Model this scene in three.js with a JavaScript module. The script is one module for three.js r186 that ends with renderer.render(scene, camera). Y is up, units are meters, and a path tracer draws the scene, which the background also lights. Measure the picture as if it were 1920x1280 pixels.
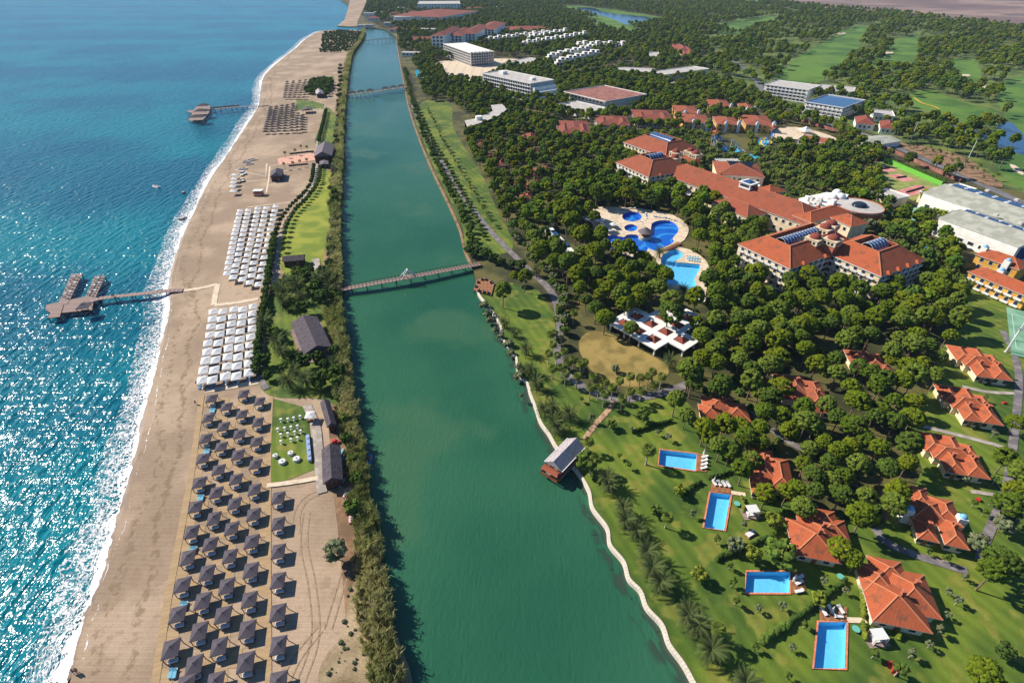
import * as THREE from 'three';
import { MarchingCubes } from 'three/addons/objects/MarchingCubes.js';
import { mergeGeometries } from 'three/addons/utils/BufferGeometryUtils.js';

// ---------------------------------------------------------------- camera, sky, sun, exposure
const FOCAL = 1000, HORIZON = -70, EYE = 115;            // pixels of the 1920 x 1280 photograph, metres
const PITCH = Math.atan((640 - HORIZON) / FOCAL), CP = Math.cos(PITCH), SP = Math.sin(PITCH);
const scene = new THREE.Scene();
const camera = new THREE.PerspectiveCamera(2 * Math.atan(640 / FOCAL) * 180 / Math.PI, 1.5, 1, 9000);
camera.position.set(0, EYE, 0);
camera.rotation.x = -PITCH;
const renderer = new THREE.WebGLRenderer({ antialias: true });
renderer.toneMapping = THREE.LinearToneMapping;
renderer.toneMappingExposure = 1.4;
renderer.shadowMap.enabled = true;
const SUN_EL = 38 * Math.PI / 180, SUN_AZ = 24 * Math.PI / 180;   // azimuth: from due left towards straight ahead
const sunDir = new THREE.Vector3(-Math.cos(SUN_EL) * Math.cos(SUN_AZ), Math.sin(SUN_EL), -Math.cos(SUN_EL) * Math.sin(SUN_AZ));
{ // clear blue sky, paler towards the horizon
  const w = 256, h = 128, d = new Float32Array(w * h * 4);
  for (let j = 0; j < h; j++) for (let i = 0; i < w; i++) {
    const el = (j + .5) / h * Math.PI - Math.PI / 2, az = ((i + .5) / w - .5) * 2 * Math.PI;
    const v = new THREE.Vector3(Math.cos(el) * Math.cos(az), Math.sin(el), Math.cos(el) * Math.sin(az));
    const t = Math.pow(1 - Math.max(0, v.y), 5), c = Math.max(0, v.dot(sunDir));
    const halo = .25 * Math.pow(c, 6);
    const o = (j * w + i) * 4, k = .22;
    d[o] = k * (.17 + 1.1 * t + halo); d[o + 1] = k * (.43 + 2.0 * t + halo); d[o + 2] = k * (1.05 + 2.7 * t + halo * .9); d[o + 3] = 1;
  }
  const sky = new THREE.DataTexture(d, w, h, THREE.RGBAFormat, THREE.FloatType);
  sky.mapping = THREE.EquirectangularReflectionMapping; sky.magFilter = THREE.LinearFilter; sky.needsUpdate = true;
  scene.background = sky; scene.environment = sky;
}
const sun = new THREE.DirectionalLight(new THREE.Color(1, .93, .82), 5);
sun.position.copy(sunDir).multiplyScalar(900).add(new THREE.Vector3(0, 0, -300)); sun.target.position.set(0, 0, -300);
sun.castShadow = true; sun.shadow.mapSize.set(4096, 4096);
Object.assign(sun.shadow.camera, { left: -700, right: 700, top: 700, bottom: -700, near: 10, far: 2500 });
scene.add(sun, sun.target);
scene.fog = new THREE.FogExp2(new THREE.Color(.62, .78, 1), .00005);

// ---------------------------------------------------------------- helpers
let seed = 12345;
const rnd = () => { seed |= 0; seed = seed + 0x6D2B79F5 | 0; let t = Math.imul(seed ^ seed >>> 15, 1 | seed); t = t + Math.imul(t ^ t >>> 7, 61 | t) ^ t; return ((t ^ t >>> 14) >>> 0) / 4294967296; };
const rr = (a, b) => a + (b - a) * rnd();
const hash = (x, y, s) => { let h = Math.imul(x, 374761393) + Math.imul(y, 668265263) + Math.imul(s, 974634777) | 0; h = Math.imul(h ^ h >>> 13, 1274126177); return ((h ^ h >>> 16) >>> 0) / 4294967296; };
function vnoise(x, y, per, s) { // tileable value noise, period per
  const xi = Math.floor(x), yi = Math.floor(y), fx = x - xi, fy = y - yi, u = fx * fx * (3 - 2 * fx), v = fy * fy * (3 - 2 * fy);
  const m = (a) => ((a % per) + per) % per, a = hash(m(xi), m(yi), s), b = hash(m(xi + 1), m(yi), s), c = hash(m(xi), m(yi + 1), s), d = hash(m(xi + 1), m(yi + 1), s);
  return a + (b - a) * u + (c - a) * v + (a - b - c + d) * u * v;
}
function fbm(x, y, base, oct, s) { let t = 0, a = .5, n = 0; for (let o = 0; o < oct; o++) { t += a * vnoise(x * base * (1 << o), y * base * (1 << o), base * (1 << o), s + o); n += a; a *= .5; } return t / n; }
// ground position seen at a pixel of the photograph, on the level plane y = h
function G(px, py, h = 0) {
  const x = (px - 960) / FOCAL, y = (640 - py) / FOCAL, dy = y * CP - SP, dz = -(y * SP + CP), t = (EYE - h) / -dy;
  return new THREE.Vector3(x * t, h, dz * t);
}
const pxm = (py) => (py - HORIZON) * CP / EYE;             // pixels per metre on the ground at a row
const V2 = (p) => new THREE.Vector2(p[0], p[1]);
const GP = (pts, h = 0) => pts.map(([x, y]) => { const g = G(x, y, h); return [g.x, g.z]; });   // pixels -> plan
function smooth(pts, closed, n = 4) {
  const c = new THREE.CatmullRomCurve3(pts.map(([x, z]) => new THREE.Vector3(x, 0, z)), closed, 'centripetal');
  return c.getPoints(pts.length * n).slice(0, closed ? -1 : undefined).map(p => [p.x, p.z]);
}
const inside = (x, z, poly) => { let r = false; for (let i = 0, j = poly.length - 1; i < poly.length; j = i++) { const [xi, zi] = poly[i], [xj, zj] = poly[j]; if ((zi > z) !== (zj > z) && x < (xj - xi) * (z - zi) / (zj - zi) + xi) r = !r; } return r; };

const names = new Map();
const numbered = (n) => { const k = names.get(n) || 0; names.set(n, k + 1); return k ? n + '_' + String(k).padStart(3, '0') : n; };
function shade(o) { o.traverse(c => { if (c.isMesh) { c.castShadow = true; c.receiveShadow = true; } }); return o; }
function put(o, name, label, category, group) { o.name = numbered(name); o.userData = { label, category }; if (group) o.userData.group = group; scene.add(shade(o)); return o; }
function struct(o, name, label, category, kind = 'structure') { o.name = numbered(name); o.userData = { label, category, kind }; scene.add(shade(o)); return o; }
const grp = (x = 0, y = 0, z = 0, ry = 0) => { const g = new THREE.Group(); g.position.set(x, y, z); g.rotation.y = ry; return g; };
function part(parent, name, geo, mat, label) { const m = new THREE.Mesh(Array.isArray(geo) ? join(geo) : geo, mat); m.name = name; if (label) m.userData.label = label; parent.add(m); return m; }
function join(list) { const l = list.map(g => { const q = g.index ? g.toNonIndexed() : g; for (const k of Object.keys(q.attributes)) if (!['position', 'normal', 'uv'].includes(k)) q.deleteAttribute(k); return q; }); return l.length === 1 ? l[0] : mergeGeometries(l); }
// box resting at y, uv in metres
function box(w, h, d, x = 0, y = 0, z = 0, ry = 0) {
  const g = new THREE.BoxGeometry(w, h, d), p = g.attributes.position, n = g.attributes.normal, u = g.attributes.uv;
  for (let i = 0; i < p.count; i++) { const ax = Math.abs(n.getX(i)), ay = Math.abs(n.getY(i)); ax > .5 ? u.setXY(i, p.getZ(i), p.getY(i)) : ay > .5 ? u.setXY(i, p.getX(i), p.getZ(i)) : u.setXY(i, p.getX(i), p.getY(i)); }
  if (ry) g.rotateY(ry); g.translate(x, y + h / 2, z); return g;
}
const cyl = (r0, r1, h, x, y, z, n = 8) => new THREE.CylinderGeometry(r1, r0, h, n).translate(x, y + h / 2, z);
function beam(a, b, r, n = 5, r1 = r) { // round bar between two points
  const d = new THREE.Vector3().subVectors(b, a), L = d.length();
  return new THREE.CylinderGeometry(r1, r, L, n).applyQuaternion(new THREE.Quaternion().setFromUnitVectors(new THREE.Vector3(0, 1, 0), d.normalize())).translate((a.x + b.x) / 2, (a.y + b.y) / 2, (a.z + b.z) / 2);
}
function plank(a, b, w, t) { // flat bar between two points
  const d = new THREE.Vector3().subVectors(b, a), L = d.length(), m = new THREE.Matrix4().lookAt(a, b, new THREE.Vector3(0, 1, 0));
  return new THREE.BoxGeometry(w, t, L).applyMatrix4(m).translate((a.x + b.x) / 2, (a.y + b.y) / 2, (a.z + b.z) / 2);
}
// flat sheet from a plan outline
function sheetGeo(pts, y, holes = []) {
  const s = new THREE.Shape(pts.map(V2)); for (const h of holes) s.holes.push(new THREE.Path(h.map(V2)));
  const g = new THREE.ShapeGeometry(s), p = g.attributes.position, u = g.attributes.uv, n = g.attributes.normal;
  for (let i = 0; i < p.count; i++) { const x = p.getX(i), z = p.getY(i); p.setXYZ(i, x, y, z); u.setXY(i, x, -z); n.setXYZ(i, 0, 1, 0); }
  const ix = g.index.array; const ax = p.getX(ix[0]), az = p.getZ(ix[0]), cr = (p.getX(ix[1]) - ax) * (p.getZ(ix[2]) - az) - (p.getZ(ix[1]) - az) * (p.getX(ix[2]) - ax);
  if (cr > 0) for (let i = 0; i < ix.length; i += 3) { const t = ix[i]; ix[i] = ix[i + 2]; ix[i + 2] = t; }
  return g;
}
// slab: outline with a vertical skirt
function slabGeo(pts, y0, y1, holes) {
  const top = sheetGeo(pts, y1, holes).toNonIndexed(), pos = [], nor = [], uv = [];
  for (const loop of [pts, ...(holes || [])]) { let l = 0; loop.forEach((a, i) => { const b = loop[(i + 1) % loop.length], dx = b[0] - a[0], dz = b[1] - a[1], L = Math.hypot(dx, dz) || 1;
    const q = [[a[0], y0, a[1], l, 0], [b[0], y0, b[1], l + L, 0], [b[0], y1, b[1], l + L, y1 - y0], [a[0], y1, a[1], l, y1 - y0]]; l += L;
    for (const k of [0, 1, 2, 0, 2, 3]) { pos.push(q[k][0], q[k][1], q[k][2]); nor.push(dz / L, 0, -dx / L); uv.push(q[k][3], q[k][4]); } }); }
  const g = new THREE.BufferGeometry(); g.setAttribute('position', new THREE.Float32BufferAttribute(pos, 3)); g.setAttribute('normal', new THREE.Float32BufferAttribute(nor, 3)); g.setAttribute('uv', new THREE.Float32BufferAttribute(uv, 2));
  return mergeGeometries([top, g]);
}
const offsetLine = (line, d) => line.map((p, i) => { const a = line[Math.max(0, i - 1)], b = line[Math.min(line.length - 1, i + 1)], dx = b[0] - a[0], dz = b[1] - a[1], L = Math.hypot(dx, dz) || 1; return [p[0] - dz / L * d, p[1] + dx / L * d]; });
const ribbonPts = (line, w) => [...offsetLine(line, w / 2), ...offsetLine(line, -w / 2).reverse()];
function ribbonGeo(line, w, y0, y1) { // flat strip along a plan line, y0 = underside (null: sheet)
  const a = offsetLine(line, w / 2), b = offsetLine(line, -w / 2), pos = [], nor = [], uv = []; let l = 0;
  const quad = (p, n, t) => { for (const k of [0, 1, 2, 0, 2, 3]) { pos.push(...p[k]); nor.push(...n); uv.push(...t[k]); } };
  for (let i = 0; i < line.length - 1; i++) { const L = Math.hypot(line[i + 1][0] - line[i][0], line[i + 1][1] - line[i][1]) || 1e-3, nx = -(line[i + 1][1] - line[i][1]) / L, nz = (line[i + 1][0] - line[i][0]) / L;
    quad([[a[i][0], y1, a[i][1]], [a[i + 1][0], y1, a[i + 1][1]], [b[i + 1][0], y1, b[i + 1][1]], [b[i][0], y1, b[i][1]]], [0, 1, 0], [[0, l], [0, l + L], [w, l + L], [w, l]]);
    if (y0 !== null) { quad([[a[i][0], y0, a[i][1]], [a[i + 1][0], y0, a[i + 1][1]], [a[i + 1][0], y1, a[i + 1][1]], [a[i][0], y1, a[i][1]]], [nx, 0, nz], [[0, l], [0, l + L], [1, l + L], [1, l]]); quad([[b[i][0], y1, b[i][1]], [b[i + 1][0], y1, b[i + 1][1]], [b[i + 1][0], y0, b[i + 1][1]], [b[i][0], y0, b[i][1]]], [-nx, 0, -nz], [[0, l], [0, l + L], [1, l + L], [1, l]]); }
    l += L; }
  const g = new THREE.BufferGeometry(); g.setAttribute('position', new THREE.Float32BufferAttribute(pos, 3)); g.setAttribute('normal', new THREE.Float32BufferAttribute(nor, 3)); g.setAttribute('uv', new THREE.Float32BufferAttribute(uv, 2)); return g;
}
// footprint from three pixels seen at height h: A -> B along the length, B -> C along the depth
function rect3(A, B, C, h) {
  const a = G(...A, h), b = G(...B, h), c = G(...C, h), u = b.clone().sub(a), w = u.length(); u.normalize();
  const v = new THREE.Vector3(-u.z, 0, u.x); let d = c.clone().sub(b).dot(v); const m = a.clone().add(b).multiplyScalar(.5).addScaledVector(v, d / 2);
  return { x: m.x, z: m.z, w, d: Math.abs(d), ry: Math.atan2(-u.z, u.x) };
}

// ---------------------------------------------------------------- procedural textures
function tex(size, metres, fn, srgb = true, sy = size, metresY = metres) {
  const d = new Uint8Array(size * sy * 4), cl = (k) => k < 0 ? 0 : k > 255 ? 255 : k;
  for (let j = 0; j < sy; j++) for (let i = 0; i < size; i++) { const c = fn(i / size, j / sy), o = (j * size + i) * 4; d[o] = cl(c[0]); d[o + 1] = cl(c[1]); d[o + 2] = cl(c[2]); d[o + 3] = c[3] ?? 255; }
  const t = new THREE.DataTexture(d, size, sy); t.wrapS = t.wrapT = THREE.RepeatWrapping; t.magFilter = THREE.LinearFilter; t.minFilter = THREE.LinearMipmapLinearFilter; t.generateMipmaps = true;
  t.repeat.set(1 / metres, 1 / metresY); if (srgb) t.colorSpace = THREE.SRGBColorSpace; t.needsUpdate = true; return t;
}
const mixc = (a, b, t) => [a[0] + (b[0] - a[0]) * t, a[1] + (b[1] - a[1]) * t, a[2] + (b[2] - a[2]) * t];
const st = (a, b, t) => { t = Math.min(1, Math.max(0, (t - a) / (b - a))); return t * t * (3 - 2 * t); };
const std = (o) => new THREE.MeshStandardMaterial({ roughness: .9, side: THREE.DoubleSide, ...o });
const plain = (r, g, b, rough = .8, o = {}) => std({ color: new THREE.Color().setRGB(r, g, b), roughness: rough, ...o });
function mottled(size, metres, c0, c1, base, oct, s, grain = .12, o = {}) {
  return std({ map: tex(size, metres, (u, v) => { const n = fbm(u, v, base, oct, s), g = 1 + (hash(Math.floor(u * size), Math.floor(v * size), s + 9) - .5) * 2 * grain; return mixc(c0, c1, st(.3, .7, n)).map(k => k * g); }), ...o });
}
// ---------------------------------------------------------------- materials of the setting
const M = {};
M.sand = std({ map: tex(1024, 70, (u, v) => { // raked, trodden sand
  const n = fbm(u, v, 5, 5, 11), r = Math.sin((v * 60 + 2.2 * fbm(u, v, 3, 2, 31)) * Math.PI * 2), tr = fbm(u * 1, v, 40, 4, 51), g = (hash(u * 1024 | 0, v * 1024 | 0, 3) - .5) * 34;
  let c = mixc([146, 124, 101], [174, 150, 125], st(.3, .7, n)); c = mixc(c, [130, 107, 84], .35 * st(.55, .8, tr)); return c.map(k => k + g + r * 2.5); }), bumpMap: tex(512, 35, (u, v) => { const k = 128 + 90 * (fbm(u, v, 40, 3, 77) - .5) + 20 * Math.sin(v * 120 * Math.PI); return [k, k, k]; }, false), bumpScale: .12 });
M.wetSand = mottled(512, 30, [100, 80, 64], [124, 100, 80], 8, 4, 21, .06, { roughness: .55 });
M.lawn = std({ map: tex(1024, 90, (u, v) => { const n = fbm(u, v, 6, 5, 5), m = fbm(u, v, 24, 3, 15), g = (hash(u * 1024 | 0, v * 1024 | 0, 4) - .5) * 22, mow = Math.sin((u * 26 + v * 11 + .8 * n) * Math.PI * 2) * 6; let c = mixc([60, 86, 12], [96, 114, 22], st(.3, .7, n)); c = mixc(c, [134, 126, 52], .6 * st(.55, .75, m)); return c.map(k => k + g + mow); }) });
M.lawnLight = mottled(512, 50, [104, 122, 18], [142, 146, 40], 7, 5, 8, .1);
M.fairway = std({ map: tex(1024, 240, (u, v) => { const n = fbm(u, v, 7, 5, 25), m = fbm(u, v, 20, 3, 35), mow = Math.sin((u * 30 + v * 8) * Math.PI * 2) * 4; let c = mixc([58, 96, 22], [88, 122, 34], st(.3, .7, n)); c = mixc(c, [120, 124, 60], .35 * st(.6, .75, m)); return c.map(k => k + mow); }) });
M.rough = mottled(1024, 160, [62, 82, 24], [104, 118, 44], 14, 5, 63, .1);
M.floor = mottled(1024, 120, [46, 50, 16], [94, 88, 40], 12, 5, 61, .14);      // pine needles, thin grass and soil
M.dryGrass = mottled(512, 40, [116, 100, 48], [152, 130, 70], 9, 5, 91, .16);
M.scrub = mottled(1024, 130, [112, 96, 66], [172, 150, 120], 16, 5, 71, .14);
M.plain = std({ map: tex(1024, 1500, (u, v) => { const n = fbm(u, v, 6, 6, 41), m = fbm(u, v * 2, 12, 4, 47), k = st(.55, .72, m); return mixc(mixc([112, 90, 84], [150, 124, 112], st(.3, .7, n)), [84, 70, 74], .7 * k); }) });
M.paving = mottled(512, 16, [150, 140, 130], [178, 168, 156], 10, 4, 33, .08);
M.darkPaving = mottled(512, 16, [104, 98, 100], [136, 128, 126], 10, 4, 34, .1);
M.asphalt = mottled(512, 30, [96, 94, 98], [116, 114, 116], 8, 4, 36, .08);
M.brickPath = mottled(256, 8, [150, 116, 88], [186, 152, 118], 12, 3, 37, .12);
M.poolDeck = mottled(256, 12, [196, 176, 150], [222, 202, 176], 8, 4, 38, .08);
M.boards = std({ map: tex(512, 4, (u, v) => { const b = Math.floor(v * 20), f = v * 20 - b, h = hash(b, 0, 5); const c = mixc([160, 132, 96], [184, 156, 118], h * .8 + .2 * vnoise(u * 4, v * 160, 160, 3)); return f < .1 ? c.map(k => k * .55) : c; }) });
M.greyBoards = std({ map: tex(512, 4, (u, v) => { const b = Math.floor(v * 20), f = v * 20 - b, h = hash(b, 1, 5); const c = mixc([128, 106, 100], [164, 140, 130], h); return f < .12 ? c.map(k => k * .5) : c; }) });
M.soil = mottled(512, 30, [110, 84, 60], [150, 118, 88], 10, 5, 39, .14);
M.kerbStone = std({ map: tex(512, 6, (u, v) => { const n = fbm(u, v, 10, 4, 44), b = Math.floor(v * 8), f = v * 8 - b; let c = mixc([204, 190, 172], [236, 226, 212], .6 * n + .4 * hash(b, 2, 7)); return f < .06 ? c.map(k => k * .6) : c; }) });

// ---------------------------------------------------------------- water: one level sheet under the land, sea and river
const WATER = -1;
const poolQuads = { terrace: [[1237.5, 844], [1306.5, 852], [1304, 883], [1235, 873]], slanted: [[1332, 924], [1370, 928], [1358, 995], [1320, 990]], level: [[1400, 1073], [1482, 1073], [1480, 1112], [1397, 1112]], upright: [[1535, 1167], [1587, 1167], [1584, 1254], [1526, 1254]] };
const lagoonPx = { round: Array.from({ length: 20 }, (_, i) => [1185 + 18.5 * Math.cos(i * .31416), 407 + 9.3 * Math.sin(i * .31416)]), small: Array.from({ length: 16 }, (_, i) => [1183 + 12.5 * Math.cos(i * .3927), 428 + 6.6 * Math.sin(i * .3927)]),
  main: [[1222, 420], [1235, 414.5], [1256, 414.5], [1271, 425], [1271, 436], [1261, 448], [1264, 454], [1241, 467], [1230, 472], [1215, 467], [1212, 474.5], [1196, 477], [1194, 467], [1188, 456], [1173, 454], [1162, 454], [1150, 456], [1138, 449], [1139, 443], [1152, 442], [1170, 446], [1176, 441], [1193, 441], [1209, 447], [1210, 440], [1220, 435]],
  lower: [[1243, 479], [1266, 468], [1280, 475], [1277, 485], [1265, 490], [1270, 493], [1312, 497], [1311, 508], [1302, 524], [1307, 549], [1290, 550], [1277, 535], [1252, 534], [1252, 508], [1240, 498], [1241, 483]] };
const poolPlan = Object.fromEntries([...Object.entries(poolQuads).map(([k, q]) => [k, GP(q)]), ...Object.entries(lagoonPx).map(([k, q]) => [k, k === 'main' || k === 'lower' ? smooth(GP(q), true, 2) : GP(q)])]);
const villaHoles = ['terrace', 'slanted', 'level', 'upright'].map(k => poolPlan[k]), lagoonHoles = ['round', 'small', 'main', 'lower'].map(k => poolPlan[k]);
const seaLine = [[70, 1420], [112, 1330], [130, 1280], [152, 1190], [186, 1100], [214, 1010], [238, 930], [260, 840], [282, 740], [302, 660], [318, 585], [322, 520], [342, 450], [368, 390], [398, 330], [430, 285], [462, 235], [487, 195], [490, 165], [497, 140], [522, 115], [552, 92], [570, 75], [588, 63], [606, 57], [640, 55.5], [684, 57]];
const leftBank = [[684, 57], [684, 64], [676, 80], [662, 100], [653, 140], [650, 170], [646, 200], [643, 260], [640, 330], [637, 400], [637, 500], [640, 580], [649, 640], [659, 720], [674, 800], [688, 900], [703, 980], [719, 1080], [734, 1180], [750, 1280], [772, 1420]];
const rightBank = [[686, 50.5], [742, 60], [745, 90], [752, 130], [758, 160], [766, 200], [786, 260], [811, 320], [840, 380], [862, 430], [872, 470], [886, 500], [892, 530], [898, 552], [912, 570], [928, 592], [938, 610], [945, 638], [966, 664], [972, 698], [989, 719], [994, 737], [1004, 763], [1014, 792], [1029, 813], [1042, 836], [1062, 862], [1081, 882], [1104, 919], [1111, 952], [1139, 991], [1144, 1021], [1170, 1054], [1180, 1086], [1201, 1108], [1213, 1139], [1242, 1172], [1255, 1208], [1281, 1244], [1301, 1280], [1370, 1420]];
const farCoast = [[656, -30], [656, 0], [653, 12], [650, 24], [645, 38], [632, 48], [650, 50], [686, 50.5]];
const seaPlan = smooth(GP(seaLine), false, 8), leftPlan = smooth(GP(leftBank), false, 6), rightPlan = smooth(GP(rightBank), false, 6), farPlan = GP(farCoast);
// roughen the waterline a little: the reach of the swash is never even
const swash = seaPlan.map((p, i) => { const k = 1.1 * (fbm(i * .037, .3, 16, 3, 3) - .5) * 2; return [p[0] + k * 1.4, p[1] + k * .4]; });
function waveTex(size, metres, s, ridge) { return tex(size, metres, (u, v) => { let t = 0, a = 1, n = 0; for (let o = 0; o < 4; o++) { const b = ridge * (1 << o), q = vnoise(u * b * 1.0, v * b * .5, b, s + o); t += a * (1 - Math.abs(2 * q - 1)); n += a; a *= .56; } const k = 255 * t / n; return [k, k, k]; }, false); }
M.sea = new THREE.MeshPhysicalMaterial({ side: THREE.DoubleSide, roughness: .18, ior: 1.33, specularIntensity: 1, bumpMap: waveTex(1024, 48, 5, 14), bumpScale: 1.1,
  map: tex(512, 420, (u, v) => mixc([0, 90, 112], [4, 118, 130], st(.3, .7, fbm(u, v, 5, 4, 81)))) });
M.river = new THREE.MeshPhysicalMaterial({ side: THREE.DoubleSide, roughness: .12, ior: 1.33, bumpMap: waveTex(1024, 22, 15, 22), bumpScale: .09,
  map: tex(512, 260, (u, v) => mixc(mixc([34, 84, 62], [50, 98, 72], st(.3, .7, fbm(u, v, 4, 5, 83))), [70, 104, 74], .6 * st(.56, .74, fbm(u * 1, v, 9, 4, 85)))) });
const farZ = -3600;
{ // sea: from the coast out to the horizon
  const pts = [[-4200, 60], [-40, 60], ...seaPlan.map(([x, z]) => [x + 9, z]), ...farPlan.slice().reverse().map(([x, z]) => [x + 6, z]), [farPlan[0][0], farZ], [-4200, farZ]];
  struct(new THREE.Mesh(sheetGeo(pts, WATER), M.sea), 'sea', 'turquoise sea glittering in the sun beside the sandy beach', 'sea');
  const riv = [...offsetLine(leftPlan, 8), ...offsetLine(rightPlan, -8).reverse()];
  struct(new THREE.Mesh(sheetGeo(riv, WATER + .03), M.river), 'river', 'calm green river between the reeds and the resort lawns', 'river');
}
// ---------------------------------------------------------------- land
{
  const spit = [...seaPlan, ...leftPlan.slice(1)];
  struct(new THREE.Mesh(sheetGeo(spit, 0), M.sand), 'beach', 'long pale sandy beach between the sea and the river', 'beach');
  // foreshore: the beach sloping into the water
  const foot = offsetLine(swash, -3.6), n = seaPlan.length, pos = [], uv = [], idx = [];
  seaPlan.forEach((p, i) => { pos.push(p[0], .0, p[1], foot[i][0], -1.7, foot[i][1]); uv.push(p[0], -p[1], foot[i][0], -foot[i][1]); if (i) { const a = 2 * i - 2; idx.push(a, a + 1, a + 2, a + 1, a + 3, a + 2); } });
  const g = new THREE.BufferGeometry(); g.setAttribute('position', new THREE.Float32BufferAttribute(pos, 3)); g.setAttribute('uv', new THREE.Float32BufferAttribute(uv, 2)); g.setIndex(idx); g.computeVertexNormals();
  struct(new THREE.Mesh(g, M.wetSand), 'foreshore', 'darker wet sand sloping into the surf along the beach', 'shore');
  const main = [...rightPlan, [260, 60], [4200, 60], [4200, farZ], [farPlan[0][0], farZ], ...farPlan];
  struct(new THREE.Mesh(slabGeo(main, -2, 0, [...villaHoles, ...lagoonHoles]), M.floor), 'ground', 'needle-strewn ground and thin grass under the pine trees', 'ground');
  struct(new THREE.Mesh(slabGeo([...leftPlan, ...offsetLine(leftPlan, 9).reverse()], -2, .03), M.soil), 'river_bank', 'earthy bank under the reeds beside the river', 'bank');
}
// ---------------------------------------------------------------- plants: geometry kits
const keep = [];                                            // plan outlines where no wild tree may grow
const keepPoly = (poly) => { let a = 1e9, b = 1e9, c = -1e9, d = -1e9; for (const [x, z] of poly) { a = Math.min(a, x); b = Math.min(b, z); c = Math.max(c, x); d = Math.max(d, z); } keep.push({ poly, a, b, c, d }); };
const keepRect = (r, m = 1) => { const c = Math.cos(r.ry), s = Math.sin(r.ry), w = r.w / 2 + m, d = r.d / 2 + m; keepPoly([[-w, -d], [w, -d], [w, d], [-w, d]].map(([x, z]) => [r.x + x * c + z * s, r.z - x * s + z * c])); };
const isFree = (x, z) => !keep.some(k => x > k.a && x < k.c && z > k.b && z < k.d && inside(x, z, k.poly));
const withColor = (g, f) => { const n = g.attributes.position.count, c = new Float32Array(n * 3); for (let i = 0; i < n; i++) { const q = f(i); c[3 * i] = q[0]; c[3 * i + 1] = q[1]; c[3 * i + 2] = q[2]; } g.setAttribute('color', new THREE.BufferAttribute(c, 3)); return g; };
function blob(r, rough, detail, sy = 1) { // an uneven leafy clump
  const g = detail > 1 ? new THREE.IcosahedronGeometry(r, 1) : detail ? new THREE.OctahedronGeometry(r, 1) : new THREE.IcosahedronGeometry(r, 0), p = g.attributes.position, m = new Map();
  for (let i = 0; i < p.count; i++) { const k = [p.getX(i), p.getY(i), p.getZ(i)].map(v => v.toFixed(3)).join(); if (!m.has(k)) m.set(k, 1 + (rnd() - .5) * 2 * rough); const f = m.get(k); p.setXYZ(i, p.getX(i) * f, p.getY(i) * f * sy, p.getZ(i) * f); }
  g.deleteAttribute('normal'); g.computeVertexNormals(); return g;
}
const tint = (a) => { const k = 1 + (rnd() - .5) * 2 * a, w = (rnd() - .5) * a * .6; return [k + w, k, k - w * .5]; };
function clumps(list, rough, detail, amt = .28) { // list of [x, y, z, r]
  const gs = list.map(([x, y, z, r, sy]) => { const g = blob(r, rough, detail, sy ?? .85).rotateY(rnd() * 6).translate(x, y, z), t = tint(amt); g.deleteAttribute('uv'); return withColor(g, () => t); });
  return mergeGeometries(gs);
}
function sprays(g, list, size, amt = .35) { // loose leaf-sized faces over the clumps
  const pos = [], nor = [], col = [];
  for (const [x, y, z, r] of list) for (let k = 0; k < 7; k++) {
    const d = new THREE.Vector3(rr(-1, 1), rr(-.3, 1), rr(-1, 1)).normalize(), q = new THREE.Vector3(x, y, z).addScaledVector(d, r * rr(.85, 1.2)), t = tint(amt), a = new THREE.Vector3(rr(-1, 1), rr(-1, 1), rr(-1, 1)).normalize().multiplyScalar(size), b = d.clone().multiplyScalar(size * 1.3).cross(a).normalize().multiplyScalar(size * .8);
    for (const v of [q.clone().add(a), q.clone().addScaledVector(a, -.6).add(b), q.clone().addScaledVector(d, size * 1.2)]) { pos.push(v.x, v.y, v.z); nor.push(d.x, d.y, d.z); col.push(...t); }
  }
  const s = new THREE.BufferGeometry(); s.setAttribute('position', new THREE.Float32BufferAttribute(pos, 3)); s.setAttribute('normal', new THREE.Float32BufferAttribute(nor, 3)); s.setAttribute('color', new THREE.Float32BufferAttribute(col, 3)); return mergeGeometries([g, s]);
}
const bare = (g, c) => { const q = g.index ? g.toNonIndexed() : g; q.deleteAttribute('uv'); return withColor(q, () => c); };
const V = (x, y, z) => new THREE.Vector3(x, y, z);
// umbrella pine, 10 m tall, crown about 7 m across, crown centre at 7.6 m
function pineKit(detail) {
  const list = [], n = detail ? 150 : 46, R = detail ? [.36, .66] : [.68, 1.08], lob = Array.from({ length: 5 }, () => [rr(0, 6.28), rr(.62, 1.26)]);
  for (let i = 0; i < n; i++) { const t = rnd() * Math.PI * 2, up = i < n * .74 ? rr(-.06, 1) : rr(-.62, .2), c = Math.sqrt(Math.max(0, 1 - Math.min(1, up * up))), lb = lob.reduce((s, [a, k]) => s + (k - 1) * Math.max(0, Math.cos(t - a)), 1), s = rr(.84, 1.02) * lb;
    list.push([Math.cos(t) * c * 2.95 * s, 7.1 + up * (up > 0 ? 2.5 : 2.1) * (.9 + .12 * lb), Math.sin(t) * c * 2.95 * s, rr(...R)]); }
  let g = clumps(list, .3, detail ? 1 : 0, .24); if (detail) g = sprays(g, list, .2);
  const limbs = [beam(V(0, 0, 0), V(.15, 5.4, .1), .24, 6, .17)];
  for (let i = 0; i < 5; i++) { const a = i * 1.257 + rnd(), r = rr(1.2, 2.1); limbs.push(beam(V(.12, rr(4.4, 5.3), .08), V(Math.cos(a) * r, rr(6.3, 7.2), Math.sin(a) * r), .11, 4, .05)); }
  return { crown: g, trunk: join(limbs) };
}
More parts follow.
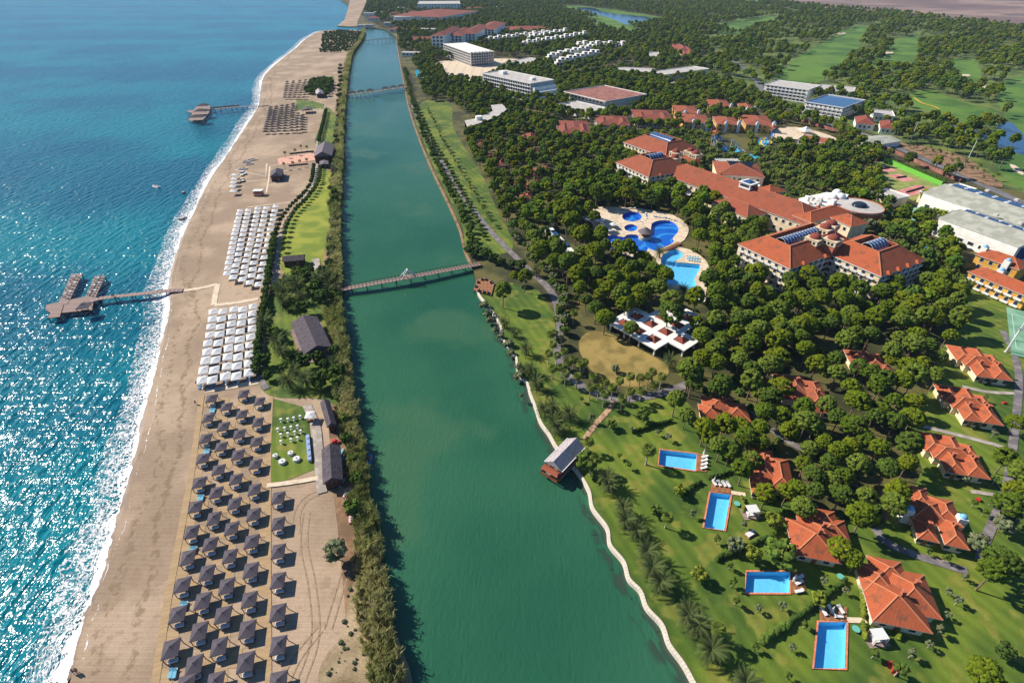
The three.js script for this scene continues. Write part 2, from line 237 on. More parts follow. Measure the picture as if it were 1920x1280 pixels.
// feather palm: trunk and arching fronds with leaflets
function frond(L, droop, rise, wid, teeth) {
  const pos = [], at = (t) => V(L * t * (1 - .18 * droop * t), rise * L * t - droop * L * t * t, 0), add = (a, b, c) => { for (const v of [a, b, c]) pos.push(v.x, v.y, v.z); };
  for (let i = 0; i < teeth; i++) { const t0 = .1 + .9 * i / teeth, t1 = .1 + .9 * (i + .85) / teeth, a = at(t0), b = at(Math.min(1, t1)), w = wid * Math.sin(Math.PI * (.15 + .8 * t0)) , tip = at(Math.min(1.05, t1 + .12));
    for (const s of [-1, 1]) { const e = V(tip.x, tip.y - w * .35, s * w); add(a, b, e); } }
  for (let i = 0; i < 5; i++) { const a = at(i / 5), b = at((i + 1) / 5), w = .05 * (1 - i / 6); add(a.clone().add(V(0, 0, w)), b.clone().add(V(0, 0, w * .8)), a.clone().add(V(0, 0, -w))); add(b.clone().add(V(0, 0, w * .8)), b.clone().add(V(0, 0, -w * .8)), a.clone().add(V(0, 0, -w))); }
  const g = new THREE.BufferGeometry(); g.setAttribute('position', new THREE.Float32BufferAttribute(pos, 3)); g.computeVertexNormals(); return g;
}
function datePalmKit() { // 1 unit = 1 m, trunk 3.2 m
  const cr = [], n = 46; for (let i = 0; i < n; i++) { const k = i / n, g = frond(rr(2.7, 3.3), .35 + .55 * k, 1.15 - 1.15 * k, .52, 9).rotateY(i * 2.4 + rr(-.2, .2)).translate(0, 3.2, 0), t = tint(.25); cr.push(withColor(g, () => t)); }
  const tr = []; for (let i = 0; i < 6; i++) tr.push(cyl(.36 - .01 * i, .27, .56, 0, i * .53, 0, 7));
  return { crown: mergeGeometries(cr), trunk: join(tr) };
}
function fanPalmKit(h = 6.2) {
  const cr = []; for (let i = 0; i < 26; i++) { const k = i / 26, pos = [], R = rr(.85, 1.1), n = 9;
    for (let j = 0; j < n; j++) { const a = (j / (n - 1) - .5) * 3.6, b = a + .2, c = a - .2; for (const v of [[0, 0, 0], [Math.cos(b) * R * .7, 0, Math.sin(b) * R * .7], [Math.cos(a) * R, -.12 * R, Math.sin(a) * R], [0, 0, 0], [Math.cos(a) * R, -.12 * R, Math.sin(a) * R], [Math.cos(c) * R * .7, 0, Math.sin(c) * R * .7]]) pos.push(...v); }
    const g = new THREE.BufferGeometry(); g.setAttribute('position', new THREE.Float32BufferAttribute(pos, 3)); g.rotateZ(.9 - 1.7 * k); g.computeVertexNormals(); const el = 1.25 - 1.75 * k, d = rr(.9, 1.2); g.translate(Math.cos(el) * d, Math.sin(el) * d, 0).rotateY(i * 2.4).translate(0, h, 0); const t = tint(.25); cr.push(withColor(g, () => t)); }
  return { crown: mergeGeometries(cr), trunk: join([cyl(.3, .2, 1, 0, 0, 0, 7), cyl(.2, .15, h - .9, 0, .95, 0, 7)]) };
}
function bushKit(n, rx, ry, cy, r0, r1, trunkH, detail = 1) {
  const list = []; for (let i = 0; i < n; i++) { const t = rnd() * 6.283, u = rr(-.75, 1), c = Math.sqrt(1 - u * u), s = rr(.7, 1.08); list.push([Math.cos(t) * c * rx * s, cy + u * ry * s, Math.sin(t) * c * rx * s, rr(r0, r1)]); }
  const tr = [beam(V(0, 0, 0), V(.05, Math.max(.3, trunkH), 0), .05 + .018 * cy, 5, .03 + .01 * cy)]; for (let i = 0; i < 3; i++) tr.push(beam(V(0, trunkH * .8, 0), V(Math.cos(i * 2.1) * rx * .5, cy, Math.sin(i * 2.1) * rx * .5), .02 + .008 * cy, 4));
  return { crown: sprays(clumps(list, .35, detail, .3), list, r0 * .55), trunk: join(tr) };
}
const leafMat = (r, g, b, thin = 0) => new THREE.MeshPhysicalMaterial({ color: new THREE.Color().setRGB(r, g, b), vertexColors: true, roughness: 1, specularIntensity: .15, side: THREE.DoubleSide, ...(thin ? { transmission: thin, thickness: 0 } : {}) });
const P = {
  pineLeaf: [leafMat(.1, .138, .008), leafMat(.12, .148, .008), leafMat(.078, .118, .01), leafMat(.066, .104, .014), leafMat(.11, .15, .02)],
  bark: mottled(128, 1, [104, 84, 66], [140, 118, 98], 8, 3, 3, .2), paleBark: mottled(128, 1, [150, 136, 118], [186, 172, 152], 8, 3, 4, .15),
  date: leafMat(.1, .13, .04, .25), fan: leafMat(.17, .22, .035, .3), broad: leafMat(.08, .125, .02), olive: leafMat(.13, .15, .075), lime: leafMat(.14, .17, .02), dark: leafMat(.045, .08, .014),
  reed: [leafMat(.2, .22, .06, .35), leafMat(.3, .31, .1, .4), leafMat(.4, .39, .16, .4)],
};
const pineKits = Array.from({ length: 6 }, () => pineKit(1)), pineLow = Array.from({ length: 4 }, () => pineKit(0));
const dateKits = [datePalmKit(), datePalmKit(), datePalmKit()], fanKits = [fanPalmKit(), fanPalmKit(), fanPalmKit(5)];
const roundKits = [bushKit(34, 1.5, 1.2, 2.6, .38, .6, 1.6), bushKit(34, 1.6, 1.1, 2.4, .38, .6, 1.5)];      // small broadleaf tree, 3.8 m
const saplingKits = [bushKit(12, .5, .55, 1.7, .2, .32, 1.4), bushKit(12, .6, .45, 1.6, .2, .3, 1.3)];
const shrubKits = [bushKit(22, .8, .55, .6, .28, .42, .3), bushKit(22, .75, .6, .6, .28, .42, .3)];
function plantGroup(kit, leaf, bark, x, z, s, sy = s, y = 0) {
  const g = grp(x, y, z, rnd() * 6.28); part(g, 'trunk', kit.trunk, bark); part(g, 'crown', kit.crown, leaf); g.scale.set(s, sy, s); return g;
}
// ---------------------------------------------------------------- surf
{
  const n = seaPlan.length, pos = [], uv = [], idx = [], w = [-1.2, 1.8, 5, 10]; let l = 0;
  const lines = w.map((d, k) => offsetLine(seaPlan, -d).map(([x, z], i) => { const j = (fbm(i * .021 + k * .3, .5, 16, 4, 7) - .5) * (k === 0 ? 3.4 : 5); return [x - j, z]; }));
  for (let i = 0; i < n; i++) { if (i) l += Math.hypot(seaPlan[i][0] - seaPlan[i - 1][0], seaPlan[i][1] - seaPlan[i - 1][1]); lines.forEach((L, k) => { pos.push(L[i][0], k === 0 ? .05 : k === 1 ? WATER + .42 : WATER + .08, L[i][1]); uv.push(l, k / 3); }); if (i) for (let k = 0; k < 3; k++) { const a = (i - 1) * 4 + k, b = a + 4; idx.push(a, a + 1, b, a + 1, b + 1, b); } }
  const g = new THREE.BufferGeometry(); g.setAttribute('position', new THREE.Float32BufferAttribute(pos, 3)); g.setAttribute('uv', new THREE.Float32BufferAttribute(uv, 2)); g.setIndex(idx); g.computeVertexNormals();
  const am = tex(2048, 260, (u, v) => { const e = .30 + .2 * (fbm(u, .2, 24, 4, 13) - .5) * 2, band = Math.exp(-Math.pow((v - e) / .13, 2)), c = 1 - Math.abs(2 * fbm(u, v * .06, 180, 3, 17) - 1), c2 = 1 - Math.abs(2 * fbm(u, v * .06, 300, 3, 19) - 1), k = 255 * Math.min(1, Math.max(0, st(.35, .75, band * .95 + (c - .62) * 1.7) + .75 * st(.74, .95, c2) * st(1, .5, v) * st(.02, .2, v))); return [k, k, k]; }, false, 128, 1);
  struct(new THREE.Mesh(g, new THREE.MeshStandardMaterial({ color: 0xf4f2f2, roughness: .9, side: THREE.DoubleSide, alphaMap: am, transparent: true })), 'surf_foam', 'white surf foam breaking along the beach', 'foam', 'stuff');
}
{ // strands of drift and seaweed left by the waves
  const am = tex(2048, 180, (u, v) => { const w1 = .3 + .5 * (fbm(u, .1, 10, 4, 23) - .5), w2 = .66 + .6 * (fbm(u, .6, 8, 4, 27) - .5), b = Math.exp(-Math.pow((v - w1) / .1, 2)) + .8 * Math.exp(-Math.pow((v - w2) / .16, 2)), c = fbm(u, v * .1, 160, 3, 29), k = 110 * st(.62, 1.0, b * .5 + c * .85 - .1); return [k, k, k]; }, false, 128, 1), line = offsetLine(seaPlan.slice(2), 7), g = ribbonGeo(line, 13, null, .035), uv = g.attributes.uv; for (let i = 0; i < uv.count; i++) { const a = uv.getX(i), b = uv.getY(i); uv.setXY(i, b, a / 13); }
  struct(new THREE.Mesh(g, new THREE.MeshStandardMaterial({ color: new THREE.Color().setRGB(.3, .21, .12), roughness: 1, side: THREE.DoubleSide, alphaMap: am, transparent: true })), 'drift_line', 'brownish strands of drift along the beach above the surf', 'drift', 'stuff'); }
// ---------------------------------------------------------------- lawns, fields, paths: thin sheets over the ground
let level = .04;
function zone(name, px, mat, label, category = 'lawn', smoothIt = true, holes = []) { level += .006; let p = GP(px); if (smoothIt) p = smooth(p, true, 4); struct(new THREE.Mesh(sheetGeo(p, level, holes), mat), name, label, category); return p; }
const noTrees = (px) => keepPoly(GP(px));
function path(name, px, w, mat, label, kept = true) { level += .004; const line = smooth(GP(px), false, 5); struct(new THREE.Mesh(ribbonGeo(line, w, null, level), mat), name, label, 'path'); if (kept) { const p = ribbonPts(line, w + 3); keepPoly(p); } return line; }
// spit
zone('lawn', [[601, 312], [622, 328], [620, 400], [606, 480], [596, 508], [545, 522], [524, 492], [530, 440], [560, 385], [590, 345]], M.lawnLight, 'yellowish lawn on the spit behind the curved tree walk');
zone('lawn', [[611, 200], [626, 212], [626, 268], [603, 274], [592, 272], [602, 230]], M.lawn, 'narrow lawn strip behind the hedge of the far umbrellas');
zone('lawn', [[556, 186], [585, 189], [608, 196], [606, 204], [574, 206], [553, 208]], M.lawn, 'small square lawn between the dark umbrella fields', 'lawn', false);
zone('lawn', [[588, 146], [626, 142], [626, 160], [600, 175], [580, 178], [578, 150]], M.lawn, 'small lawn under trees beside the uppermost umbrella field', 'lawn', false);
zone('lawn', [[490, 590], [530, 520], [600, 505], [634, 520], [640, 640], [648, 765], [600, 748], [505, 742], [482, 705]], M.lawn, 'shady garden lawn around the dark-roofed beach restaurant');
zone('lawn', [[504, 745], [576, 765], [584, 830], [590, 880], [545, 898], [500, 908], [502, 840]], M.lawn, 'party lawn with white cocktail tables beside the gazebos', 'lawn', false);
zone('dry_ground', [[600, 1290], [604, 1240], [640, 1190], [660, 1100], [690, 1030], [740, 1180], [770, 1300]], M.scrub, 'sandy scrub with small dry bushes beside the reeds', 'ground');
// river-side lawn and the villa gardens
const lawnBig = [[898, 552], [925, 535], [960, 530], [1010, 545], [1040, 590], [1044, 650], [1075, 715], [1140, 745], [1230, 742], [1290, 755], [1320, 800], [1390, 830], [1420, 920], [1500, 950], [1640, 990], [1700, 950], [1730, 880], [1700, 800], [1740, 740], [1760, 660], [1790, 610], [1770, 560], [1800, 535], [1850, 545], [2100, 620], [2500, 1440], [1370, 1420], [1301, 1280], [1281, 1244], [1255, 1208], [1242, 1172], [1213, 1139], [1201, 1108], [1180, 1086], [1170, 1054], [1144, 1021], [1139, 991], [1111, 952], [1104, 919], [1081, 882], [1062, 862], [1042, 836], [1029, 813], [1014, 792], [1004, 763], [994, 737], [989, 719], [972, 698], [966, 664], [945, 638], [938, 610], [928, 592], [912, 570]];
zone('lawn', lawnBig, M.lawn, 'wide mown lawn between the river and the villas', 'lawn', false, villaHoles);
zone('lawn', [[800, 188], [836, 188], [850, 240], [880, 290], [905, 330], [935, 400], [962, 455], [955, 472], [905, 480], [878, 472], [868, 430], [846, 380], [816, 320], [792, 260], [778, 215]], M.lawn, 'lawn strip with small trees along the river promenade');
zone('dry_field', [[1085, 645], [1105, 622], [1142, 626], [1200, 655], [1254, 688], [1244, 710], [1190, 726], [1140, 716], [1105, 690]], M.dryGrass, 'patch of dry yellow grass below the white pergola restaurant', 'field');
// golf course
const roughPx = [[1250, 150], [1330, 100], [1300, 60], [1330, 24], [1440, 6], [1530, 14], [1650, 24], [1920, 56], [2000, 170], [1990, 380], [1860, 345], [1760, 300], [1680, 268], [1600, 236], [1440, 180], [1330, 150]];
zone('golf_rough', roughPx, M.rough, 'darker rough grass under the scattered pines of the golf course', 'rough', false);
const fairways = [[[1456, 154], [1492, 110], [1556, 74], [1606, 48], [1630, 54], [1606, 95], [1572, 134], [1518, 158], [1478, 160]], [[1640, 134], [1682, 76], [1722, 66], [1718, 108], [1700, 132]], [[1772, 114], [1822, 108], [1842, 148], [1842, 172], [1800, 164]], [[1886, 150], [1960, 140], [1990, 380], [1900, 345], [1868, 300], [1888, 285], [1916, 290], [1925, 262], [1910, 240], [1892, 226], [1872, 185]], [[1672, 192], [1740, 168], [1800, 190], [1872, 212], [1874, 236], [1800, 228], [1738, 206]], [[1092, 34], [1160, 42], [1206, 62], [1180, 68], [1112, 50]], [[1040, 13], [1080, 10], [1240, 32], [1244, 42], [1200, 50], [1160, 48], [1100, 32]], [[1330, 50], [1450, 30], [1470, 36], [1380, 66]], [[1395, 0], [1430, 0], [1420, 8], [1395, 8]]];
fairways.forEach((f, i) => { zone('fairway', f, M.fairway, ['golf fairway running up beside the white hotel', 'golf fairway between pine belts with a pale bunker', 'short golf fairway under scattered pines', 'golf fairway beside the pond', 'rough golf grass above the avenue with a flower strip', 'far golf fairway below the blue lake', 'grassy shores of the far blue lake', 'far golf fairway in the inland wood', 'farthest light green fairway near the dry plain'][i], 'fairway'); noTrees(f); });
const pondMat = new THREE.MeshPhysicalMaterial({ side: THREE.DoubleSide, roughness: .08, ior: 1.33, bumpMap: M.river.bumpMap, bumpScale: .05, color: new THREE.Color().setRGB(.012, .06, .14) });
[[[1083, 14], [1106, 14], [1132, 22], [1160, 27], [1200, 30], [1226, 36], [1198, 40], [1176, 46], [1150, 36], [1112, 25]], [[1782, 233], [1812, 236], [1842, 247], [1868, 252], [1872, 234], [1894, 229], [1908, 240], [1926, 262], [1940, 296], [1886, 280], [1850, 268], [1838, 256], [1790, 244]]].forEach((f, i) => { zone('pond', f, pondMat, i ? 'dark blue golf pond with a grassy edge beside the avenue' : 'far blue lake among the golf fairways', 'pond'); noTrees(f); });
zone('plain', [[1436, -24], [1440, 4], [1530, 13], [1580, 18], [1650, 22], [1750, 33], [1850, 46], [1960, 58], [2600, 60], [2600, -40], [1436, -40]], M.plain, 'bare brownish plain beyond the golf course', 'field', false);
noTrees([[1436, -24], [1440, 2], [1530, 12], [1580, 17], [1650, 21], [1750, 32], [1850, 45], [1960, 57], [2600, 59], [2600, -60], [1436, -60]]);
zone('far_beach', [[656, -30], [656, 0], [653, 12], [650, 24], [645, 38], [632, 48], [650, 49.5], [668, 49], [672, 36], [682, 14], [690, -5], [690, -30]], M.sand, 'far sandy beach beyond the river mouth', 'beach', false);
noTrees([[656, -30], [653, 12], [645, 38], [632, 48], [668, 50], [676, 36], [688, 14], [692, -30]]);
const sandTrap = (px, label) => { zone('bunker', px, M.poolDeck, label, 'bunker'); };
sandTrap([[1895, 308], [1903, 310], [1920, 324], [1918, 328], [1905, 322]], 'pale sand bunker beside the golf pond');
sandTrap([[1660, 97], [1672, 96], [1674, 100], [1664, 101]], 'small sand bunker on the middle fairway'); sandTrap([[1570, 62], [1584, 61], [1584, 64], [1574, 65]], 'small sand bunker at the far end of the fairway'); sandTrap([[1806, 139], [1818, 140], [1818, 143], [1808, 143]], 'small sand bunker on the short fairway'); sandTrap([[1834, 160], [1852, 162], [1852, 167], [1838, 166]], 'sand bunker by the rock garden');
// river wall with its stone coping
{
  const i0 = rightPlan.findIndex(p => p[1] > G(893, 536).z), line = rightPlan.slice(i0);
  struct(new THREE.Mesh(ribbonGeo(line, .75, -1.6, .3), M.kerbStone), 'river_wall', 'low winding stone-capped wall along the river lawn', 'wall');
  const up = smooth(GP([[742, 60], [745, 90], [752, 130], [758, 160], [766, 200], [786, 260], [811, 320], [840, 380], [862, 430], [872, 470], [886, 500]]), false, 6);
  struct(new THREE.Mesh(ribbonGeo(up, 1.1, -1.6, .12), M.soil), 'river_edging', 'rough earthy edging of the upper river bank', 'bank');
}
// ways
path('promenade', [[770, 190], [792, 240], [826, 300], [860, 355], [892, 400], [930, 445], [985, 500], [1035, 550], [1050, 610], [1044, 655], [1060, 700], [1110, 735], [1150, 748], [1240, 738], [1290, 720]], 3.2, M.darkPaving, 'dark paved promenade curving behind the palms');
path('garden_path', [[1152, 752], [1140, 770], [1120, 792], [1094, 826]], 1.7, M.brickPath, 'narrow brick path leading down to the boathouse');
path('villa_path', [[1640, 990], [1660, 1015], [1700, 1035], [1760, 1055], [1815, 1072]], 2.2, M.darkPaving, 'stone path between the two nearest villas');
path('villa_path', [[1730, 800], [1780, 812], [1850, 830], [1885, 840]], 1.6, M.paving, 'narrow path between the villas by the garden road');
path('villa_path', [[1805, 725], [1850, 735], [1905, 738]], 1.5, M.paving, 'short path joining the garden road above the middle villa');
path('garden_road', [[1880, 620], [1900, 660], [1910, 700], [1908, 760], [1900, 830], [1885, 925], [1860, 985], [1842, 1030], [1838, 1055]], 2.2, M.darkPaving, 'curving dark garden road beside the villas');
path('villa_path', [[1820, 922], [1850, 926], [1885, 932]], 1.3, M.paving, 'short pale path to the domed villa');
path('villa_path', [[1400, 760], [1440, 800], [1480, 830], [1520, 850]], 2.2, M.darkPaving, 'shaded path under the pines behind the villas', false);
path('deck_path', [[1371, 924], [1398, 928]], 1.2, M.poolDeck, 'pale path from the narrow pool to its villa', false);
path('deck_path', [[1588, 1163], [1624, 1164]], 1.2, M.poolDeck, 'pale path from the tall pool to the nearest villa', false);
path('avenue', [[1330, 90], [1400, 130], [1432, 170], [1470, 205], [1530, 228], [1600, 246], [1680, 276], [1760, 310], [1850, 350], [1960, 400]], 7, M.asphalt, 'grey asphalt avenue between the golf course and the hotel');
path('curved_walk', [[610, 205], [603, 235], [594, 270], [594, 310], [585, 350], [555, 390], [527, 440], [518, 500], [512, 530]], 1.5, M.paving, 'narrow curved walk between two rows of small trees', false);
path('beach_walk', [[496, 600], [490, 660], [486, 705], [500, 730]], 2, M.darkPaving, 'shaded walk along the garden edge of the beach', false);
path('service_walk', [[575, 760], [592, 800], [597, 850], [601, 900], [604, 925]], 2.6, M.paving, 'paved walk beside the two beach huts', false);
path('white_walk', [[500, 911], [548, 905], [596, 897]], 1.5, M.poolDeck, 'short white walk across the end of the party lawn', false);
// beach boardwalks
const boards = (px, w, label, mat = M.boards) => { level += .004; const line = GP(px); struct(new THREE.Mesh(ribbonGeo(line, w, 0, .07 + (level - .04) * .2), mat), 'boardwalk', label, 'boardwalk'); };
boards([[341, 545], [372, 541], [407, 533]], 2.2, 'boardwalk leading from the pier onto the sand', M.poolDeck);
boards([[408, 533], [404, 550], [400, 572]], 2.2, 'short pale boardwalk along the white umbrellas', M.poolDeck);
boards([[402, 572], [440, 568], [484, 560]], 2.2, 'cross boardwalk between the white umbrella fields', M.poolDeck);
boards([[384, 733], [430, 726], [485, 716]], 2.0, 'cross boardwalk between white umbrellas and dark gazebos', M.poolDeck);
boards([[378, 742], [360, 880], [338, 1000], [315, 1120], [289, 1290]], 1.6, 'plank walk on the sea side of the gazebos');
boards([[508, 745], [504, 840], [503, 960], [503, 1080], [503, 1300]], 1.2, 'plank walk on the river side of the gazebos');
boards([[440, 318], [498, 331], [500, 307]], 1, 'thin plank path from the boat sheds', M.poolDeck); boards([[462, 341], [501, 337]], 1, 'thin plank path to the black beach hut', M.poolDeck); boards([[499, 362], [503, 340], [506, 312], [520, 309]], 1, 'thin plank path behind the beach kiosk', M.poolDeck); boards([[530, 321], [576, 315]], .9, 'thin plank path beside the black beach hut', M.poolDeck); boards([[462, 389], [552, 378]], 1, 'thin plank path along the top of the white umbrellas', M.poolDeck); boards([[496, 251], [566, 243]], 1, 'thin plank path below the thatched umbrellas', M.poolDeck); boards([[590, 144], [626, 141]], 1, 'far plank path above the small lawn', M.poolDeck); boards([[556, 209], [602, 203]], 1.2, 'plank path below the square lawn', M.poolDeck);
{ // raked plank pads of the gazebo field: every other cell
  const TL = [383, 748], TR = [506, 742], BL = [294, 1290], BR = [503, 1290]; const a = G(...TL), b = G(...TR), c = G(...BL), d = G(...BR), at = (u, v) => { const p = a.clone().lerp(b, u), q = c.clone().lerp(d, u); return p.lerp(q, v); };
  const nu = 8, nv = 23;
  for (let i = 0; i < nu; i++) for (let j = 0; j < nv; j++) if ((i + j) % 2 === 0) { const p = [[i, j], [i + 1, j], [i + 1, j + 1], [i, j + 1]].map(([x, y]) => { const q = at((x + .02) / nu, (y + .02) / nv); return [q.x, q.z]; }); const m = new THREE.Mesh(slabGeo(p, .0, .05 + .004 * ((i * 7 + j * 3) % 3)), M.boards); put(m, 'plank_pad', 'square plank pad laid on the sand between the dark gazebos', 'decking', 'plank pads of the gazebo field'); }
}

{ // murky shallows and weed under the river wall
  const am = tex(1024, 160, (u, v) => { const e = .42 + .5 * (fbm(u, .4, 12, 4, 33) - .5), c = fbm(u, v * .1, 60, 4, 37), k = 170 * st(0, 1, st(e + .3, e - .25, v) * st(.3, .62, c)); return [k, k, k]; }, false, 128, 1), i0 = rightPlan.findIndex(p => p[1] > G(893, 560).z), g = ribbonGeo(offsetLine(rightPlan.slice(i0), 3.2), 6.6, null, WATER + .07), uv = g.attributes.uv; for (let i = 0; i < uv.count; i++) { const a = uv.getX(i), b = uv.getY(i); uv.setXY(i, b, 1 - a / 6.6); }
  struct(new THREE.Mesh(g, new THREE.MeshStandardMaterial({ color: new THREE.Color().setRGB(.05, .075, .055), roughness: .25, side: THREE.DoubleSide, alphaMap: am, transparent: true })), 'river_weed', 'murky weed and silt in the shallows under the river wall', 'weed', 'stuff'); }
// ---------------------------------------------------------------- building kit
function tileTex(c0, c1, s) { return tex(1024, 16, (u, v) => { const row = Math.floor(v * 48), fv = v * 48 - row, fu = (u * 64) % 1, n = fbm(u, v, 6, 5, s), h = hash(Math.floor(u * 64), row, s), old = st(.56, .72, fbm(u, v, 9, 4, s + 40)); const c = mixc(mixc(c0, c1, .5 * n + .5 * h), [112, 76, 56], .5 * old + (h > .93 ? .3 : 0)); return fv < .14 ? c.map(k => k * .72) : c.map(k => k * (1 - .12 * Math.pow(Math.abs(fu - .5) * 2, 3))); }); }
const tileBump = tex(256, 8, (u, v) => { const fv = (v * 24) % 1, fu = (u * 32) % 1, k = 255 * (.5 * fv + .5 * Math.sin(Math.PI * fu)); return [k, k, k]; }, false);
M.tile = [std({ map: tileTex([164, 78, 44], [192, 100, 58], 3), bumpMap: tileBump, bumpScale: .06 }), std({ map: tileTex([142, 70, 46], [172, 92, 60], 5), bumpMap: tileBump, bumpScale: .06 }), std({ map: tileTex([124, 56, 42], [156, 78, 60], 7), bumpMap: tileBump, bumpScale: .06 })];
M.ridge = [plain(.56, .2, .09), plain(.5, .18, .09), plain(.42, .16, .09)];
M.thatch = std({ map: tex(256, 3, (u, v) => { const n = fbm(u, v, 8, 3, 3), s = vnoise(u * 90, v * 4, 90, 6); return mixc([62, 56, 64], [98, 90, 98], .5 * n + .5 * s); }) });
M.thatchGrey = std({ map: tex(256, 3, (u, v) => { const n = fbm(u, v, 8, 3, 13), s = vnoise(u * 90, v * 4, 90, 16); return mixc([84, 76, 82], [128, 118, 122], .5 * n + .5 * s); }) });
M.thatchDark = std({ map: tex(128, 3, (u, v) => mixc([38, 34, 38], [62, 56, 60], .5 * fbm(u, v, 8, 3, 23) + .5 * vnoise(u * 90, v * 4, 90, 26))) });
M.shingle = std({ map: tex(512, 6, (u, v) => { const row = Math.floor(v * 14), fv = v * 14 - row, col = Math.floor(u * 16 + (row % 2) * .5), h = hash(col, row, 3); const c = mixc([62, 54, 62], [96, 86, 92], h); return fv < .12 ? c.map(k => k * .5) : c; }) });
M.paleShingle = std({ map: tex(512, 6, (u, v) => { const row = Math.floor(v * 14), fv = v * 14 - row, col = Math.floor(u * 16 + (row % 2) * .5), h = hash(col, row, 8); const c = mixc([148, 138, 140], [186, 176, 176], h); return fv < .12 ? c.map(k => k * .75) : c; }) });
M.cream = mottled(256, 10, [214, 194, 158], [232, 214, 182], 6, 4, 3, .04); M.white = mottled(256, 10, [222, 220, 214], [238, 236, 230], 6, 4, 4, .03); M.ochre = mottled(256, 10, [204, 150, 52], [224, 172, 74], 6, 4, 5, .05); M.brickWall = mottled(256, 6, [166, 92, 64], [196, 118, 86], 10, 4, 6, .12); M.concrete = mottled(256, 12, [168, 162, 156], [196, 190, 184], 6, 4, 7, .06); M.greyRoof = mottled(512, 24, [150, 150, 136], [172, 172, 158], 8, 4, 8, .05); M.brownRoof = mottled(512, 24, [132, 84, 74], [158, 106, 92], 10, 4, 9, .08); M.darkWood = mottled(128, 3, [56, 42, 36], [84, 64, 54], 8, 3, 10, .12); M.wood = mottled(128, 3, [128, 84, 54], [164, 112, 74], 8, 3, 11, .12); M.redWood = mottled(128, 3, [120, 58, 36], [156, 82, 52], 8, 3, 12, .12);
M.glass = new THREE.MeshPhysicalMaterial({ color: new THREE.Color().setRGB(.02, .03, .045), roughness: .08, side: THREE.DoubleSide }); M.blueGlass = new THREE.MeshPhysicalMaterial({ color: new THREE.Color().setRGB(.03, .08, .2), roughness: .1, side: THREE.DoubleSide }); M.frameWhite = plain(.75, .74, .72, .5); M.fabricWhite = plain(.66, .65, .63, .9); M.fabricBlue = plain(.05, .2, .42, .9); M.fabricAqua = plain(.16, .42, .55, .9); M.fabricDark = plain(.03, .03, .035, .9); M.metal = plain(.35, .36, .38, .4); M.red = plain(.5, .03, .02, .6); M.yellow = plain(.7, .42, .02, .6); M.darkShade = plain(.05, .045, .045, .9);
// a roof plane set: list of convex polygons, uv along the eave and up the slope
function planesGeo(faces) {
  const pos = [], uv = [], nor = [];
  for (const f of faces) { const a = f[0], u = new THREE.Vector3().subVectors(f[1], a).normalize(), n = new THREE.Vector3().subVectors(f[1], a).cross(new THREE.Vector3().subVectors(f[f.length - 1], a)).normalize(); const v = new THREE.Vector3().crossVectors(n, u);
    for (let i = 1; i < f.length - 1; i++) for (const p of [f[0], f[i], f[i + 1]]) { pos.push(p.x, p.y, p.z); nor.push(n.x, n.y, n.z); const d = new THREE.Vector3().subVectors(p, a); uv.push(d.dot(u), d.dot(v)); } }
  const g = new THREE.BufferGeometry(); g.setAttribute('position', new THREE.Float32BufferAttribute(pos, 3)); g.setAttribute('normal', new THREE.Float32BufferAttribute(nor, 3)); g.setAttribute('uv', new THREE.Float32BufferAttribute(uv, 2)); return g;
}
// hip roof w x d, eave at y, rise; hip = horizontal run of the hips (0: gable)
function hipGeo(w, d, y, rise, cx = 0, cz = 0, hip = null, t = .16) {
  const along = w >= d, L = along ? w : d, B = along ? d : w, run = hip === null ? Math.min(B / 2, L / 2) : hip, q = (l, h, b) => along ? V(cx + l, y + h, cz + b) : V(cx + b, y + h, cz - l);
  const a = q(-L / 2, 0, B / 2), b = q(L / 2, 0, B / 2), c = q(L / 2, 0, -B / 2), e = q(-L / 2, 0, -B / 2), r0 = q(-L / 2 + run, rise, 0), r1 = q(L / 2 - run, rise, 0), dn = (p) => V(p.x, p.y - t, p.z);
  const roof = planesGeo([[a, b, r1, r0], [c, e, r0, r1], [b, c, r1], [e, a, r0]]);
  const edge = planesGeo([[dn(a), dn(b), b, a], [dn(b), dn(c), c, b], [dn(c), dn(e), e, c], [dn(e), dn(a), a, e], [dn(e), dn(c), dn(b), dn(a)]]);
  const caps = [[r0, r1], ...(run > .1 ? [[a, r0], [b, r1], [c, r1], [e, r0]] : [])].filter(([p, s]) => p.distanceTo(s) > .3).map(([p, s]) => plank(p.clone().setY(p.y + .05), s.clone().setY(s.y + .05), .28, .12));
  return { roof, edge, caps: caps.length ? join(caps) : null };
}
function addHip(g, w, d, y, rise, cx, cz, ti = 0, hip = null, name = 'roof') { const h = hipGeo(w, d, y, rise, cx, cz, hip), r = part(g, name, h.roof, M.tile[ti]); part(r, 'eaves', h.edge, M.frameWhite); if (h.caps) part(r, 'ridge_tiles', h.caps, M.ridge[ti]); return r; }
function gable(g, w, d, y, rise, mat, edgeMat = M.darkWood, ridgeAlongW = true) { const h = ridgeAlongW ? hipGeo(w, d + 0, y, rise, 0, 0, 0) : hipGeo(w, d, y, rise, 0, 0, 0); const r = part(g, 'roof', h.roof, mat); part(r, 'eaves', h.edge, edgeMat); return r; }
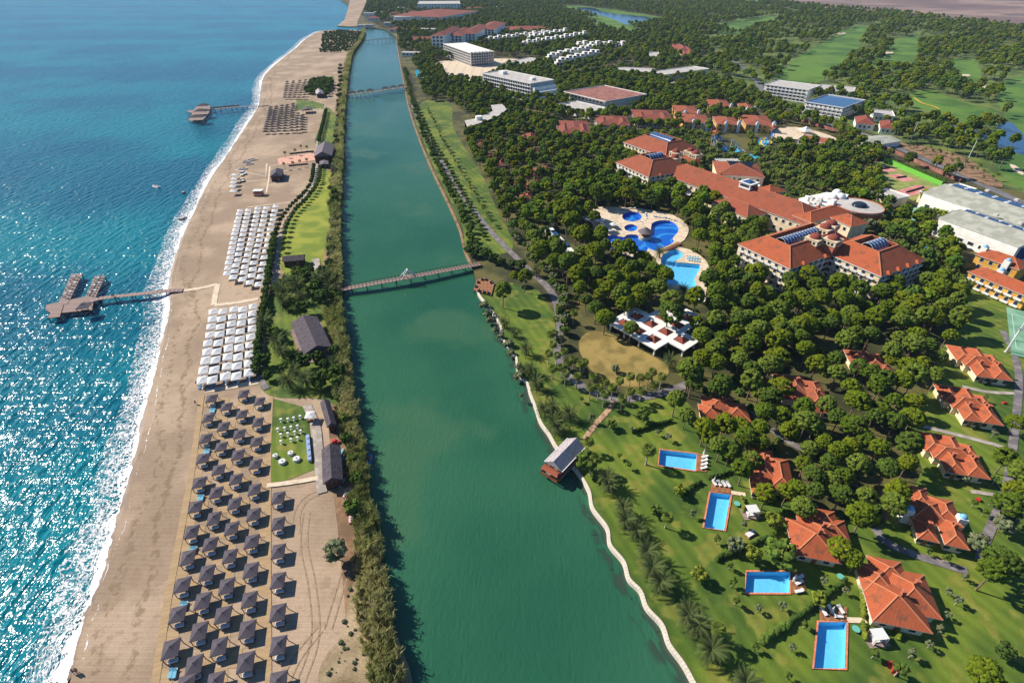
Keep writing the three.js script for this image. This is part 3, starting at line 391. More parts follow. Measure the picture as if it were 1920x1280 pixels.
// windows along one face of a box building: face 0 front(+z) 1 back 2 right(+x) 3 left
function windows(g, w, d, y0, floors, fh, face, step, ww, wh, mat = M.glass, trim = M.frameWhite, name = 'window', balcony = false) {
  const L = face < 2 ? w : d, off = (face < 2 ? d : w) / 2, n = Math.max(1, Math.floor((L - 1) / step)), pane = new THREE.BoxGeometry(ww, wh, .08), fr = join([box(ww + .24, .12, .16, 0, -wh / 2 - .12, 0), box(ww + .24, .12, .16, 0, wh / 2, 0), box(.12, wh, .16, -ww / 2 - .06, -wh / 2, 0), box(.12, wh, .16, ww / 2 + .06, -wh / 2, 0)]), bal = balcony ? join([box(step * .78, .15, 1.1, 0, -wh / 2 - .3, .55), box(step * .78, .85, .08, 0, -wh / 2 - .15, 1.06)]) : null;
  for (let f = 0; f < floors; f++) for (let i = 0; i < n; i++) { const s = (i - (n - 1) / 2) * step, y = y0 + f * fh + fh * .55; const m = part(g, name, pane, mat); m.position.set(face < 2 ? s : (face === 2 ? off + .03 : -off - .03), y, face === 0 ? off + .03 : face === 1 ? -off - .03 : s); if (face > 1) m.rotation.y = face === 2 ? Math.PI / 2 : -Math.PI / 2; else if (face === 1) m.rotation.y = Math.PI; part(m, 'frame', fr, trim); if (bal) part(m, 'balcony', bal, trim); }
}
function chimney(roof, x, y, z, mat = M.brickWall) { part(roof, 'chimney', [box(.8, 1.5, .6, x, y, z), box(1, .16, .8, x, y + 1.5, z)], mat); }
// best rectangle for four eave corners seen at height h (front-left, front-right, back-right, back-left)
function rectQ(q, h) {
  let [a, b, c, d] = q.map(p => G(p[0], p[1], h)); if ((b.x - a.x) * (d.z - a.z) - (b.z - a.z) * (d.x - a.x) > 0) [a, b, c, d] = [d, c, b, a];
  const m = a.clone().add(b).add(c).add(d).multiplyScalar(.25), u = b.clone().sub(a).add(c).sub(d).multiplyScalar(.5), v = d.clone().sub(a).add(c).sub(b).multiplyScalar(.5), w = u.length(), dp = v.length();
  const dir = u.clone().normalize().add(new THREE.Vector3(-v.z, 0, v.x).normalize()).normalize(); return { x: m.x, z: m.z, w, d: dp, ry: Math.atan2(-dir.z, dir.x) };
}
// ---------------------------------------------------------------- beach: gazebos, umbrellas, piers, huts, boats
const copyOf = (o, x, y, z, ry, name, label, category, group) => { const c = o.clone(); if (/umbrella|gazebo/.test(name)) { c.scale.set(rr(.95, 1.04), rr(.94, 1.05), rr(.95, 1.04)); c.rotation.z = rr(-.025, .025); c.rotation.x = rr(-.025, .025); } c.position.set(x, y, z); c.rotation.y = ry; return put(c, name, label, category, group); };
function pyramid(w, d, y, rise, sag = .12, t = .06) { // fabric pyramid with slightly hollow faces
  const c = [V(-w / 2, y, d / 2), V(w / 2, y, d / 2), V(w / 2, y, -d / 2), V(-w / 2, y, -d / 2)], top = V(0, y + rise, 0), f = [];
  for (let i = 0; i < 4; i++) { const a = c[i], b = c[(i + 1) % 4], ma = a.clone().lerp(top, .5), mb = b.clone().lerp(top, .5); ma.y -= sag; mb.y -= sag; f.push([a, b, mb, ma], [ma, mb, top], [V(a.x, a.y - t - .12, a.z), V(b.x, b.y - t - .12, b.z), b, a]); }
  return planesGeo(f);
}
// dark pyramid-roofed gazebo
function gazebo() {
  const g = grp(); part(g, 'roof', pyramid(3.1, 3.7, 2, .85, .06), M.thatch); part(g, 'finial', cyl(.09, .05, .25, 0, 2.75, 0, 6), M.darkWood);
  for (const x of [-1.35, 1.35]) for (const z of [-1.65, 1.65]) part(g, 'post', box(.12, 1.95, .12, x, 0, z), M.darkWood);
  part(g, 'frame', [box(2.8, .12, .1, 0, 1.84, 1.65), box(2.8, .12, .1, 0, 1.84, -1.65), box(.1, .12, 3.2, 1.35, 1.85, 0), box(.1, .12, 3.2, -1.35, 1.85, 0)], M.darkWood); return g;
}
function lounger(cush = M.fabricWhite, w = .68) { const g = grp(); part(g, 'mattress', box(w, .12, 1.3, 0, .32, .3), cush); const b = part(g, 'backrest', box(w, .12, .75, 0, 0, 0).rotateX(.55).translate(0, .48, -.62), cush); part(g, 'frame', [box(w + .06, .07, 1.95, 0, .24, 0)], M.frameWhite); for (const x of [-.27, .27]) for (const z of [-.8, .85]) part(g, 'leg', box(.06, .24, .06, x, 0, z), M.frameWhite); return g; }
function daybed() { const g = grp(); part(g, 'mattress', box(1.9, .2, .95, 0, .42, 0), M.fabricWhite); part(g, 'frame', [box(2, .16, 1.05, 0, .26, 0)], M.darkWood); for (const x of [-.9, .9]) for (const z of [-.45, .45]) part(g, 'leg', box(.1, .26, .1, x, 0, z), M.darkWood); part(g, 'pillow', box(.5, .16, .6, -.6, .62, 0), M.fabricWhite); return g; }
const twist = (px, py) => { const a = G(px, py), b = G(px, py - 4); return -.6 * Math.atan2(b.x - a.x, a.z - b.z); };   // the rows stand turned with the curving shore
const gaz = gazebo(), bed = daybed(), lgW = lounger(), lgB = lounger(M.fabricAqua), lgD = lounger(M.fabricBlue), lgG = lounger(plain(.22, .17, .15, .9));
const spots = [[395, 745, 1], [389, 781, 1], [384, 819, 1], [379, 857, 1], [372, 902, 1], [365, 948, 1], [358, 995, 1], [351, 1042, 1], [340, 1094, 1], [331, 1149, 1], [319, 1214, 1], [423, 760], [417.5, 797.5], [413, 835], [408, 878], [404, 921], [399, 969], [392.5, 1017.5], [386, 1071], [378, 1124], [371, 1181], [362, 1244],
  [455, 736], [452, 774], [448, 811], [445, 850], [441, 896], [438, 941], [433, 988], [429, 1040], [423, 1096], [417, 1150], [409, 1210], [485, 750], [482.5, 789], [480, 826], [478, 868], [476, 915], [474, 962], [471, 1013], [469, 1066], [466, 1122], [462, 1177], [459, 1239], [520.5, 931], [521, 979], [521, 1031], [520, 1086], [520, 1146], [520, 1208], [346, 1282], [402, 1276], [520, 1275]];
spots.forEach(([px, py, sea], i) => { const g = G(px, py, 2.4), tw = twist(px, py); copyOf(gaz, g.x, 0, g.z, tw + rr(-.03, .03), 'beach_gazebo', sea ? 'dark pyramid-roofed beach gazebo in the row beside the plank walk' : 'dark pyramid-roofed beach gazebo standing among plank pads on the sand', 'gazebo', sea ? 'gazebos beside the plank walk' : 'gazebos on the sand');
  copyOf(bed, g.x + .25 + 1.7 * Math.sin(tw), .06, g.z + 1.7 * Math.cos(tw), tw, 'daybed', 'white daybed at the open front of a dark gazebo', 'daybed', 'daybeds under the gazebos');
  if (sea && i % 2 === 0) for (const k of [0, 1]) copyOf(lgB, g.x + .2 + k * .8 + 3.9 * Math.sin(tw), .06, g.z + 3.9, tw, 'sun_lounger', 'pale blue sun lounger before a dark gazebo', 'sun lounger', 'blue loungers by the gazebos'); });
// square white umbrellas
function umbrella(canopy, pole) { const g = grp(); part(g, 'canopy', pyramid(3.2, 4.2, 2.25, .85, .05), canopy); part(g, 'pole', cyl(.05, .05, 3, 0, 0, 0, 6), pole); part(g, 'base', box(.6, .1, .6, 0, 0, 0), M.concrete); for (let k = 0; k < 4; k++) { const a = Math.PI / 4 + k * Math.PI / 2; part(g, 'rib', beam(V(0, 2.95, 0), V(Math.cos(a) * 2.4, 2.2, Math.sin(a) * 2.4), .02, 4), pole); } return g; }
const umb = umbrella(M.fabricWhite, M.metal);
function field(TL, TR, BL, BR, nc, nr, f, h = 2.6) { const a = G(...TL, h), b = G(...TR, h), c = G(...BL, h), d = G(...BR, h); for (let i = 0; i < nc; i++) for (let j = 0; j < nr; j++) { const p = a.clone().lerp(b, i / (nc - 1)).lerp(c.clone().lerp(d, i / (nc - 1)), j / (nr - 1)); f(p.x + rr(-.18, .18), p.z + rr(-.25, .25) + (i % 2) * .8, i, j); } }
field([399, 583], [474, 573], [378, 711], [465, 696], 5, 9, (x, z, i, j) => { copyOf(umb, x, 0, z, .4 + rr(-.06, .06), 'white_umbrella', i ? 'square white beach umbrella in the field just above the gazebos' : 'square white beach umbrella in the row nearest the sea above the gazebos', 'umbrella', 'white umbrellas above the gazebos'); for (const k of [-.6, .6]) copyOf(k > 0 && (i + j) % 3 ? lgW : lgD, x + k, 0, z + 1.5, 0, 'sun_lounger', k > 0 && (i + j) % 3 ? 'white sun lounger under a white beach umbrella' : 'dark blue sun lounger under a white beach umbrella', 'sun lounger', 'loungers under the white umbrellas'); });
field([449, 393], [516, 385], [424, 511], [484, 531], 5, 15, (x, z) => copyOf(umb, x, 0, z, .3 + rr(-.06, .06), 'white_umbrella', 'square white beach umbrella in the field above the pier boardwalk', 'umbrella', 'white umbrellas above the pier'));
// dark thatched umbrellas farther along
function thatchUmb() { const g = grp(); part(g, 'canopy', [new THREE.ConeGeometry(2.3, 1.1, 10, 1, true).translate(0, 2.65, 0), new THREE.CylinderGeometry(2.3, 2.25, .2, 10, 1, true).translate(0, 2.02, 0)], M.thatchDark); part(g, 'pole', cyl(.07, .06, 2.9, 0, 0, 0, 5), M.darkWood); return g; }
const th = thatchUmb();
field([507, 200], [549, 194], [496, 245], [546, 243], 5, 12, (x, z) => { copyOf(th, x, 0, z, 0, 'thatched_umbrella', 'dark thatched beach umbrella beside the covered pier', 'umbrella', 'thatched umbrellas by the covered pier'); });
field([558, 211], [568, 214], [556, 243], [566, 241], 2, 7, (x, z) => copyOf(th, x, 0, z, 0, 'thatched_umbrella', 'dark thatched beach umbrella below the square lawn', 'umbrella', 'thatched umbrellas below the lawn'));
field([538, 152], [585, 148], [533, 181], [569, 181], 5, 9, (x, z) => copyOf(th, x, 0, z, 0, 'thatched_umbrella', 'dark thatched beach umbrella beside the far grove', 'umbrella', 'thatched umbrellas by the grove'));
// ---- decks on piles
const deckBoards = (name, px, y, label, cat = 'deck', mat = M.greyBoards) => { const p = GP(px, y), g = grp(); part(g, 'deck', slabGeo(p, y - .25, y), mat); const c = p.reduce((s, q) => [s[0] + q[0] / p.length, s[1] + q[1] / p.length], [0, 0]); p.forEach(q => part(g, 'pile', box(.28, y + 2.2, .28, q[0] * .93 + c[0] * .07, -2.2, q[1] * .93 + c[1] * .07), M.darkWood)); return put(g, name, label, cat); };
function walkway(name, px, w, ys, label, cat, opt = {}) { // px at deck height, ys heights along
  const pts = px.map(([x, y], i) => { const g = G(x, y, ys[i]); return V(g.x, ys[i], g.z); }), curve = new THREE.CatmullRomCurve3(pts, false, 'centripetal'), L = curve.getLength(), n = Math.max(8, Math.round(L / 1.6)), P0 = curve.getSpacedPoints(n), g = grp(), dk = [], rail = [], posts = [];
  for (let i = 0; i < n; i++) dk.push(plank(P0[i], P0[i + 1].clone().lerp(P0[i], -.02), w, .16));
  const side = (i, s) => { const a = P0[Math.max(0, i - 1)], b = P0[Math.min(n, i + 1)], d = b.clone().sub(a).setY(0).normalize(); return P0[i].clone().add(V(-d.z * s * w / 2, 0, d.x * s * w / 2)); };
  part(g, 'deck', join(dk), opt.mat || M.greyBoards);
  if (opt.rail) for (const s of [-1, 1]) { const rp = [], pp = []; for (let i = 0; i <= n; i++) { const a = side(i, s); pp.push(box(.1, opt.rail + .15, .1, a.x, a.y, a.z)); if (i < n) { const b = side(i + 1, s); rp.push(plank(a.clone().setY(a.y + opt.rail), b.clone().setY(b.y + opt.rail), .1, .08), plank(a.clone().setY(a.y + opt.rail * .5), b.clone().setY(b.y + opt.rail * .5), .05, .06)); } } part(g, 'railing', join([...rp, ...pp]), opt.railMat || M.wood); }
  const step = opt.piles || 3; for (let i = 0; i <= n; i += step) for (const s of [-.8, .8]) { const a = side(i, s); part(g, 'pile', box(.26, a.y + 2, .26, a.x, -2.1, a.z), M.darkWood); }
  return put(g, name, label, cat);
}
walkway('pier', [[342, 544], [320, 544.5], [279, 549], [230, 554], [183, 560], [168, 565]], 2.7, [.35, .8, 1.3, 1.3, 1.3, 1.3], 'long plank pier reaching from the beach to its bathing decks', 'pier', { mat: M.greyBoards, piles: 4 });
deckBoards('bathing_deck', [[133, 513], [154, 513], [126, 570], [107, 572]], 1.2, 'narrow bathing deck over the sea at the pier head, outer finger'); deckBoards('bathing_deck', [[177, 517], [197, 517], [174, 566], [154, 566]], 1.25, 'narrow bathing deck over the sea at the pier head, inner finger'); deckBoards('bathing_deck', [[86, 571], [166, 554], [174, 568], [172, 581], [96, 588], [84, 580]], 1.1, 'broad main deck at the head of the long pier'); deckBoards('bathing_deck', [[104, 567], [118, 572], [111, 594], [88, 596]], 1.3, 'short lower bathing deck with steps at the pier head');
{ const g0 = grp(), c = G(154, 571, 4.2); part(g0, 'roof', pyramid(4.6, 4.2, 2.5, 1.5, .1), M.thatchGrey); for (const x of [-1.9, 1.9]) for (const z of [-1.7, 1.7]) part(g0, 'post', box(.16, 2.4, .16, x, 0, z), M.darkWood); part(g0, 'counter', [box(2.6, 1, .5, 0, 0, .8)], M.darkWood); g0.position.set(c.x, 1.1, c.z); g0.rotation.y = .3; put(g0, 'pier_bar', 'grey pyramid-roofed bar hut on the pier head', 'bar'); 
  [[[141, 516], [117, 560], [146, 517], [123, 562]], [[185, 519], [164, 556], [191, 519], [170, 557]]].forEach((f, k) => { for (let i = 0; i < 8; i++) for (const s of [0, 1]) { const a = G(...f[s * 2], 1.3), b = G(...f[s * 2 + 1], 1.3), p = a.lerp(b, (i + .5) / 8); copyOf((i + s) % 3 ? lgG : lgW, p.x, 1.25, p.z, 1.2 + rr(-.1, .1), 'sun_lounger', k ? 'sun lounger on the inner bathing deck of the pier' : 'sun lounger on the outer bathing deck of the pier', 'sun lounger', 'loungers on the pier decks'); } }); }
walkway('covered_pier', [[503, 197], [480, 198.5], [449, 200], [420, 202.5], [388, 206]], 2.6, [.3, 1, 1.4, 1.4, 1.4], 'farther pier with a long dark canopy over its outer half', 'pier', { piles: 3 });
{ const a = G(448, 197.5, 4), b = G(393, 202, 4), u = b.clone().sub(a), L = u.length(), g = grp((a.x + b.x) / 2, 0, (a.z + b.z) / 2, Math.atan2(-u.z, u.x)); const h = hipGeo(L, 3.4, 3.8, .8, 0, 0, 0); part(g, 'roof', h.roof, M.thatchDark); part(g, 'eaves', h.edge, M.darkWood); for (let i = 0; i <= 8; i++) for (const s of [-1.3, 1.3]) part(g, 'post', box(.14, 2.4, .14, -L / 2 + .2 + i * (L - .4) / 8, 1.4, s), M.darkWood); put(g, 'pier_canopy', 'long dark canopy roofing the farther pier', 'canopy'); }
deckBoards('pier_platform', [[371, 196], [390, 195], [395, 204], [388, 216], [377, 227], [352, 226], [360, 212], [349, 209], [352, 207], [362, 206]], 1.4, 'stepped platform at the head of the covered pier');
for (const [px, py, w, d, y, lb] of [[380, 197, 10, 8, 5.4, 'upper'], [377, 207, 12, 8.5, 5.2, 'middle'], [369, 218, 12.5, 9, 5, 'lower']]) { const c = G(px, py, y), g = grp(c.x, 1.4, c.z, .12), h = hipGeo(w, d, y - 1.4, 1.6); part(g, 'roof', h.roof, M.thatchDark); part(g, 'eaves', h.edge, M.frameWhite); for (const x of [-w / 2 + .4, 0, w / 2 - .4]) for (const z of [-d / 2 + .4, d / 2 - .4]) part(g, 'post', box(.16, y - 1.4, .16, x, 0, z), M.frameWhite); part(g, 'bench', [box(w * .7, .45, 1, 0, 0, 0)], M.wood); put(g, 'pier_pavilion', `${lb} dark-roofed pavilion on the covered pier's platform`, 'pavilion'); }
// ---- bridges over the river
walkway('footbridge', [[630, 544], [690, 533], [765, 519.5], [830, 507.5], [900, 494.5]], 3, [1, 1.7, 2, 1.7, 1], 'wooden footbridge with a peaked middle frame across the green river', 'bridge', { rail: 1.05, piles: 4, railMat: M.darkWood });
{ const g = grp(), c = G(765, 519.5, 2), dir = G(830, 507, 2).sub(G(690, 534, 2)).setY(0).normalize(), nrm = V(-dir.z, 0, dir.x), at = (s, t, y) => c.clone().addScaledVector(dir, s).addScaledVector(nrm, t).setY(y), legs = []; for (const t of [-1.35, 1.35]) for (const s of [-4.6, 4.6]) part(g, 'leg', beam(at(s * .72, t * 1.2, 2), at(0, t * .35, 5.8), .2, 6), M.frameWhite); part(g, 'beam', [beam(at(-1.7, -1, 3.9), at(-1.7, 1, 3.9), .1), beam(at(1.7, -1, 3.9), at(1.7, 1, 3.9), .1), beam(at(0, -.8, 5.8), at(0, .8, 5.8), .2)], M.frameWhite); part(g, 'deck', [plank(at(-2.5, 0, 2.1), at(2.5, 0, 2.1), 4, .2)], M.greyBoards); put(g, 'bridge_gateway', 'white A-shaped timber frame over the middle of the footbridge', 'gateway'); }
walkway('pavilion_bridge', [[643, 178.5], [690, 173], [730, 167], [764, 161.5]], 4.4, [2, 2, 2, 2], 'farther bridge carrying a row of small pavilions', 'bridge', { rail: 1, piles: 3, railMat: M.darkWood });
[[660, 172.5], [676, 170.5], [693, 168.5], [722, 164.5], [737, 162.5], [752, 160.5]].forEach(([px, py]) => { const c = G(px, py, 4.8), g = grp(c.x, 2.1, c.z, .13), h = hipGeo(7.5, 5.4, 2.8, 1.2); part(g, 'roof', h.roof, M.thatchDark); part(g, 'eaves', h.edge, M.darkWood); for (const x of [-2.6, 2.6]) for (const z of [-1.6, 1.6]) part(g, 'post', box(.2, 2.4, .2, x, 0, z), M.darkWood); put(g, 'bridge_pavilion', 'small grey-roofed pavilion on the farther bridge', 'pavilion', 'pavilions on the farther bridge'); });
walkway('arched_bridge', [[682, 77], [712, 73.5], [743, 73]], 4.5, [1.2, 3.4, 1.2], 'low arched bridge near the river mouth', 'bridge', { rail: 1.2, piles: 5, mat: M.darkWood, railMat: M.darkWood });
walkway('mouth_bridge', [[660, 52], [690, 50.5], [716, 51]], 3, [1.2, 2.4, 1.2], 'small bridge at the very mouth of the river', 'bridge', { piles: 5 });
// ---- huts on the spit
function hut(name, label, A, B, C, h, rise, roof, o = {}) { const r = rectQ([A, B, C, [A[0] + C[0] - B[0], A[1] + C[1] - B[1]]], h), g = grp(r.x, 0, r.z, r.ry), H = hipGeo(r.w, r.d, h, rise, 0, 0, o.hip ?? 0), rf = part(g, 'roof', H.roof, roof); part(rf, 'eaves', H.edge, M.darkWood); const w = r.w - 1, d = r.d - 1; if (o.open) for (const x of [-1, -.33, .33, 1]) for (const z of [-1, 1]) part(g, 'post', box(.2, h, .2, x * (w / 2), 0, z * d / 2), M.darkWood); else { part(g, 'wall', [box(w, h - .16, d, 0, 0, 0)], o.wall || M.darkWood); part(g, 'door', box(1.2, 2.1, .1, w * .2, 0, d / 2 + .03), M.wood); part(g, 'window', box(1.2, 1, .1, -w * .2, 1, d / 2 + .03), M.glass); } if (o.deck) part(g, 'terrace', [box(r.w + 2, .14, r.d + 2, 0, .02, 0)], M.greyBoards); put(g, name, label, 'hut'); keepRect(r, 1); return { r, g }; }
hut('beach_restaurant', 'large dark shingled beach restaurant roof in the shady garden', [556, 606], [604, 588], [608, 651], 3.6, 2.2, M.shingle, { open: true, deck: true, hip: 0 });
hut('beach_hut', 'dark gabled hut with a terrace on the yellowish lawn', [530, 490], [570, 488], [571, 478], 3.2, 1.5, M.shingle);
hut('beach_hut', 'dark gabled hut beside the reeds, above the longer one', [602, 755], [610, 802], [628, 796], 3, 1.3, M.shingle);
hut('water_sports_hut', 'long dark gabled hut with blue boards stored beside it', [601, 843], [606, 907], [643, 899], 3.2, 1.7, M.shingle);
hut('thatched_house', 'large thatched house at the end of the pink terrace', [592, 293], [625, 292], [624, 272], 5, 3.2, M.thatchGrey, { hip: 0 });
hut('annex_hut', 'small lean-to hut below the thatched house', [599, 309], [616, 308], [615, 301], 2.6, .8, M.thatchGrey);
hut('beach_hut', 'black hip-roofed hut standing alone on the sand', [508, 331], [530, 330], [529, 318], 3.4, 2, M.thatch, { hip: 2, deck: true });
hut('long_hut', 'long dark hut beside the square lawn', [566, 207], [586, 206], [585, 201.5], 3, 1.2, M.thatch, { open: true });
hut('grove_hut', 'grey-roofed hut hidden in the far grove', [592, 177], [606, 176], [605, 169], 3.6, 2.4, M.paleShingle);
{ // kiosk
  const c = G(485, 366), g = grp(c.x, 0, c.z, .05); part(g, 'wall', box(5.2, 2.4, 2.8, 0, 0, 0), M.brickWall); part(g, 'counter', box(5.4, .2, .6, 0, 1, 1.6), M.frameWhite); part(g, 'awning', box(5.8, .15, 4, 0, 2.9, -.6), M.fabricWhite); for (const x of [-2.6, 2.6]) part(g, 'post', box(.12, 2.9, .12, x, 0, -2.4), M.frameWhite); part(g, 'sign', box(2, .6, .08, 0, 1.6, 1.45), M.red); put(g, 'kiosk', 'small red-fronted kiosk with a pale flat awning on the sand', 'kiosk');
  // canopies in a row by the boats
  [[440, 326.5], [439, 334], [437.5, 341], [436, 348], [437, 357]].forEach(([px, py], i) => { const q = G(px, py, 2.6), k = grp(q.x, 0, q.z, .05); part(k, 'canopy', pyramid(4, 4.2, 2.4, .9, .05), M.fabricWhite); for (const x of [-1.9, 1.9]) for (const z of [-2, 2]) part(k, 'post', box(.08, 2.4, .08, x, 0, z), M.metal); put(k, 'canopy_tent', i === 4 ? 'last white tent of the boat-shed row, standing slightly apart' : 'white pyramid tent in the row beside the water toys', 'tent', i === 4 ? undefined : 'white tents by the boats'); });
}
// boats and water toys
function boat(L, w, hull, top) { const s = new THREE.Shape(); s.moveTo(-L / 2, -w / 2); s.lineTo(L * .15, -w / 2); s.quadraticCurveTo(L * .42, -w * .42, L / 2, 0); s.quadraticCurveTo(L * .42, w * .42, L * .15, w / 2); s.lineTo(-L / 2, w / 2); s.closePath(); const g = grp(), hg = new THREE.ExtrudeGeometry(s, { depth: .55, bevelEnabled: true, bevelSize: .12, bevelThickness: .12, bevelSegments: 2 }).rotateX(-Math.PI / 2); part(g, 'hull', hg, hull); const s2 = new THREE.ExtrudeGeometry(s, { depth: .06, bevelEnabled: false }).scale(.8, .75, 1).rotateX(-Math.PI / 2).translate(0, .66, 0); part(g, 'deck', s2, M.wood); part(g, 'seat', [box(.4, .3, w * .7, -L * .1, .7, 0), box(.4, .3, w * .7, -L * .32, .7, 0)], top); part(g, 'windscreen', [box(.08, .35, w * .5, L * .1, .7, 0)], M.glass); part(g, 'engine', [box(.35, .7, .35, -L / 2 - .1, .3, 0)], M.fabricDark); return g; }
const b1 = boat(6.5, 2.2, M.frameWhite, M.fabricWhite), b2 = boat(4.2, 1.7, M.fabricDark, M.fabricWhite), b3 = boat(5, 1.8, M.frameWhite, M.fabricDark);
copyOf(b1, G(291, 347).x, WATER - .15, G(291, 347).z, 2.6, 'motor_boat', 'small white motor boat floating off the beach', 'boat'); copyOf(b2, G(342, 358).x, WATER - .1, G(342, 358).z, 2.2, 'dinghy', 'dark dinghy with pale seats floating near the surf', 'boat'); copyOf(b2, G(343, 407).x, WATER - .1, G(343, 407).z, 1, 'dinghy', 'dark dinghy floating close to the surf below the other', 'boat');
[[462, 304, .2], [470, 301, .3], [455, 317, .15], [468, 308, .4], [476, 300, .1]].forEach(([x, y, a], i) => copyOf(i === 2 ? b1 : b3, G(x, y).x, .1, G(x, y).z, a, 'beached_boat', i === 2 ? 'long pale boat pulled up on the sand by the tents' : 'small boat pulled up on the sand above the tents', 'boat', i === 2 ? undefined : 'boats pulled up by the tents'));
[[455, 323, M.fabricBlue, 'blue'], [458, 327, M.fabricAqua, 'pale blue'], [452, 330, M.yellow, 'yellow'], [453, 337, M.yellow, 'yellow and'], [456, 341, M.fabricDark, 'dark']].forEach(([x, y, m, cn], i) => { const c = G(x, y), g = grp(c.x, 0, c.z, i), t = new THREE.CapsuleGeometry(.45, 2, 4, 8).rotateZ(Math.PI / 2).translate(0, .45, 0); part(g, 'float', [t, t.clone().translate(0, 0, 1)], m); part(g, 'platform', box(2, .15, 1.6, 0, .8, .5), M.frameWhite); put(g, 'water_toy', ['blue inflatable water toy beside the tents', 'pale blue inflatable water toy beside the tents', 'bright yellow inflatable water toy beside the tents', 'yellow inflatable water toy lying below the bright one', 'black inflatable water toy at the end of the heap'][i], 'water toy'); });
{ const bl = boat(5.6, 2.2, M.fabricBlue, M.fabricAqua); const c = G(686, 862); bl.rotation.y = 1.3; bl.position.set(c.x, WATER - .1, c.z); put(bl, 'rowing_boat', 'bright blue boat moored at the reeds', 'boat');
  [[640, 850], [642, 862], [644, 872], [646, 884], [642, 905]].forEach(([x, y]) => { const q = G(x, y), g = grp(q.x, 0, q.z, 1.4 + rr(-.1, .1)); part(g, 'board', new THREE.CapsuleGeometry(.4, 2.6, 4, 8).rotateZ(Math.PI / 2).scale(1, .35, 1).translate(0, .3, 0), M.fabricAqua); part(g, 'rack', [box(.1, .3, .8, -.8, 0, 0), box(.1, .3, .8, .8, 0, 0)], M.frameWhite); put(g, 'paddle_board', 'pale blue paddle board on a rack beside the long hut', 'board', 'paddle boards by the long hut'); });
  [[652, 926], [653, 940], [655, 955], [661, 972]].forEach(([x, y], i) => { const q = G(x, y), k = boat(3, 1.4, plain(.75, .42, .45, .6), M.fabricWhite); k.rotation.y = 1.5 + i * .1; k.position.set(q.x, .05, q.z); put(k, 'pedal_boat', 'pink and white pedal boat parked beside the reeds', 'boat', 'pedal boats by the reeds'); });
  const q = G(629, 830), k = grp(q.x, 0, q.z, .1); part(k, 'body', [box(2.2, .5, 1.1, 0, .3, 0), box(.8, .5, 1, -.2, .8, 0)], M.red); for (const x of [-.7, .7]) for (const z of [-.5, .5]) part(k, 'wheel', new THREE.CylinderGeometry(.28, .28, .2, 10).rotateX(Math.PI / 2).translate(x, .28, z), M.fabricDark); put(k, 'buggy', 'small red buggy parked above the long hut', 'vehicle'); }
// pink terrace with its low walls
{ const p = [[520, 297], [588, 287], [594, 300], [522, 310]]; level += .01; const g = grp(); part(g, 'floor', slabGeo(GP(p), 0, .18), mottled(256, 6, [196, 142, 120], [220, 172, 150], 8, 3, 5, .1)); put(g, 'terrace', 'pinkish paved terrace leading to the thatched house', 'terrace');
  for (const [a, b] of [[[543, 289], [588, 284]], [[541, 311.5], [577, 308]]]) { const A = G(...a), B = G(...b); put(new THREE.Mesh(plank(A.setY(.45), B.setY(.45), .7, .9), M.darkWood), 'planter_box', a[1] < 300 ? 'dark planter wall along the upper edge of the pink terrace' : 'dark planter wall along the lower edge of the pink terrace', 'planter'); } 
  [[528, 492, 1], [555, 492, 0], [593, 493, 0]].forEach(() => { }); const q = GP([[584, 487], [599, 485], [600, 499], [590, 508], [587, 498]]); level += .005; struct(new THREE.Mesh(sheetGeo(q, level), M.paving), 'paved_corner', 'pale paved corner beside the hut on the yellowish lawn', 'paving'); }
// party lawn
function cocktailTable() { const g = grp(); part(g, 'top', cyl(.42, .42, .05, 0, 1.08, 0, 12), M.fabricWhite); part(g, 'cloth', cyl(.14, .38, 1.08, 0, 0, 0, 10), plain(.62, .66, .8, .9)); part(g, 'foot', cyl(.35, .3, .06, 0, 0, 0, 10), M.frameWhite); return g; }
const ct = cocktailTable();
[[526, 786], [539, 785], [550, 783], [562, 780], [520, 804], [533, 802], [545, 800], [557, 798], [526, 814], [539, 812], [552, 809], [563, 807], [526, 827], [545, 823], [557, 820], [532, 806]].slice(0, 15).forEach(([x, y]) => { const c = G(x, y, 1); copyOf(ct, c.x, .09, c.z, 0, 'cocktail_table', 'tall white-clothed cocktail table standing on the party lawn', 'table', 'cocktail tables on the party lawn'); });
[[515, 853, .55], [528, 864, .75], [544, 848, .6], [555, 859, .75]].forEach(([x, y, r], i) => { const c = G(x, y, .8), g = grp(c.x, .09, c.z); part(g, 'cloth', cyl(r * 1.35, r * 1.25, .74, 0, 0, 0, 20), M.fabricWhite); part(g, 'top', cyl(r * 1.27, r * 1.27, .04, 0, .745, 0, 20), M.fabricWhite); part(g, 'centrepiece', cyl(.12, .18, .3, 0, .79, 0, 8), M.metal); put(g, 'round_table', i % 2 ? 'large round table under a white cloth on the party lawn' : 'small round table under a white cloth on the party lawn', 'table', i % 2 ? 'large round tables' : 'small round tables'); });
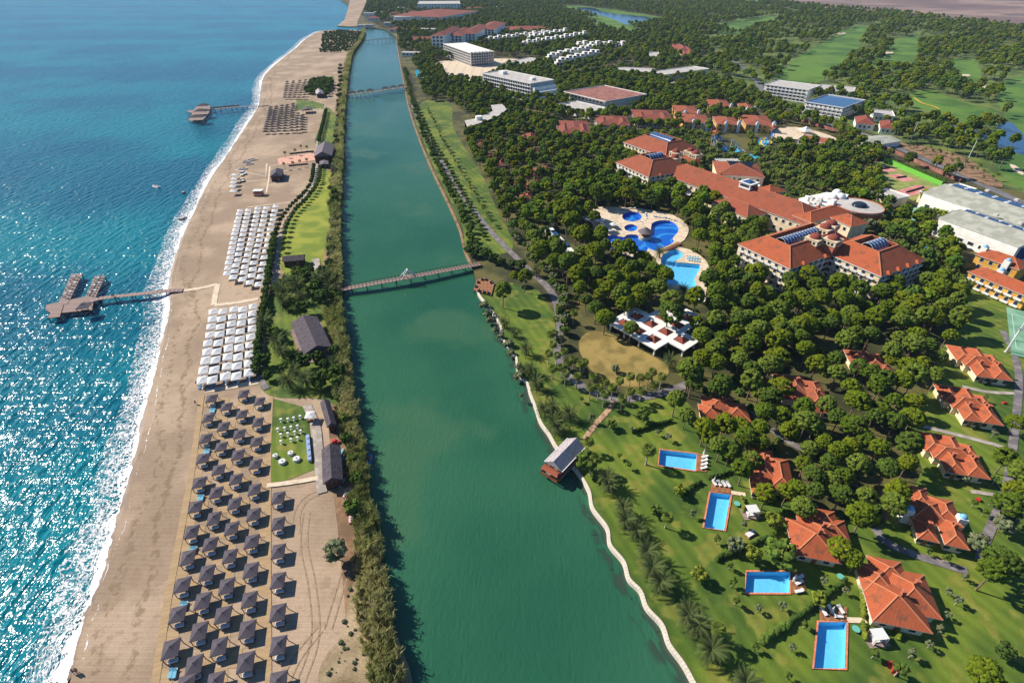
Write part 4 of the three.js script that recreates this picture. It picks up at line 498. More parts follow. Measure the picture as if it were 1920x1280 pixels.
{ const a = G(576, 815, 1), b = G(580, 862, 1), L = a.distanceTo(b), g = grp((a.x + b.x) / 2, .09, (a.z + b.z) / 2, Math.atan2(-(b.z - a.z), b.x - a.x)); part(g, 'counter', box(L, .95, .9, 0, 0, 0), M.fabricWhite); part(g, 'top', box(L + .1, .06, 1, 0, .955, 0), plain(.25, .35, .65)); for (let i = 0; i < 4; i++) part(g, 'dish', box(.6, .18, .5, -L * .35 + i * L * .23, 1.02, 0), M.metal); put(g, 'buffet_counter', 'long white buffet counter beside the party lawn', 'counter');
  const s = G(580, 776, 2.6), k = grp(s.x, 0, s.z, .05); part(k, 'canopy', pyramid(2.6, 3.2, 2.3, .5, .02), M.fabricWhite); for (const x of [-1.2, 1.2]) for (const z of [-1.5, 1.5]) part(k, 'post', box(.08, 2.3, .08, x, 0, z), M.metal); part(k, 'counter', box(1.8, .9, .5, 0, 0, .8), M.wood); put(k, 'drinks_stand', 'small white-roofed drinks stand at the head of the party lawn', 'stand'); }
// boathouse
{ const r = rect3([1066, 819], [1022, 863], [1049, 885], 4), g = grp(r.x, 0, r.z, r.ry), s = Math.sign; const H = hipGeo(r.w, r.d * 1.02, 3.4, 2.1, 0, 0, 0), f = part(g, 'roof', H.roof, M.paleShingle); part(f, 'eaves', H.edge, M.darkWood); part(g, 'floor', [box(r.w + 1, .2, r.d + .4, .4, .35, 0)], M.greyBoards); for (let i = 0; i < 5; i++) for (const z of [-1, 1]) part(g, 'post', box(.22, 5.4, .22, -r.w / 2 + .5 + i * (r.w - 1) / 4, -2, z * (r.d / 2 - .4)), M.redWood); const side = part(g, 'wall', [box(r.w - 2, 2.6, .15, -.5, .55, r.d / 2 - .6), box(r.w - 2, 2.6, .15, -.5, .55, -r.d / 2 + .6)], M.redWood); const e = hipGeo(2.2, r.d, 2.6, .6, r.w / 2 + .9, 0, .4); part(g, 'porch_roof', e.roof, M.tile[1]); part(g, 'railing', [box(.1, .9, r.d, r.w / 2 + 1.9, .5, 0), box(2.2, .9, .1, r.w / 2 + .8, .5, r.d / 2), box(2.2, .9, .1, r.w / 2 + .8, .5, -r.d / 2)], M.redWood); part(g, 'gutter', [box(r.w, .14, .2, 0, 3.3, r.d / 2 + .25), box(r.w, .14, .2, 0, 3.3, -r.d / 2 - .25)], M.frameWhite); put(g, 'boathouse', 'pale-roofed boathouse standing half over the river', 'boathouse'); keepRect(r, 2); }
deckBoards('river_terrace', [[893, 524], [910, 520], [927, 531], [921, 553], [888, 544]], .7, 'wooden terrace with dark seats at the end of the footbridge', 'terrace', M.wood);
[[897, 529], [893, 537], [899, 545], [908, 547], [916, 549], [912, 524], [922, 530], [905, 524]].forEach(([x, y]) => { const c = G(x, y, .9), g = grp(c.x, .7, c.z, rnd() * 3); part(g, 'seat', box(1.6, .42, .8, 0, 0, 0), M.fabricDark); part(g, 'backrest', box(1.6, .5, .18, 0, .42, -.32), M.fabricDark); part(g, 'cushion', box(.5, .14, .5, .3, .43, .05), M.fabricWhite); put(g, 'terrace_sofa', 'black sofa on the wooden river terrace', 'sofa', 'sofas on the river terrace'); });

// tyre tracks churned into the sand
for (const [px, l] of [[[[556, 1000], [558, 960], [575, 935], [600, 925], [625, 935]], 'arc of tyre tracks in the sand below the white walk'], [[[560, 1290], [590, 1200], [585, 1100], [570, 1020], [575, 960]], 'long tyre tracks beside the last gazebo row'], [[[615, 1180], [630, 1130], [648, 1070]], 'tyre tracks near the lone bush on the sand'], [[[530, 1290], [560, 1230], [600, 1180]], 'curving tyre tracks at the end of the gazebo row']]) { const ln = smooth(GP(px), false, 8), g = grp(); for (const o of [-.8, .8]) part(g, 'rut', ribbonGeo(offsetLine(ln, o), .32, null, .05), M.rut ||= mottled(128, 4, [138, 114, 90], [164, 138, 110], 10, 3, 5, .15)); struct(g, 'tyre_tracks', l, 'tracks'); }

// a few walkers, with bodies as one surface
function personGeo(walk) {
  const seg = [[[0, .95, 0], [0, 1.4, 0], .15, .17], [[0, 1.4, 0], [0, 1.52, .01], .07, .06], [[0, 1.58, .02], [0, 1.68, .02], .095, .09], [[-.09, .92, 0], [-.1, .5, walk], .1, .07], [[-.1, .5, walk], [-.1, .06, walk * .6 - .05], .065, .045], [[.09, .92, 0], [.1, .5, -walk * .6], .1, .07], [[.1, .5, -walk * .6], [.1, .06, -walk * 1.5], .065, .045], [[-.2, 1.38, 0], [-.27, 1.1, -.05], .055, .045], [[-.27, 1.1, -.05], [-.26, .84, .08], .042, .035], [[.2, 1.38, 0], [.27, 1.1, .05], .055, .045], [[.27, 1.1, .05], [.26, .84, -.06], .042, .035], [[-.1, .04, walk * .6], [-.1, .04, walk * .6 + .14], .04, .035], [[.1, .04, -walk * 1.5], [.1, .04, -walk * 1.5 + .14], .04, .035]];
  const mc = new MarchingCubes(56, M.white, false, false, 60000), n = 56, S = .95, f = mc.field, A = V(0, 0, 0), B = V(0, 0, 0), Q = V(0, 0, 0), D = V(0, 0, 0);
  for (let z = 0; z < n; z++) for (let y = 0; y < n; y++) for (let x = 0; x < n; x++) { Q.set((x / (n / 2) - 1) * S, (y / (n / 2) - 1) * S + .88, (z / (n / 2) - 1) * S); let d = 1e9; for (const [a, b, r0, r1] of seg) { A.set(...a); B.set(...b); D.subVectors(B, A); const t = Math.min(1, Math.max(0, Q.clone().sub(A).dot(D) / D.lengthSq())), k = Q.distanceTo(A.clone().addScaledVector(D, t)) - (r0 + (r1 - r0) * t), h = Math.max(0, .05 - Math.abs(d - k)) / .05; d = Math.min(d, k) - h * h * .0125; } f[x + y * n + z * n * n] = -d; }
  mc.isolation = 0; mc.update(); const c = mc.count, g = new THREE.BufferGeometry(); g.setAttribute('position', new THREE.BufferAttribute(mc.positionArray.slice(0, c * 3), 3)); g.setAttribute('normal', new THREE.BufferAttribute(mc.normalArray.slice(0, c * 3), 3)); return g.scale(S, S, S).translate(0, .88, 0);
}
{ const bodies = [personGeo(.12), personGeo(.04)], skin = plain(.5, .3, .2, .8);
  const top = (m) => new THREE.CylinderGeometry(.2, .17, .5, 10, 1, true).scale(1, 1, .85).translate(0, 1.17, 0), shorts = new THREE.CylinderGeometry(.18, .24, .34, 10, 1, true).translate(0, .84, 0), hair = new THREE.SphereGeometry(.112, 10, 6, 0, 6.3, 0, 1.7).translate(0, 1.65, .0);
  [[139, 1262, 0, M.fabricDark, M.fabricBlue, 'person in dark clothes walking along the waterline beside another'], [145, 1260, 0, M.red, M.fabricDark, 'person in a red top walking along the waterline beside another'], [211, 557, 1.3, M.fabricDark, M.fabricDark, 'person in black standing at the railing side of the long pier'], [214, 556.5, 1.3, M.fabricDark, M.fabricBlue, 'person in black and blue standing on the long pier'], [231, 550, 1.3, M.fabricWhite, M.fabricDark, 'person in white walking on the long pier'], [369, 722, 0, M.red, M.fabricDark, 'person in a red top standing at the cross boardwalk'], [367, 758, 0, M.fabricDark, M.fabricDark, 'person in black on the sand beside the plank walk'], [474, 1030, 0, M.fabricWhite, M.wood, 'person in white between two dark gazebos']].forEach(([x, y, h, a, b, l], i) => { const c = G(x, y, h), g = grp(c.x, h === 0 ? .05 : h, c.z, i * 1.3); part(g, 'body', bodies[i % 2], skin); part(g, 'shirt', top(a), a); part(g, 'shorts', shorts, b); part(g, 'hair', hair, M.darkWood); put(g, 'person', l, 'person'); }); }
// ---------------------------------------------------------------- resort buildings
const axisQ = (x0, y0, x1, y1) => [[x0, y1], [x1, y1], [x1, y0], [x0, y0]];
// ---- villas: hipped blocks laid out on a plan [u0, v0, u1, v1], v from the front
const layA = [[.22, 0, .6, .6], [.58, 0, .98, .6], [.02, .45, .42, 1], [.4, .45, .78, 1], [.12, .3, .9, .75], [.76, .5, 1, .82]];
const layB = [[0, 0, .78, .66], [.34, .22, 1, .86], [.22, .6, .72, 1], [0, .4, .5, .86]];
function villa(name, label, quad, lay, o = {}) {
  const he = o.h || 3, r = rectQ(quad, he + .4), g = grp(r.x, 0, r.z, r.ry), ti = o.tile ?? 0; let n = 0;
  for (const [u0, v0, u1, v1] of lay) { const w = (u1 - u0) * r.w, d = (v1 - v0) * r.d, cx = ((u0 + u1) / 2 - .5) * r.w, cz = (.5 - (v0 + v1) / 2) * r.d, rise = .5 * Math.min(w, d) * .5; const rf = addHip(g, w, d, he + .013 * n, rise, cx, cz, ti);
    part(g, 'wall', [box(w - 1.7, he - .14 - .01 * n, d - 1.7, cx, 0, cz)], o.wall || M.cream); if (n < 2) { chimney(rf, cx + w * .12, he + rise * .6, cz - d * .1); }
    if (v0 < .2) { for (const s of [-.25, .25]) { const f = part(g, 'window', box(1.2, 1.6, .1, cx + s * w, .9, cz + d / 2 - .83), M.glass); part(f, 'frame', [box(1.4, .12, .14, cx + s * w, 2.5, cz + d / 2 - .83), box(1.4, .12, .14, cx + s * w, .78, cz + d / 2 - .83)], M.frameWhite); } } n++; }
  part(g, 'door', box(1.1, 2.2, .1, ((lay[0][0] + lay[0][2]) / 2 - .5) * r.w, 0, (.5 - lay[0][1]) * r.d - .83), M.wood);
  for (const [u, v] of o.domes || []) { const x = (u - .5) * r.w, z = (.5 - v) * r.d, t = part(g, 'turret', [box(1.9, 4.9, 1.9, x, 0, z)], M.white); part(t, 'dome', new THREE.SphereGeometry(.85, 12, 6, 0, 6.3, 0, 1.57).translate(x, 4.9, z), plain(.16, .42, .62, .5)); }
  put(g, name, label, 'villa'); keepRect(r, .6); return { r, g };
}
villa('villa', 'nearest red-roofed villa beside the tall upright pool', [[1624, 1171], [1748, 1169], [1742, 1048], [1624, 1056]], layB);
villa('villa', 'red-roofed villa between two pools and the round dark tree', [[1482, 1044], [1580, 1044], [1597, 950], [1482, 958]], [[0, 0, .75, .68], [.2, .2, .8, .8], [.45, .4, 1, .84], [.5, .62, .88, 1]]);
villa('villa', 'red-roofed villa shaded by pines beside the narrow slanted pool', [[1395, 932], [1470, 916], [1493, 850], [1418, 843]], [[0, 0, .4, .55], [.08, .28, .66, 1], [.42, .16, 1, .86]]);
villa('villa', 'red-roofed villa with two small blue-domed turrets', [[1700, 1012], [1800, 1011], [1796, 922], [1705, 914]], [[.06, 0, .44, .36], [.52, 0, .94, .5], [.04, .3, .78, .8], [.1, .55, .58, 1], [.48, .38, 1, .86]], { domes: [[.02, .42], [.97, .48]] });
villa('villa', 'red-roofed villa of many hips standing above the turreted villa', [[1745, 885], [1838, 885], [1824, 815], [1731, 815]], layA);
villa('villa', 'red-roofed villa of many hips, middle one along the garden road', [[1780, 786], [1863, 786], [1849, 726], [1767, 726]], layA);
villa('villa', 'red-roofed villa of many hips beside the green sports court', [[1805, 704], [1881, 704], [1867, 652], [1790, 652]], layA);
villa('villa', 'red-roofed villa half hidden in pines above the shaded path', [[1470, 771], [1550, 766], [1541, 701], [1462, 706]], [[0, .28, .7, 1], [.38, 0, 1, .7], [.55, .36, 1, .88]], { tile: 1 });
villa('villa', 'low red-roofed villa at the edge of the wood beyond the rectangular pool', [[1308, 790], [1402, 778], [1396, 744], [1316, 742]], [[0, 0, .42, .6], [.1, .2, .76, 1], [.5, 0, 1, .78]]);
villa('villa', 'small red roof deep in the pine wood', [[1600, 695], [1665, 695], [1660, 656], [1592, 660]], [[0, .3, .62, 1], [.32, .1, .9, .9], [.6, 0, 1, .45]], { tile: 1 });
// bungalows in the upper wood
[[988, 259, 34, 18], [905, 267, 22, 10], [924, 291, 24, 11], [998, 282, 22, 12], [1016, 320, 34, 17], [934, 306, 22, 10], [1000, 346, 26, 12], [972, 341, 18, 9], [940, 322, 20, 10], [985, 367, 22, 10]].forEach(([x, y, w, h], i) => villa('bungalow', ['brick-red bungalow roof among pines below the curved white building', 'tiny red bungalow roof beside the promenade lawn', 'small red bungalow roof above its twin in the upper wood', 'red bungalow roof directly below the larger one', 'broad red bungalow roof with two hips in the upper wood', 'small red bungalow roof below its twin in the upper wood', 'lowest red bungalow roof nearest the lagoon pools', 'narrow red bungalow roof beside the broad one', 'small red bungalow roof half covered by crowns', 'red bungalow roof nearest the covered walkway'][i], axisQ(x - w / 2, y - h / 2, x + w / 2, y + h / 2), [[0, 0, .62, .8], [.4, .2, 1, 1]], { tile: 2, h: 3.2 }));
// ---- larger blocks
function block(name, label, quad, h, floors, o = {}) {
  const r = rectQ(quad, h), g = grp(r.x, 0, r.z, r.ry), over = o.over ?? 1, w = r.w - over, d = r.d - over, fh = (h - .4) / floors, wall = part(g, 'wall', [box(w, h - .18, d, 0, 0, 0)], o.wall || M.cream);
  const st_ = o.step || 3.4, ww = o.ww || 1.5, wh = o.wh || 1.7; for (const f of o.faces || [0, 3]) windows(g, w, d, .3, floors, fh, f, st_, ww, wh, M.glass, o.trim || M.frameWhite, 'window', o.balcony);
  if (o.roof === 'flat') { const rm = o.roofMat || M.concrete; part(g, 'roof', [box(r.w, .3, r.d, 0, h - .18, 0)], rm); part(g, 'parapet', [box(r.w, .7, .25, 0, h + .12, r.d / 2 - .12), box(r.w, .7, .25, 0, h + .12, -r.d / 2 + .12), box(.25, .7, r.d - .5, r.w / 2 - .12, h + .12, 0), box(.25, .7, r.d - .5, -r.w / 2 + .12, h + .12, 0)], o.trim || M.white); }
  else if (o.roof === 'well') { // hipped roof round a sunken deck with a glazed vault
    const run = Math.min(r.w, r.d) * .3, rise = run * .62, L = [[-1, 1], [1, 1], [1, -1], [-1, -1]], e = L.map(([x, z]) => V(x * r.w / 2, h, z * r.d / 2)), t = L.map(([x, z]) => V(x * (r.w / 2 - run), h + rise, z * (r.d / 2 - run))), b = t.map(p => V(p.x, h + rise - 1.9, p.z)), rf = part(g, 'roof', planesGeo([0, 1, 2, 3].map(i => [e[i], e[(i + 1) % 4], t[(i + 1) % 4], t[i]])), M.tile[o.tile ?? 1]);
    part(rf, 'eaves', planesGeo([...[0, 1, 2, 3].map(i => { const a = e[i], c = e[(i + 1) % 4]; return [V(a.x, a.y - .35, a.z), V(c.x, c.y - .35, c.z), c, a]; }), [3, 2, 1, 0].map(i => V(e[i].x, h - .35, e[i].z))]), M.frameWhite); part(rf, 'roof_well', planesGeo([...[0, 1, 2, 3].map(i => [t[i], t[(i + 1) % 4], b[(i + 1) % 4], b[i]]), b]), M.tile[2]); part(rf, 'ridge_tiles', [0, 1, 2, 3].flatMap(i => [plank(e[i].clone().setY(h + .08), t[i].clone().setY(h + rise + .08), .4, .16), plank(t[i].clone().setY(h + rise + .08), t[(i + 1) % 4].clone().setY(h + rise + .08), .4, .16)]), M.ridge[o.tile ?? 1]);
    const LX = r.w >= r.d, len = (LX ? r.w : r.d) - 2 * run - 3, rad = Math.min(r.w, r.d) * .1, q = new THREE.CylinderGeometry(rad, rad, len, 14, 1, true, 0, Math.PI).rotateZ(Math.PI / 2), vg = q.rotateX(Math.PI / 2 * 0); const vault = part(rf, 'skylight', vg, M.blueGlass); vault.rotation.x = -Math.PI / 2 + Math.PI / 2; vault.position.y = h + rise - 1.8; if (!LX) vault.rotation.y = Math.PI / 2;
    const n = Math.round(len / 2), ribs = []; for (let i = 0; i <= n; i++) for (let k = 0; k < 6; k++) { const a = k / 6 * Math.PI, a2 = (k + 1) / 6 * Math.PI, x = -len / 2 + i * len / n; ribs.push(beam(V(x, Math.sin(a) * (rad + .04), Math.cos(a) * (rad + .04)), V(x, Math.sin(a2) * (rad + .04), Math.cos(a2) * (rad + .04)), .09, 4)); } const rb = part(rf, 'skylight_ribs', join(ribs), M.frameWhite); rb.position.y = vault.position.y; rb.rotation.y = vault.rotation.y; const kb = part(rf, 'skylight_kerb', [box(len + .6, .5, .4, 0, 0, rad + .1), box(len + .6, .5, .4, 0, 0, -rad - .1)], M.frameWhite); kb.position.y = vault.position.y - .1; kb.rotation.y = vault.rotation.y;
    for (let i = 0; i < (o.dormers || 0); i++) { const s = (i + .5) / o.dormers - .5, hd = hipGeo(3.4, 3, 0, 1, 0, 0, 1.5), dm = part(rf, 'dormer', hd.roof, M.tile[o.tile ?? 1]); dm.position.set(LX ? s * (r.w - 4) : r.w / 2 - .6, h + .1, LX ? r.d / 2 - .6 : s * (r.d - 4)); } }
  else { const rise = o.rise ?? Math.min(w, d) * .26; addHip(g, r.w, r.d, h, rise, 0, 0, o.tile ?? 1, o.hip ?? null); }
  if (o.extra) o.extra(g, r, h); put(g, name, label, o.cat || 'building'); keepRect(r, o.margin ?? 1.5); return { r, g };
}
block('hotel_wing', 'large red-roofed hotel wing with a checkered blue skylight vault', [[1562, 473], [1659, 526], [1706, 486], [1609, 431]], 11.5, 4, { roof: 'well', tile: 0, faces: [0, 2], balcony: true, step: 3.6, dormers: 4 });
block('hotel_wing', 'large red-roofed hotel wing with plain blue skylight vault beside the towers', [[1415, 465], [1495, 515], [1578, 455], [1500, 409]], 11.5, 4, { roof: 'well', tile: 0, faces: [0, 2, 3], balcony: true, step: 3.6, dormers: 3 });
block('hotel_hall', 'long red-roofed central hotel hall with a white roof lantern', [[1279, 321], [1478, 433], [1514, 413], [1301, 299]], 9, 2, { tile: 1, faces: [0], step: 4, extra: (g, r, h) => {
  const x = r.w * .07, hl = h + 3, lan = part(g, 'lantern', [box(7, 3, 7, x, hl + 1.4, .6)], M.white); part(lan, 'lantern_windows', [box(7.1, 1.1, 5.6, x, hl + 2.6, .6), box(5.6, 1.1, 7.1, x, hl + 2.6, .6)], M.glass); part(lan, 'lantern_roof', pyramid(5.6, 5.6, hl + 4.6, 1.5, 0).translate(x, 0, .6), M.blueGlass); part(lan, 'lantern_rim', [box(8, .3, 1.1, x, hl + 4.4, 4), box(8, .3, 1.1, x, hl + 4.4, -2.8), box(1.1, .3, 5.7, x - 3.45, hl + 4.4, .6), box(1.1, .3, 5.7, x + 3.45, hl + 4.4, .6)], M.white);
  for (let i = 0; i < 8; i++) { const cx = -r.w / 2 + 6 + i * (r.w - 14) / 7; const t = part(g, 'cupola', [box(1.6, 2, 1.6, cx, h + .4, -r.d / 2 + 1.4)], M.cream); part(t, 'cap', pyramid(2, 2, h + 2.4, .8, 0).translate(cx, 0, -r.d / 2 + 1.4), M.tile[1]); }
  for (let i = 0; i < 4; i++) part(g, 'awning', box(5.6, .12, 4.2, -r.w * .36 + i * 6.1, 4.4, r.d / 2 + 2.2).rotateX(0), M.fabricWhite); } });
block('hotel_hall', 'red-roofed porch wing projecting from the central hotel hall', [[1352, 379], [1396, 413], [1420, 399], [1376, 366]], 8.3, 2, { tile: 1, faces: [0], step: 4 });
block('hotel_wing', 'red-roofed hotel wing with a dark skylight at the upper end', [[1172, 306], [1215, 337], [1278, 316], [1234, 287]], 11, 4, { roof: 'well', tile: 1, faces: [0, 2, 3], balcony: true, step: 3.6, dormers: 2 });
block('hotel_wing', 'red-roofed hotel wing with a pale skylight, highest up the slope of the wood', [[1186, 267], [1245, 300], [1297, 281], [1237, 252]], 11, 4, { roof: 'well', tile: 1, faces: [0, 3], step: 3.6 });
block('theatre', 'red-roofed theatre with a slanted glass skylight and a white curved terrace', [[1341, 329], [1428, 330], [1425, 306], [1341, 303]], 10, 2, { tile: 1, faces: [0], rise: 4, extra: (g, r, h) => { part(g, 'skylight', planesGeo([[V(-5, h + 1, 3.9), V(5, h + 1, 3.9), V(8.5, h + 4.2, -.6), V(-8.5, h + 4.2, -.6)]]).translate(1, .35, 0), M.glass); part(g, 'terrace', new THREE.CylinderGeometry(12, 12, 6, 28, 1, false, -Math.PI / 2, Math.PI).translate(0, 3, r.d / 2 - 1), M.white); } });
block('pavilion', 'small square red-roofed pavilion beside the white roof terraces', [[1420, 354], [1445, 367], [1468, 357], [1443, 345]], 6, 1, { tile: 0, faces: [0], hip: null });
block('hotel_hall', 'red-roofed link building behind the four towers', [[1503, 406], [1530, 424], [1578, 393], [1548, 380]], 10.5, 2, { tile: 0, faces: [0] });
block('hotel_hall', 'small red roof between the towers and the round building', [[1572, 410], [1596, 428], [1613, 417], [1588, 396]], 10.5, 2, { tile: 0, faces: [0] });
// domed towers
[[1530, 443, 18], [1564, 445, 18.5], [1549, 424, 18.5], [1560, 417, 18], [1268, 283, 16], [1295, 281, 15], [1305, 286, 14.5], [1266, 293, 15], [1518, 430, 13.5]].forEach(([px, py, h], i) => { const c = G(px, py, h), g = grp(c.x, 0, c.z, .6); part(g, 'wall', box(5.4, h - 3, 5.4, 0, 0, 0), M.brickWall); const b = part(g, 'belfry', [box(5.9, 2.2, 5.9, 0, h - 3, 0), box(6.3, .3, 6.3, 0, h - .8, 0)], M.cream); for (let k = 0; k < 4; k++) for (const s of [-1.6, 0, 1.6]) { const m = part(b, 'opening', box(.9, 1.1, .1, s, h - 2.5, 2.98).rotateY(k * Math.PI / 2), M.glass); } part(g, 'dome', new THREE.SphereGeometry(2.5, 14, 7, 0, 6.3, 0, 1.57).scale(1, .8, 1).translate(0, h - .5, 0), M.tile[2]); part(g, 'finial', beam(V(0, h + 1.4, 0), V(0, h + 2.8, 0), .1, 5), M.metal); put(g, 'domed_tower', i < 4 ? 'domed brick tower with a cream belfry between the two large hotel wings' : i < 8 ? 'domed cream tower between the two upper hotel wings' : 'squat domed tower at the end of the central hall', 'tower', i < 4 ? 'towers between the large wings' : i < 8 ? 'towers between the upper wings' : undefined); keepRect({ x: c.x, z: c.z, w: 6, d: 6, ry: 0 }, 1); });
// white terraces and the round building
{ const g = grp(), p = GP([[1466, 388], [1500, 371], [1550, 360], [1592, 364], [1580, 384], [1540, 398], [1506, 408]], 8), c = p.reduce((s, q) => [s[0] + q[0] / p.length, s[1] + q[1] / p.length], [0, 0]); part(g, 'roof', slabGeo(p, 0, 8), M.white); for (let i = 0; i < 16; i++) { const t = rnd() * 6.28, k = rr(.1, .62), q = p[i % p.length], x = c[0] + (q[0] - c[0]) * k, z = c[1] + (q[1] - c[1]) * k; part(g, 'roof_box', box(rr(1.4, 3.4), rr(.8, 2.6), rr(1.4, 3), x, 8, z, t), i % 3 ? M.white : M.concrete); } for (const [px, py, r] of [[1571, 358, 2.6], [1578, 366, 2.8], [1565, 366, 2.2]]) { const q = G(px, py, 9.5); part(g, 'dome', new THREE.SphereGeometry(r, 14, 8, 0, 6.3, 0, 1.7).translate(q.x, 8, q.z), M.frameWhite); } put(g, 'terrace_building', 'white stepped roof terraces crowded with plant boxes and domes', 'building'); keepPoly(p);
  const q = G(1612, 386, 8), R = 12, k = grp(q.x, 0, q.z); part(k, 'wall', cyl(R - .6, R - .6, 7.6, 0, 0, 0, 40), M.brickWall); part(k, 'roof', [cyl(R, R, .5, 0, 7.6, 0, 40)], M.concrete); part(k, 'parapet', new THREE.TorusGeometry(R - .2, .3, 6, 40).rotateX(Math.PI / 2).translate(0, 8.2, 0), M.brickWall); part(k, 'dome', new THREE.SphereGeometry(4, 16, 7, 0, 6.3, 0, 1.57).scale(1, .55, 1).translate(0, 8.1, 0), M.glass); for (let i = 0; i < 10; i++) { const a = i * .628; part(k, 'window', box(2, 1.8, .2, 0, 3, R - .55).rotateY(a), M.glass); } put(k, 'round_building', 'round flat-roofed building with a low glass dome', 'building'); keepRect({ x: q.x, z: q.z, w: 24, d: 24, ry: 0 }, 1); }
// grey sports halls
const hallExtra = (cols) => (g, r, h) => { const n = 22; for (let i = 0; i < n; i++) for (let j = 0; j < cols; j++) { const x = -r.w * .46 + i * r.w * .92 / n, z = -r.d * (.06 + j * .1), y = h + (r.d / 2 + z) / (r.d / 2) * r.d * .09 + .12; part(g, 'roof_panel', box(r.w * .92 / n - .4, .1, r.d * .085, x, y, z).translate(0, 0, 0), (i * 3 + j * 5) % 7 ? M.blueGlass : M.frameWhite); } part(g, 'roof_unit', [box(2, 1, 1.6, -r.w * .2, h + r.d * .05, -r.d * .42), box(2, 1, 1.6, r.w * .1, h + r.d * .05, -r.d * .42), box(2, 1, 1.6, r.w * .35, h + r.d * .05, -r.d * .42)], M.concrete); };
function hall(label, quad, h, cols) { const r = rectQ(quad, h), g = grp(r.x, 0, r.z, r.ry), H = hipGeo(r.w, r.d, h, r.d * .09, 0, 0, 0), rf = part(g, 'roof', H.roof, M.greyRoof); part(rf, 'eaves', H.edge, M.white); part(g, 'wall', [box(r.w - .6, h - .2, r.d - .6, 0, 0, 0)], M.white); part(g, 'end_glazing', [box(.2, h - 2, r.d * .8, r.w / 2 - .2, 1, 0)], M.blueGlass); windows(g, r.w - .6, r.d - .6, .5, 1, 4, 0, 5, 2.6, 1.6); hallExtra(cols)(g, r, h); put(g, 'sports_hall', label, 'hall'); keepRect(r, 2); }
hall('big pale grey hall with dark roof panels, upper of the two', [[1778, 366], [1911, 431], [1936, 403], [1808, 338]], 9, 4); hall('big pale grey hall with dark roof panels, lower of the two', [[1798, 412], [1914, 473], [1940, 441], [1827, 386]], 9, 2);
block('annex', 'flat beige annex against the upper grey hall', [[1748, 364], [1776, 378], [1804, 350], [1784, 340]], 6, 1, { roof: 'flat', faces: [0] }); block('annex', 'flat white annex against the lower grey hall', [[1765, 408], [1795, 424], [1822, 398], [1798, 390]], 6, 1, { roof: 'flat', faces: [0] }); block('courtside_house', 'flat grey-roofed house beside the clay courts', [[1644, 364], [1672, 381], [1691, 367], [1662, 352]], 4.5, 1, { roof: 'flat', faces: [0] });
// ochre row houses on the edge
const turret = (g, x, z, h) => { const t = part(g, 'turret', [box(2.4, h, 2.4, x, 0, z)], M.white); part(t, 'dome', new THREE.SphereGeometry(1.1, 12, 6, 0, 6.3, 0, 1.57).translate(x, h, z), plain(.2, .42, .6, .5)); };
block('row_house', 'long red-roofed row house with domed white turrets, upper of the pair', [[1844, 479], [1912, 509], [1921, 497], [1851, 462]], 6.5, 2, { tile: 0, wall: M.ochre, faces: [0], step: 3.6, extra: (g, r, h) => { turret(g, -r.w / 2, -2, h + 2); turret(g, r.w * .2, r.d / 2 - .6, h + 2.2); } });
block('row_house', 'long red-roofed row house with ochre balconies and domed turrets, lower of the pair', [[1832, 509], [1926, 563], [1942, 546], [1846, 497]], 6.5, 2, { tile: 0, wall: M.ochre, faces: [0], step: 3.6, balcony: true, extra: (g, r, h) => { turret(g, -r.w * .2, -r.d / 2 + .4, h + 2); turret(g, r.w * .3, -r.d / 2 + .4, h + 2); } });
// upper resort
[[1046, 226, 1104, 250, 'red-roofed guest block nearest the bungalows'], [1118, 217, 1178, 234, 'red-roofed guest block below the square hall'], [1187, 206, 1256, 226, 'longest red-roofed guest block beyond the hotel wings']].forEach(([a, b, c, d, l]) => block('guest_block', l, axisQ(a, b, c, d), 6, 2, { tile: 2, rise: 2, faces: [0, 3], balcony: true, extra: (g, r, h) => { addHip(g, r.w * .34, r.d * .7, h + .05, 2.3, -r.w * .3, r.d * .2, 2); addHip(g, r.w * .34, r.d * .7, h + .07, 2.3, r.w * .28, r.d * .2, 2); } }));
[[1264, 198, 1307, 212, 'ochre house with a red roof and white turret, upper of the pair'], [1277, 214, 1327, 229, 'ochre house with a red roof just below its pair'], [1327, 187, 1367, 200, 'ochre house with a red roof beneath the avenue trees'], [1341, 219, 1382, 233, 'ochre house with a red roof beside the striped slides'], [1393, 216, 1444, 234, 'largest ochre house with two white turrets near the play pool'], [1387, 195, 1412, 206, 'smallest ochre house with a red roof and white turret']].forEach(([a, b, c, d, l]) => block('ochre_house', l, axisQ(a, b, c, d), 6, 2, { tile: 1, rise: 2, wall: M.ochre, faces: [0, 3], step: 4, extra: (g, r, h) => { turret(g, r.w / 2 - 1, r.d / 2 - .6, h + 2.4); turret(g, -r.w * .1, r.d / 2 - .6, h + 1.6); } }));
block('square_hall', 'square hall with a flat brown roof and a broad white rim', [[1077, 174], [1135, 194], [1192, 178], [1134, 157]], 11, 2, { roof: 'flat', roofMat: M.brownRoof, wall: M.white, over: 8, faces: [0, 3], step: 5, ww: 3 });
block('hall_annex', 'lower flat-roofed annex before the square brown hall', [[1054, 196], [1104, 213], [1130, 204], [1082, 188]], 6, 1, { roof: 'flat', wall: M.white, faces: [0, 3], step: 5, ww: 3 });
block('slab_hotel', 'long white slab hotel with many balconies beside the paved plaza', [[924, 137], [985, 161], [1018, 151], [957, 130]], 17, 5, { roof: 'flat', wall: M.concrete, faces: [0, 3], step: 3.8, ww: 2.6, wh: 2.4, balcony: true, extra: (g, r, h) => { for (let i = 0; i < 4; i++) part(g, 'stepped_end', box(5, h - 3 - i * 3.4, r.d * .9, r.w / 2 + 2 + i * 5, 0, 0), M.white); part(g, 'roof_house', [box(8, 3, 6, -r.w * .3, h + .1, 0), box(5, 2.4, 5, r.w * .3, h + .1, 0)], M.white); } });
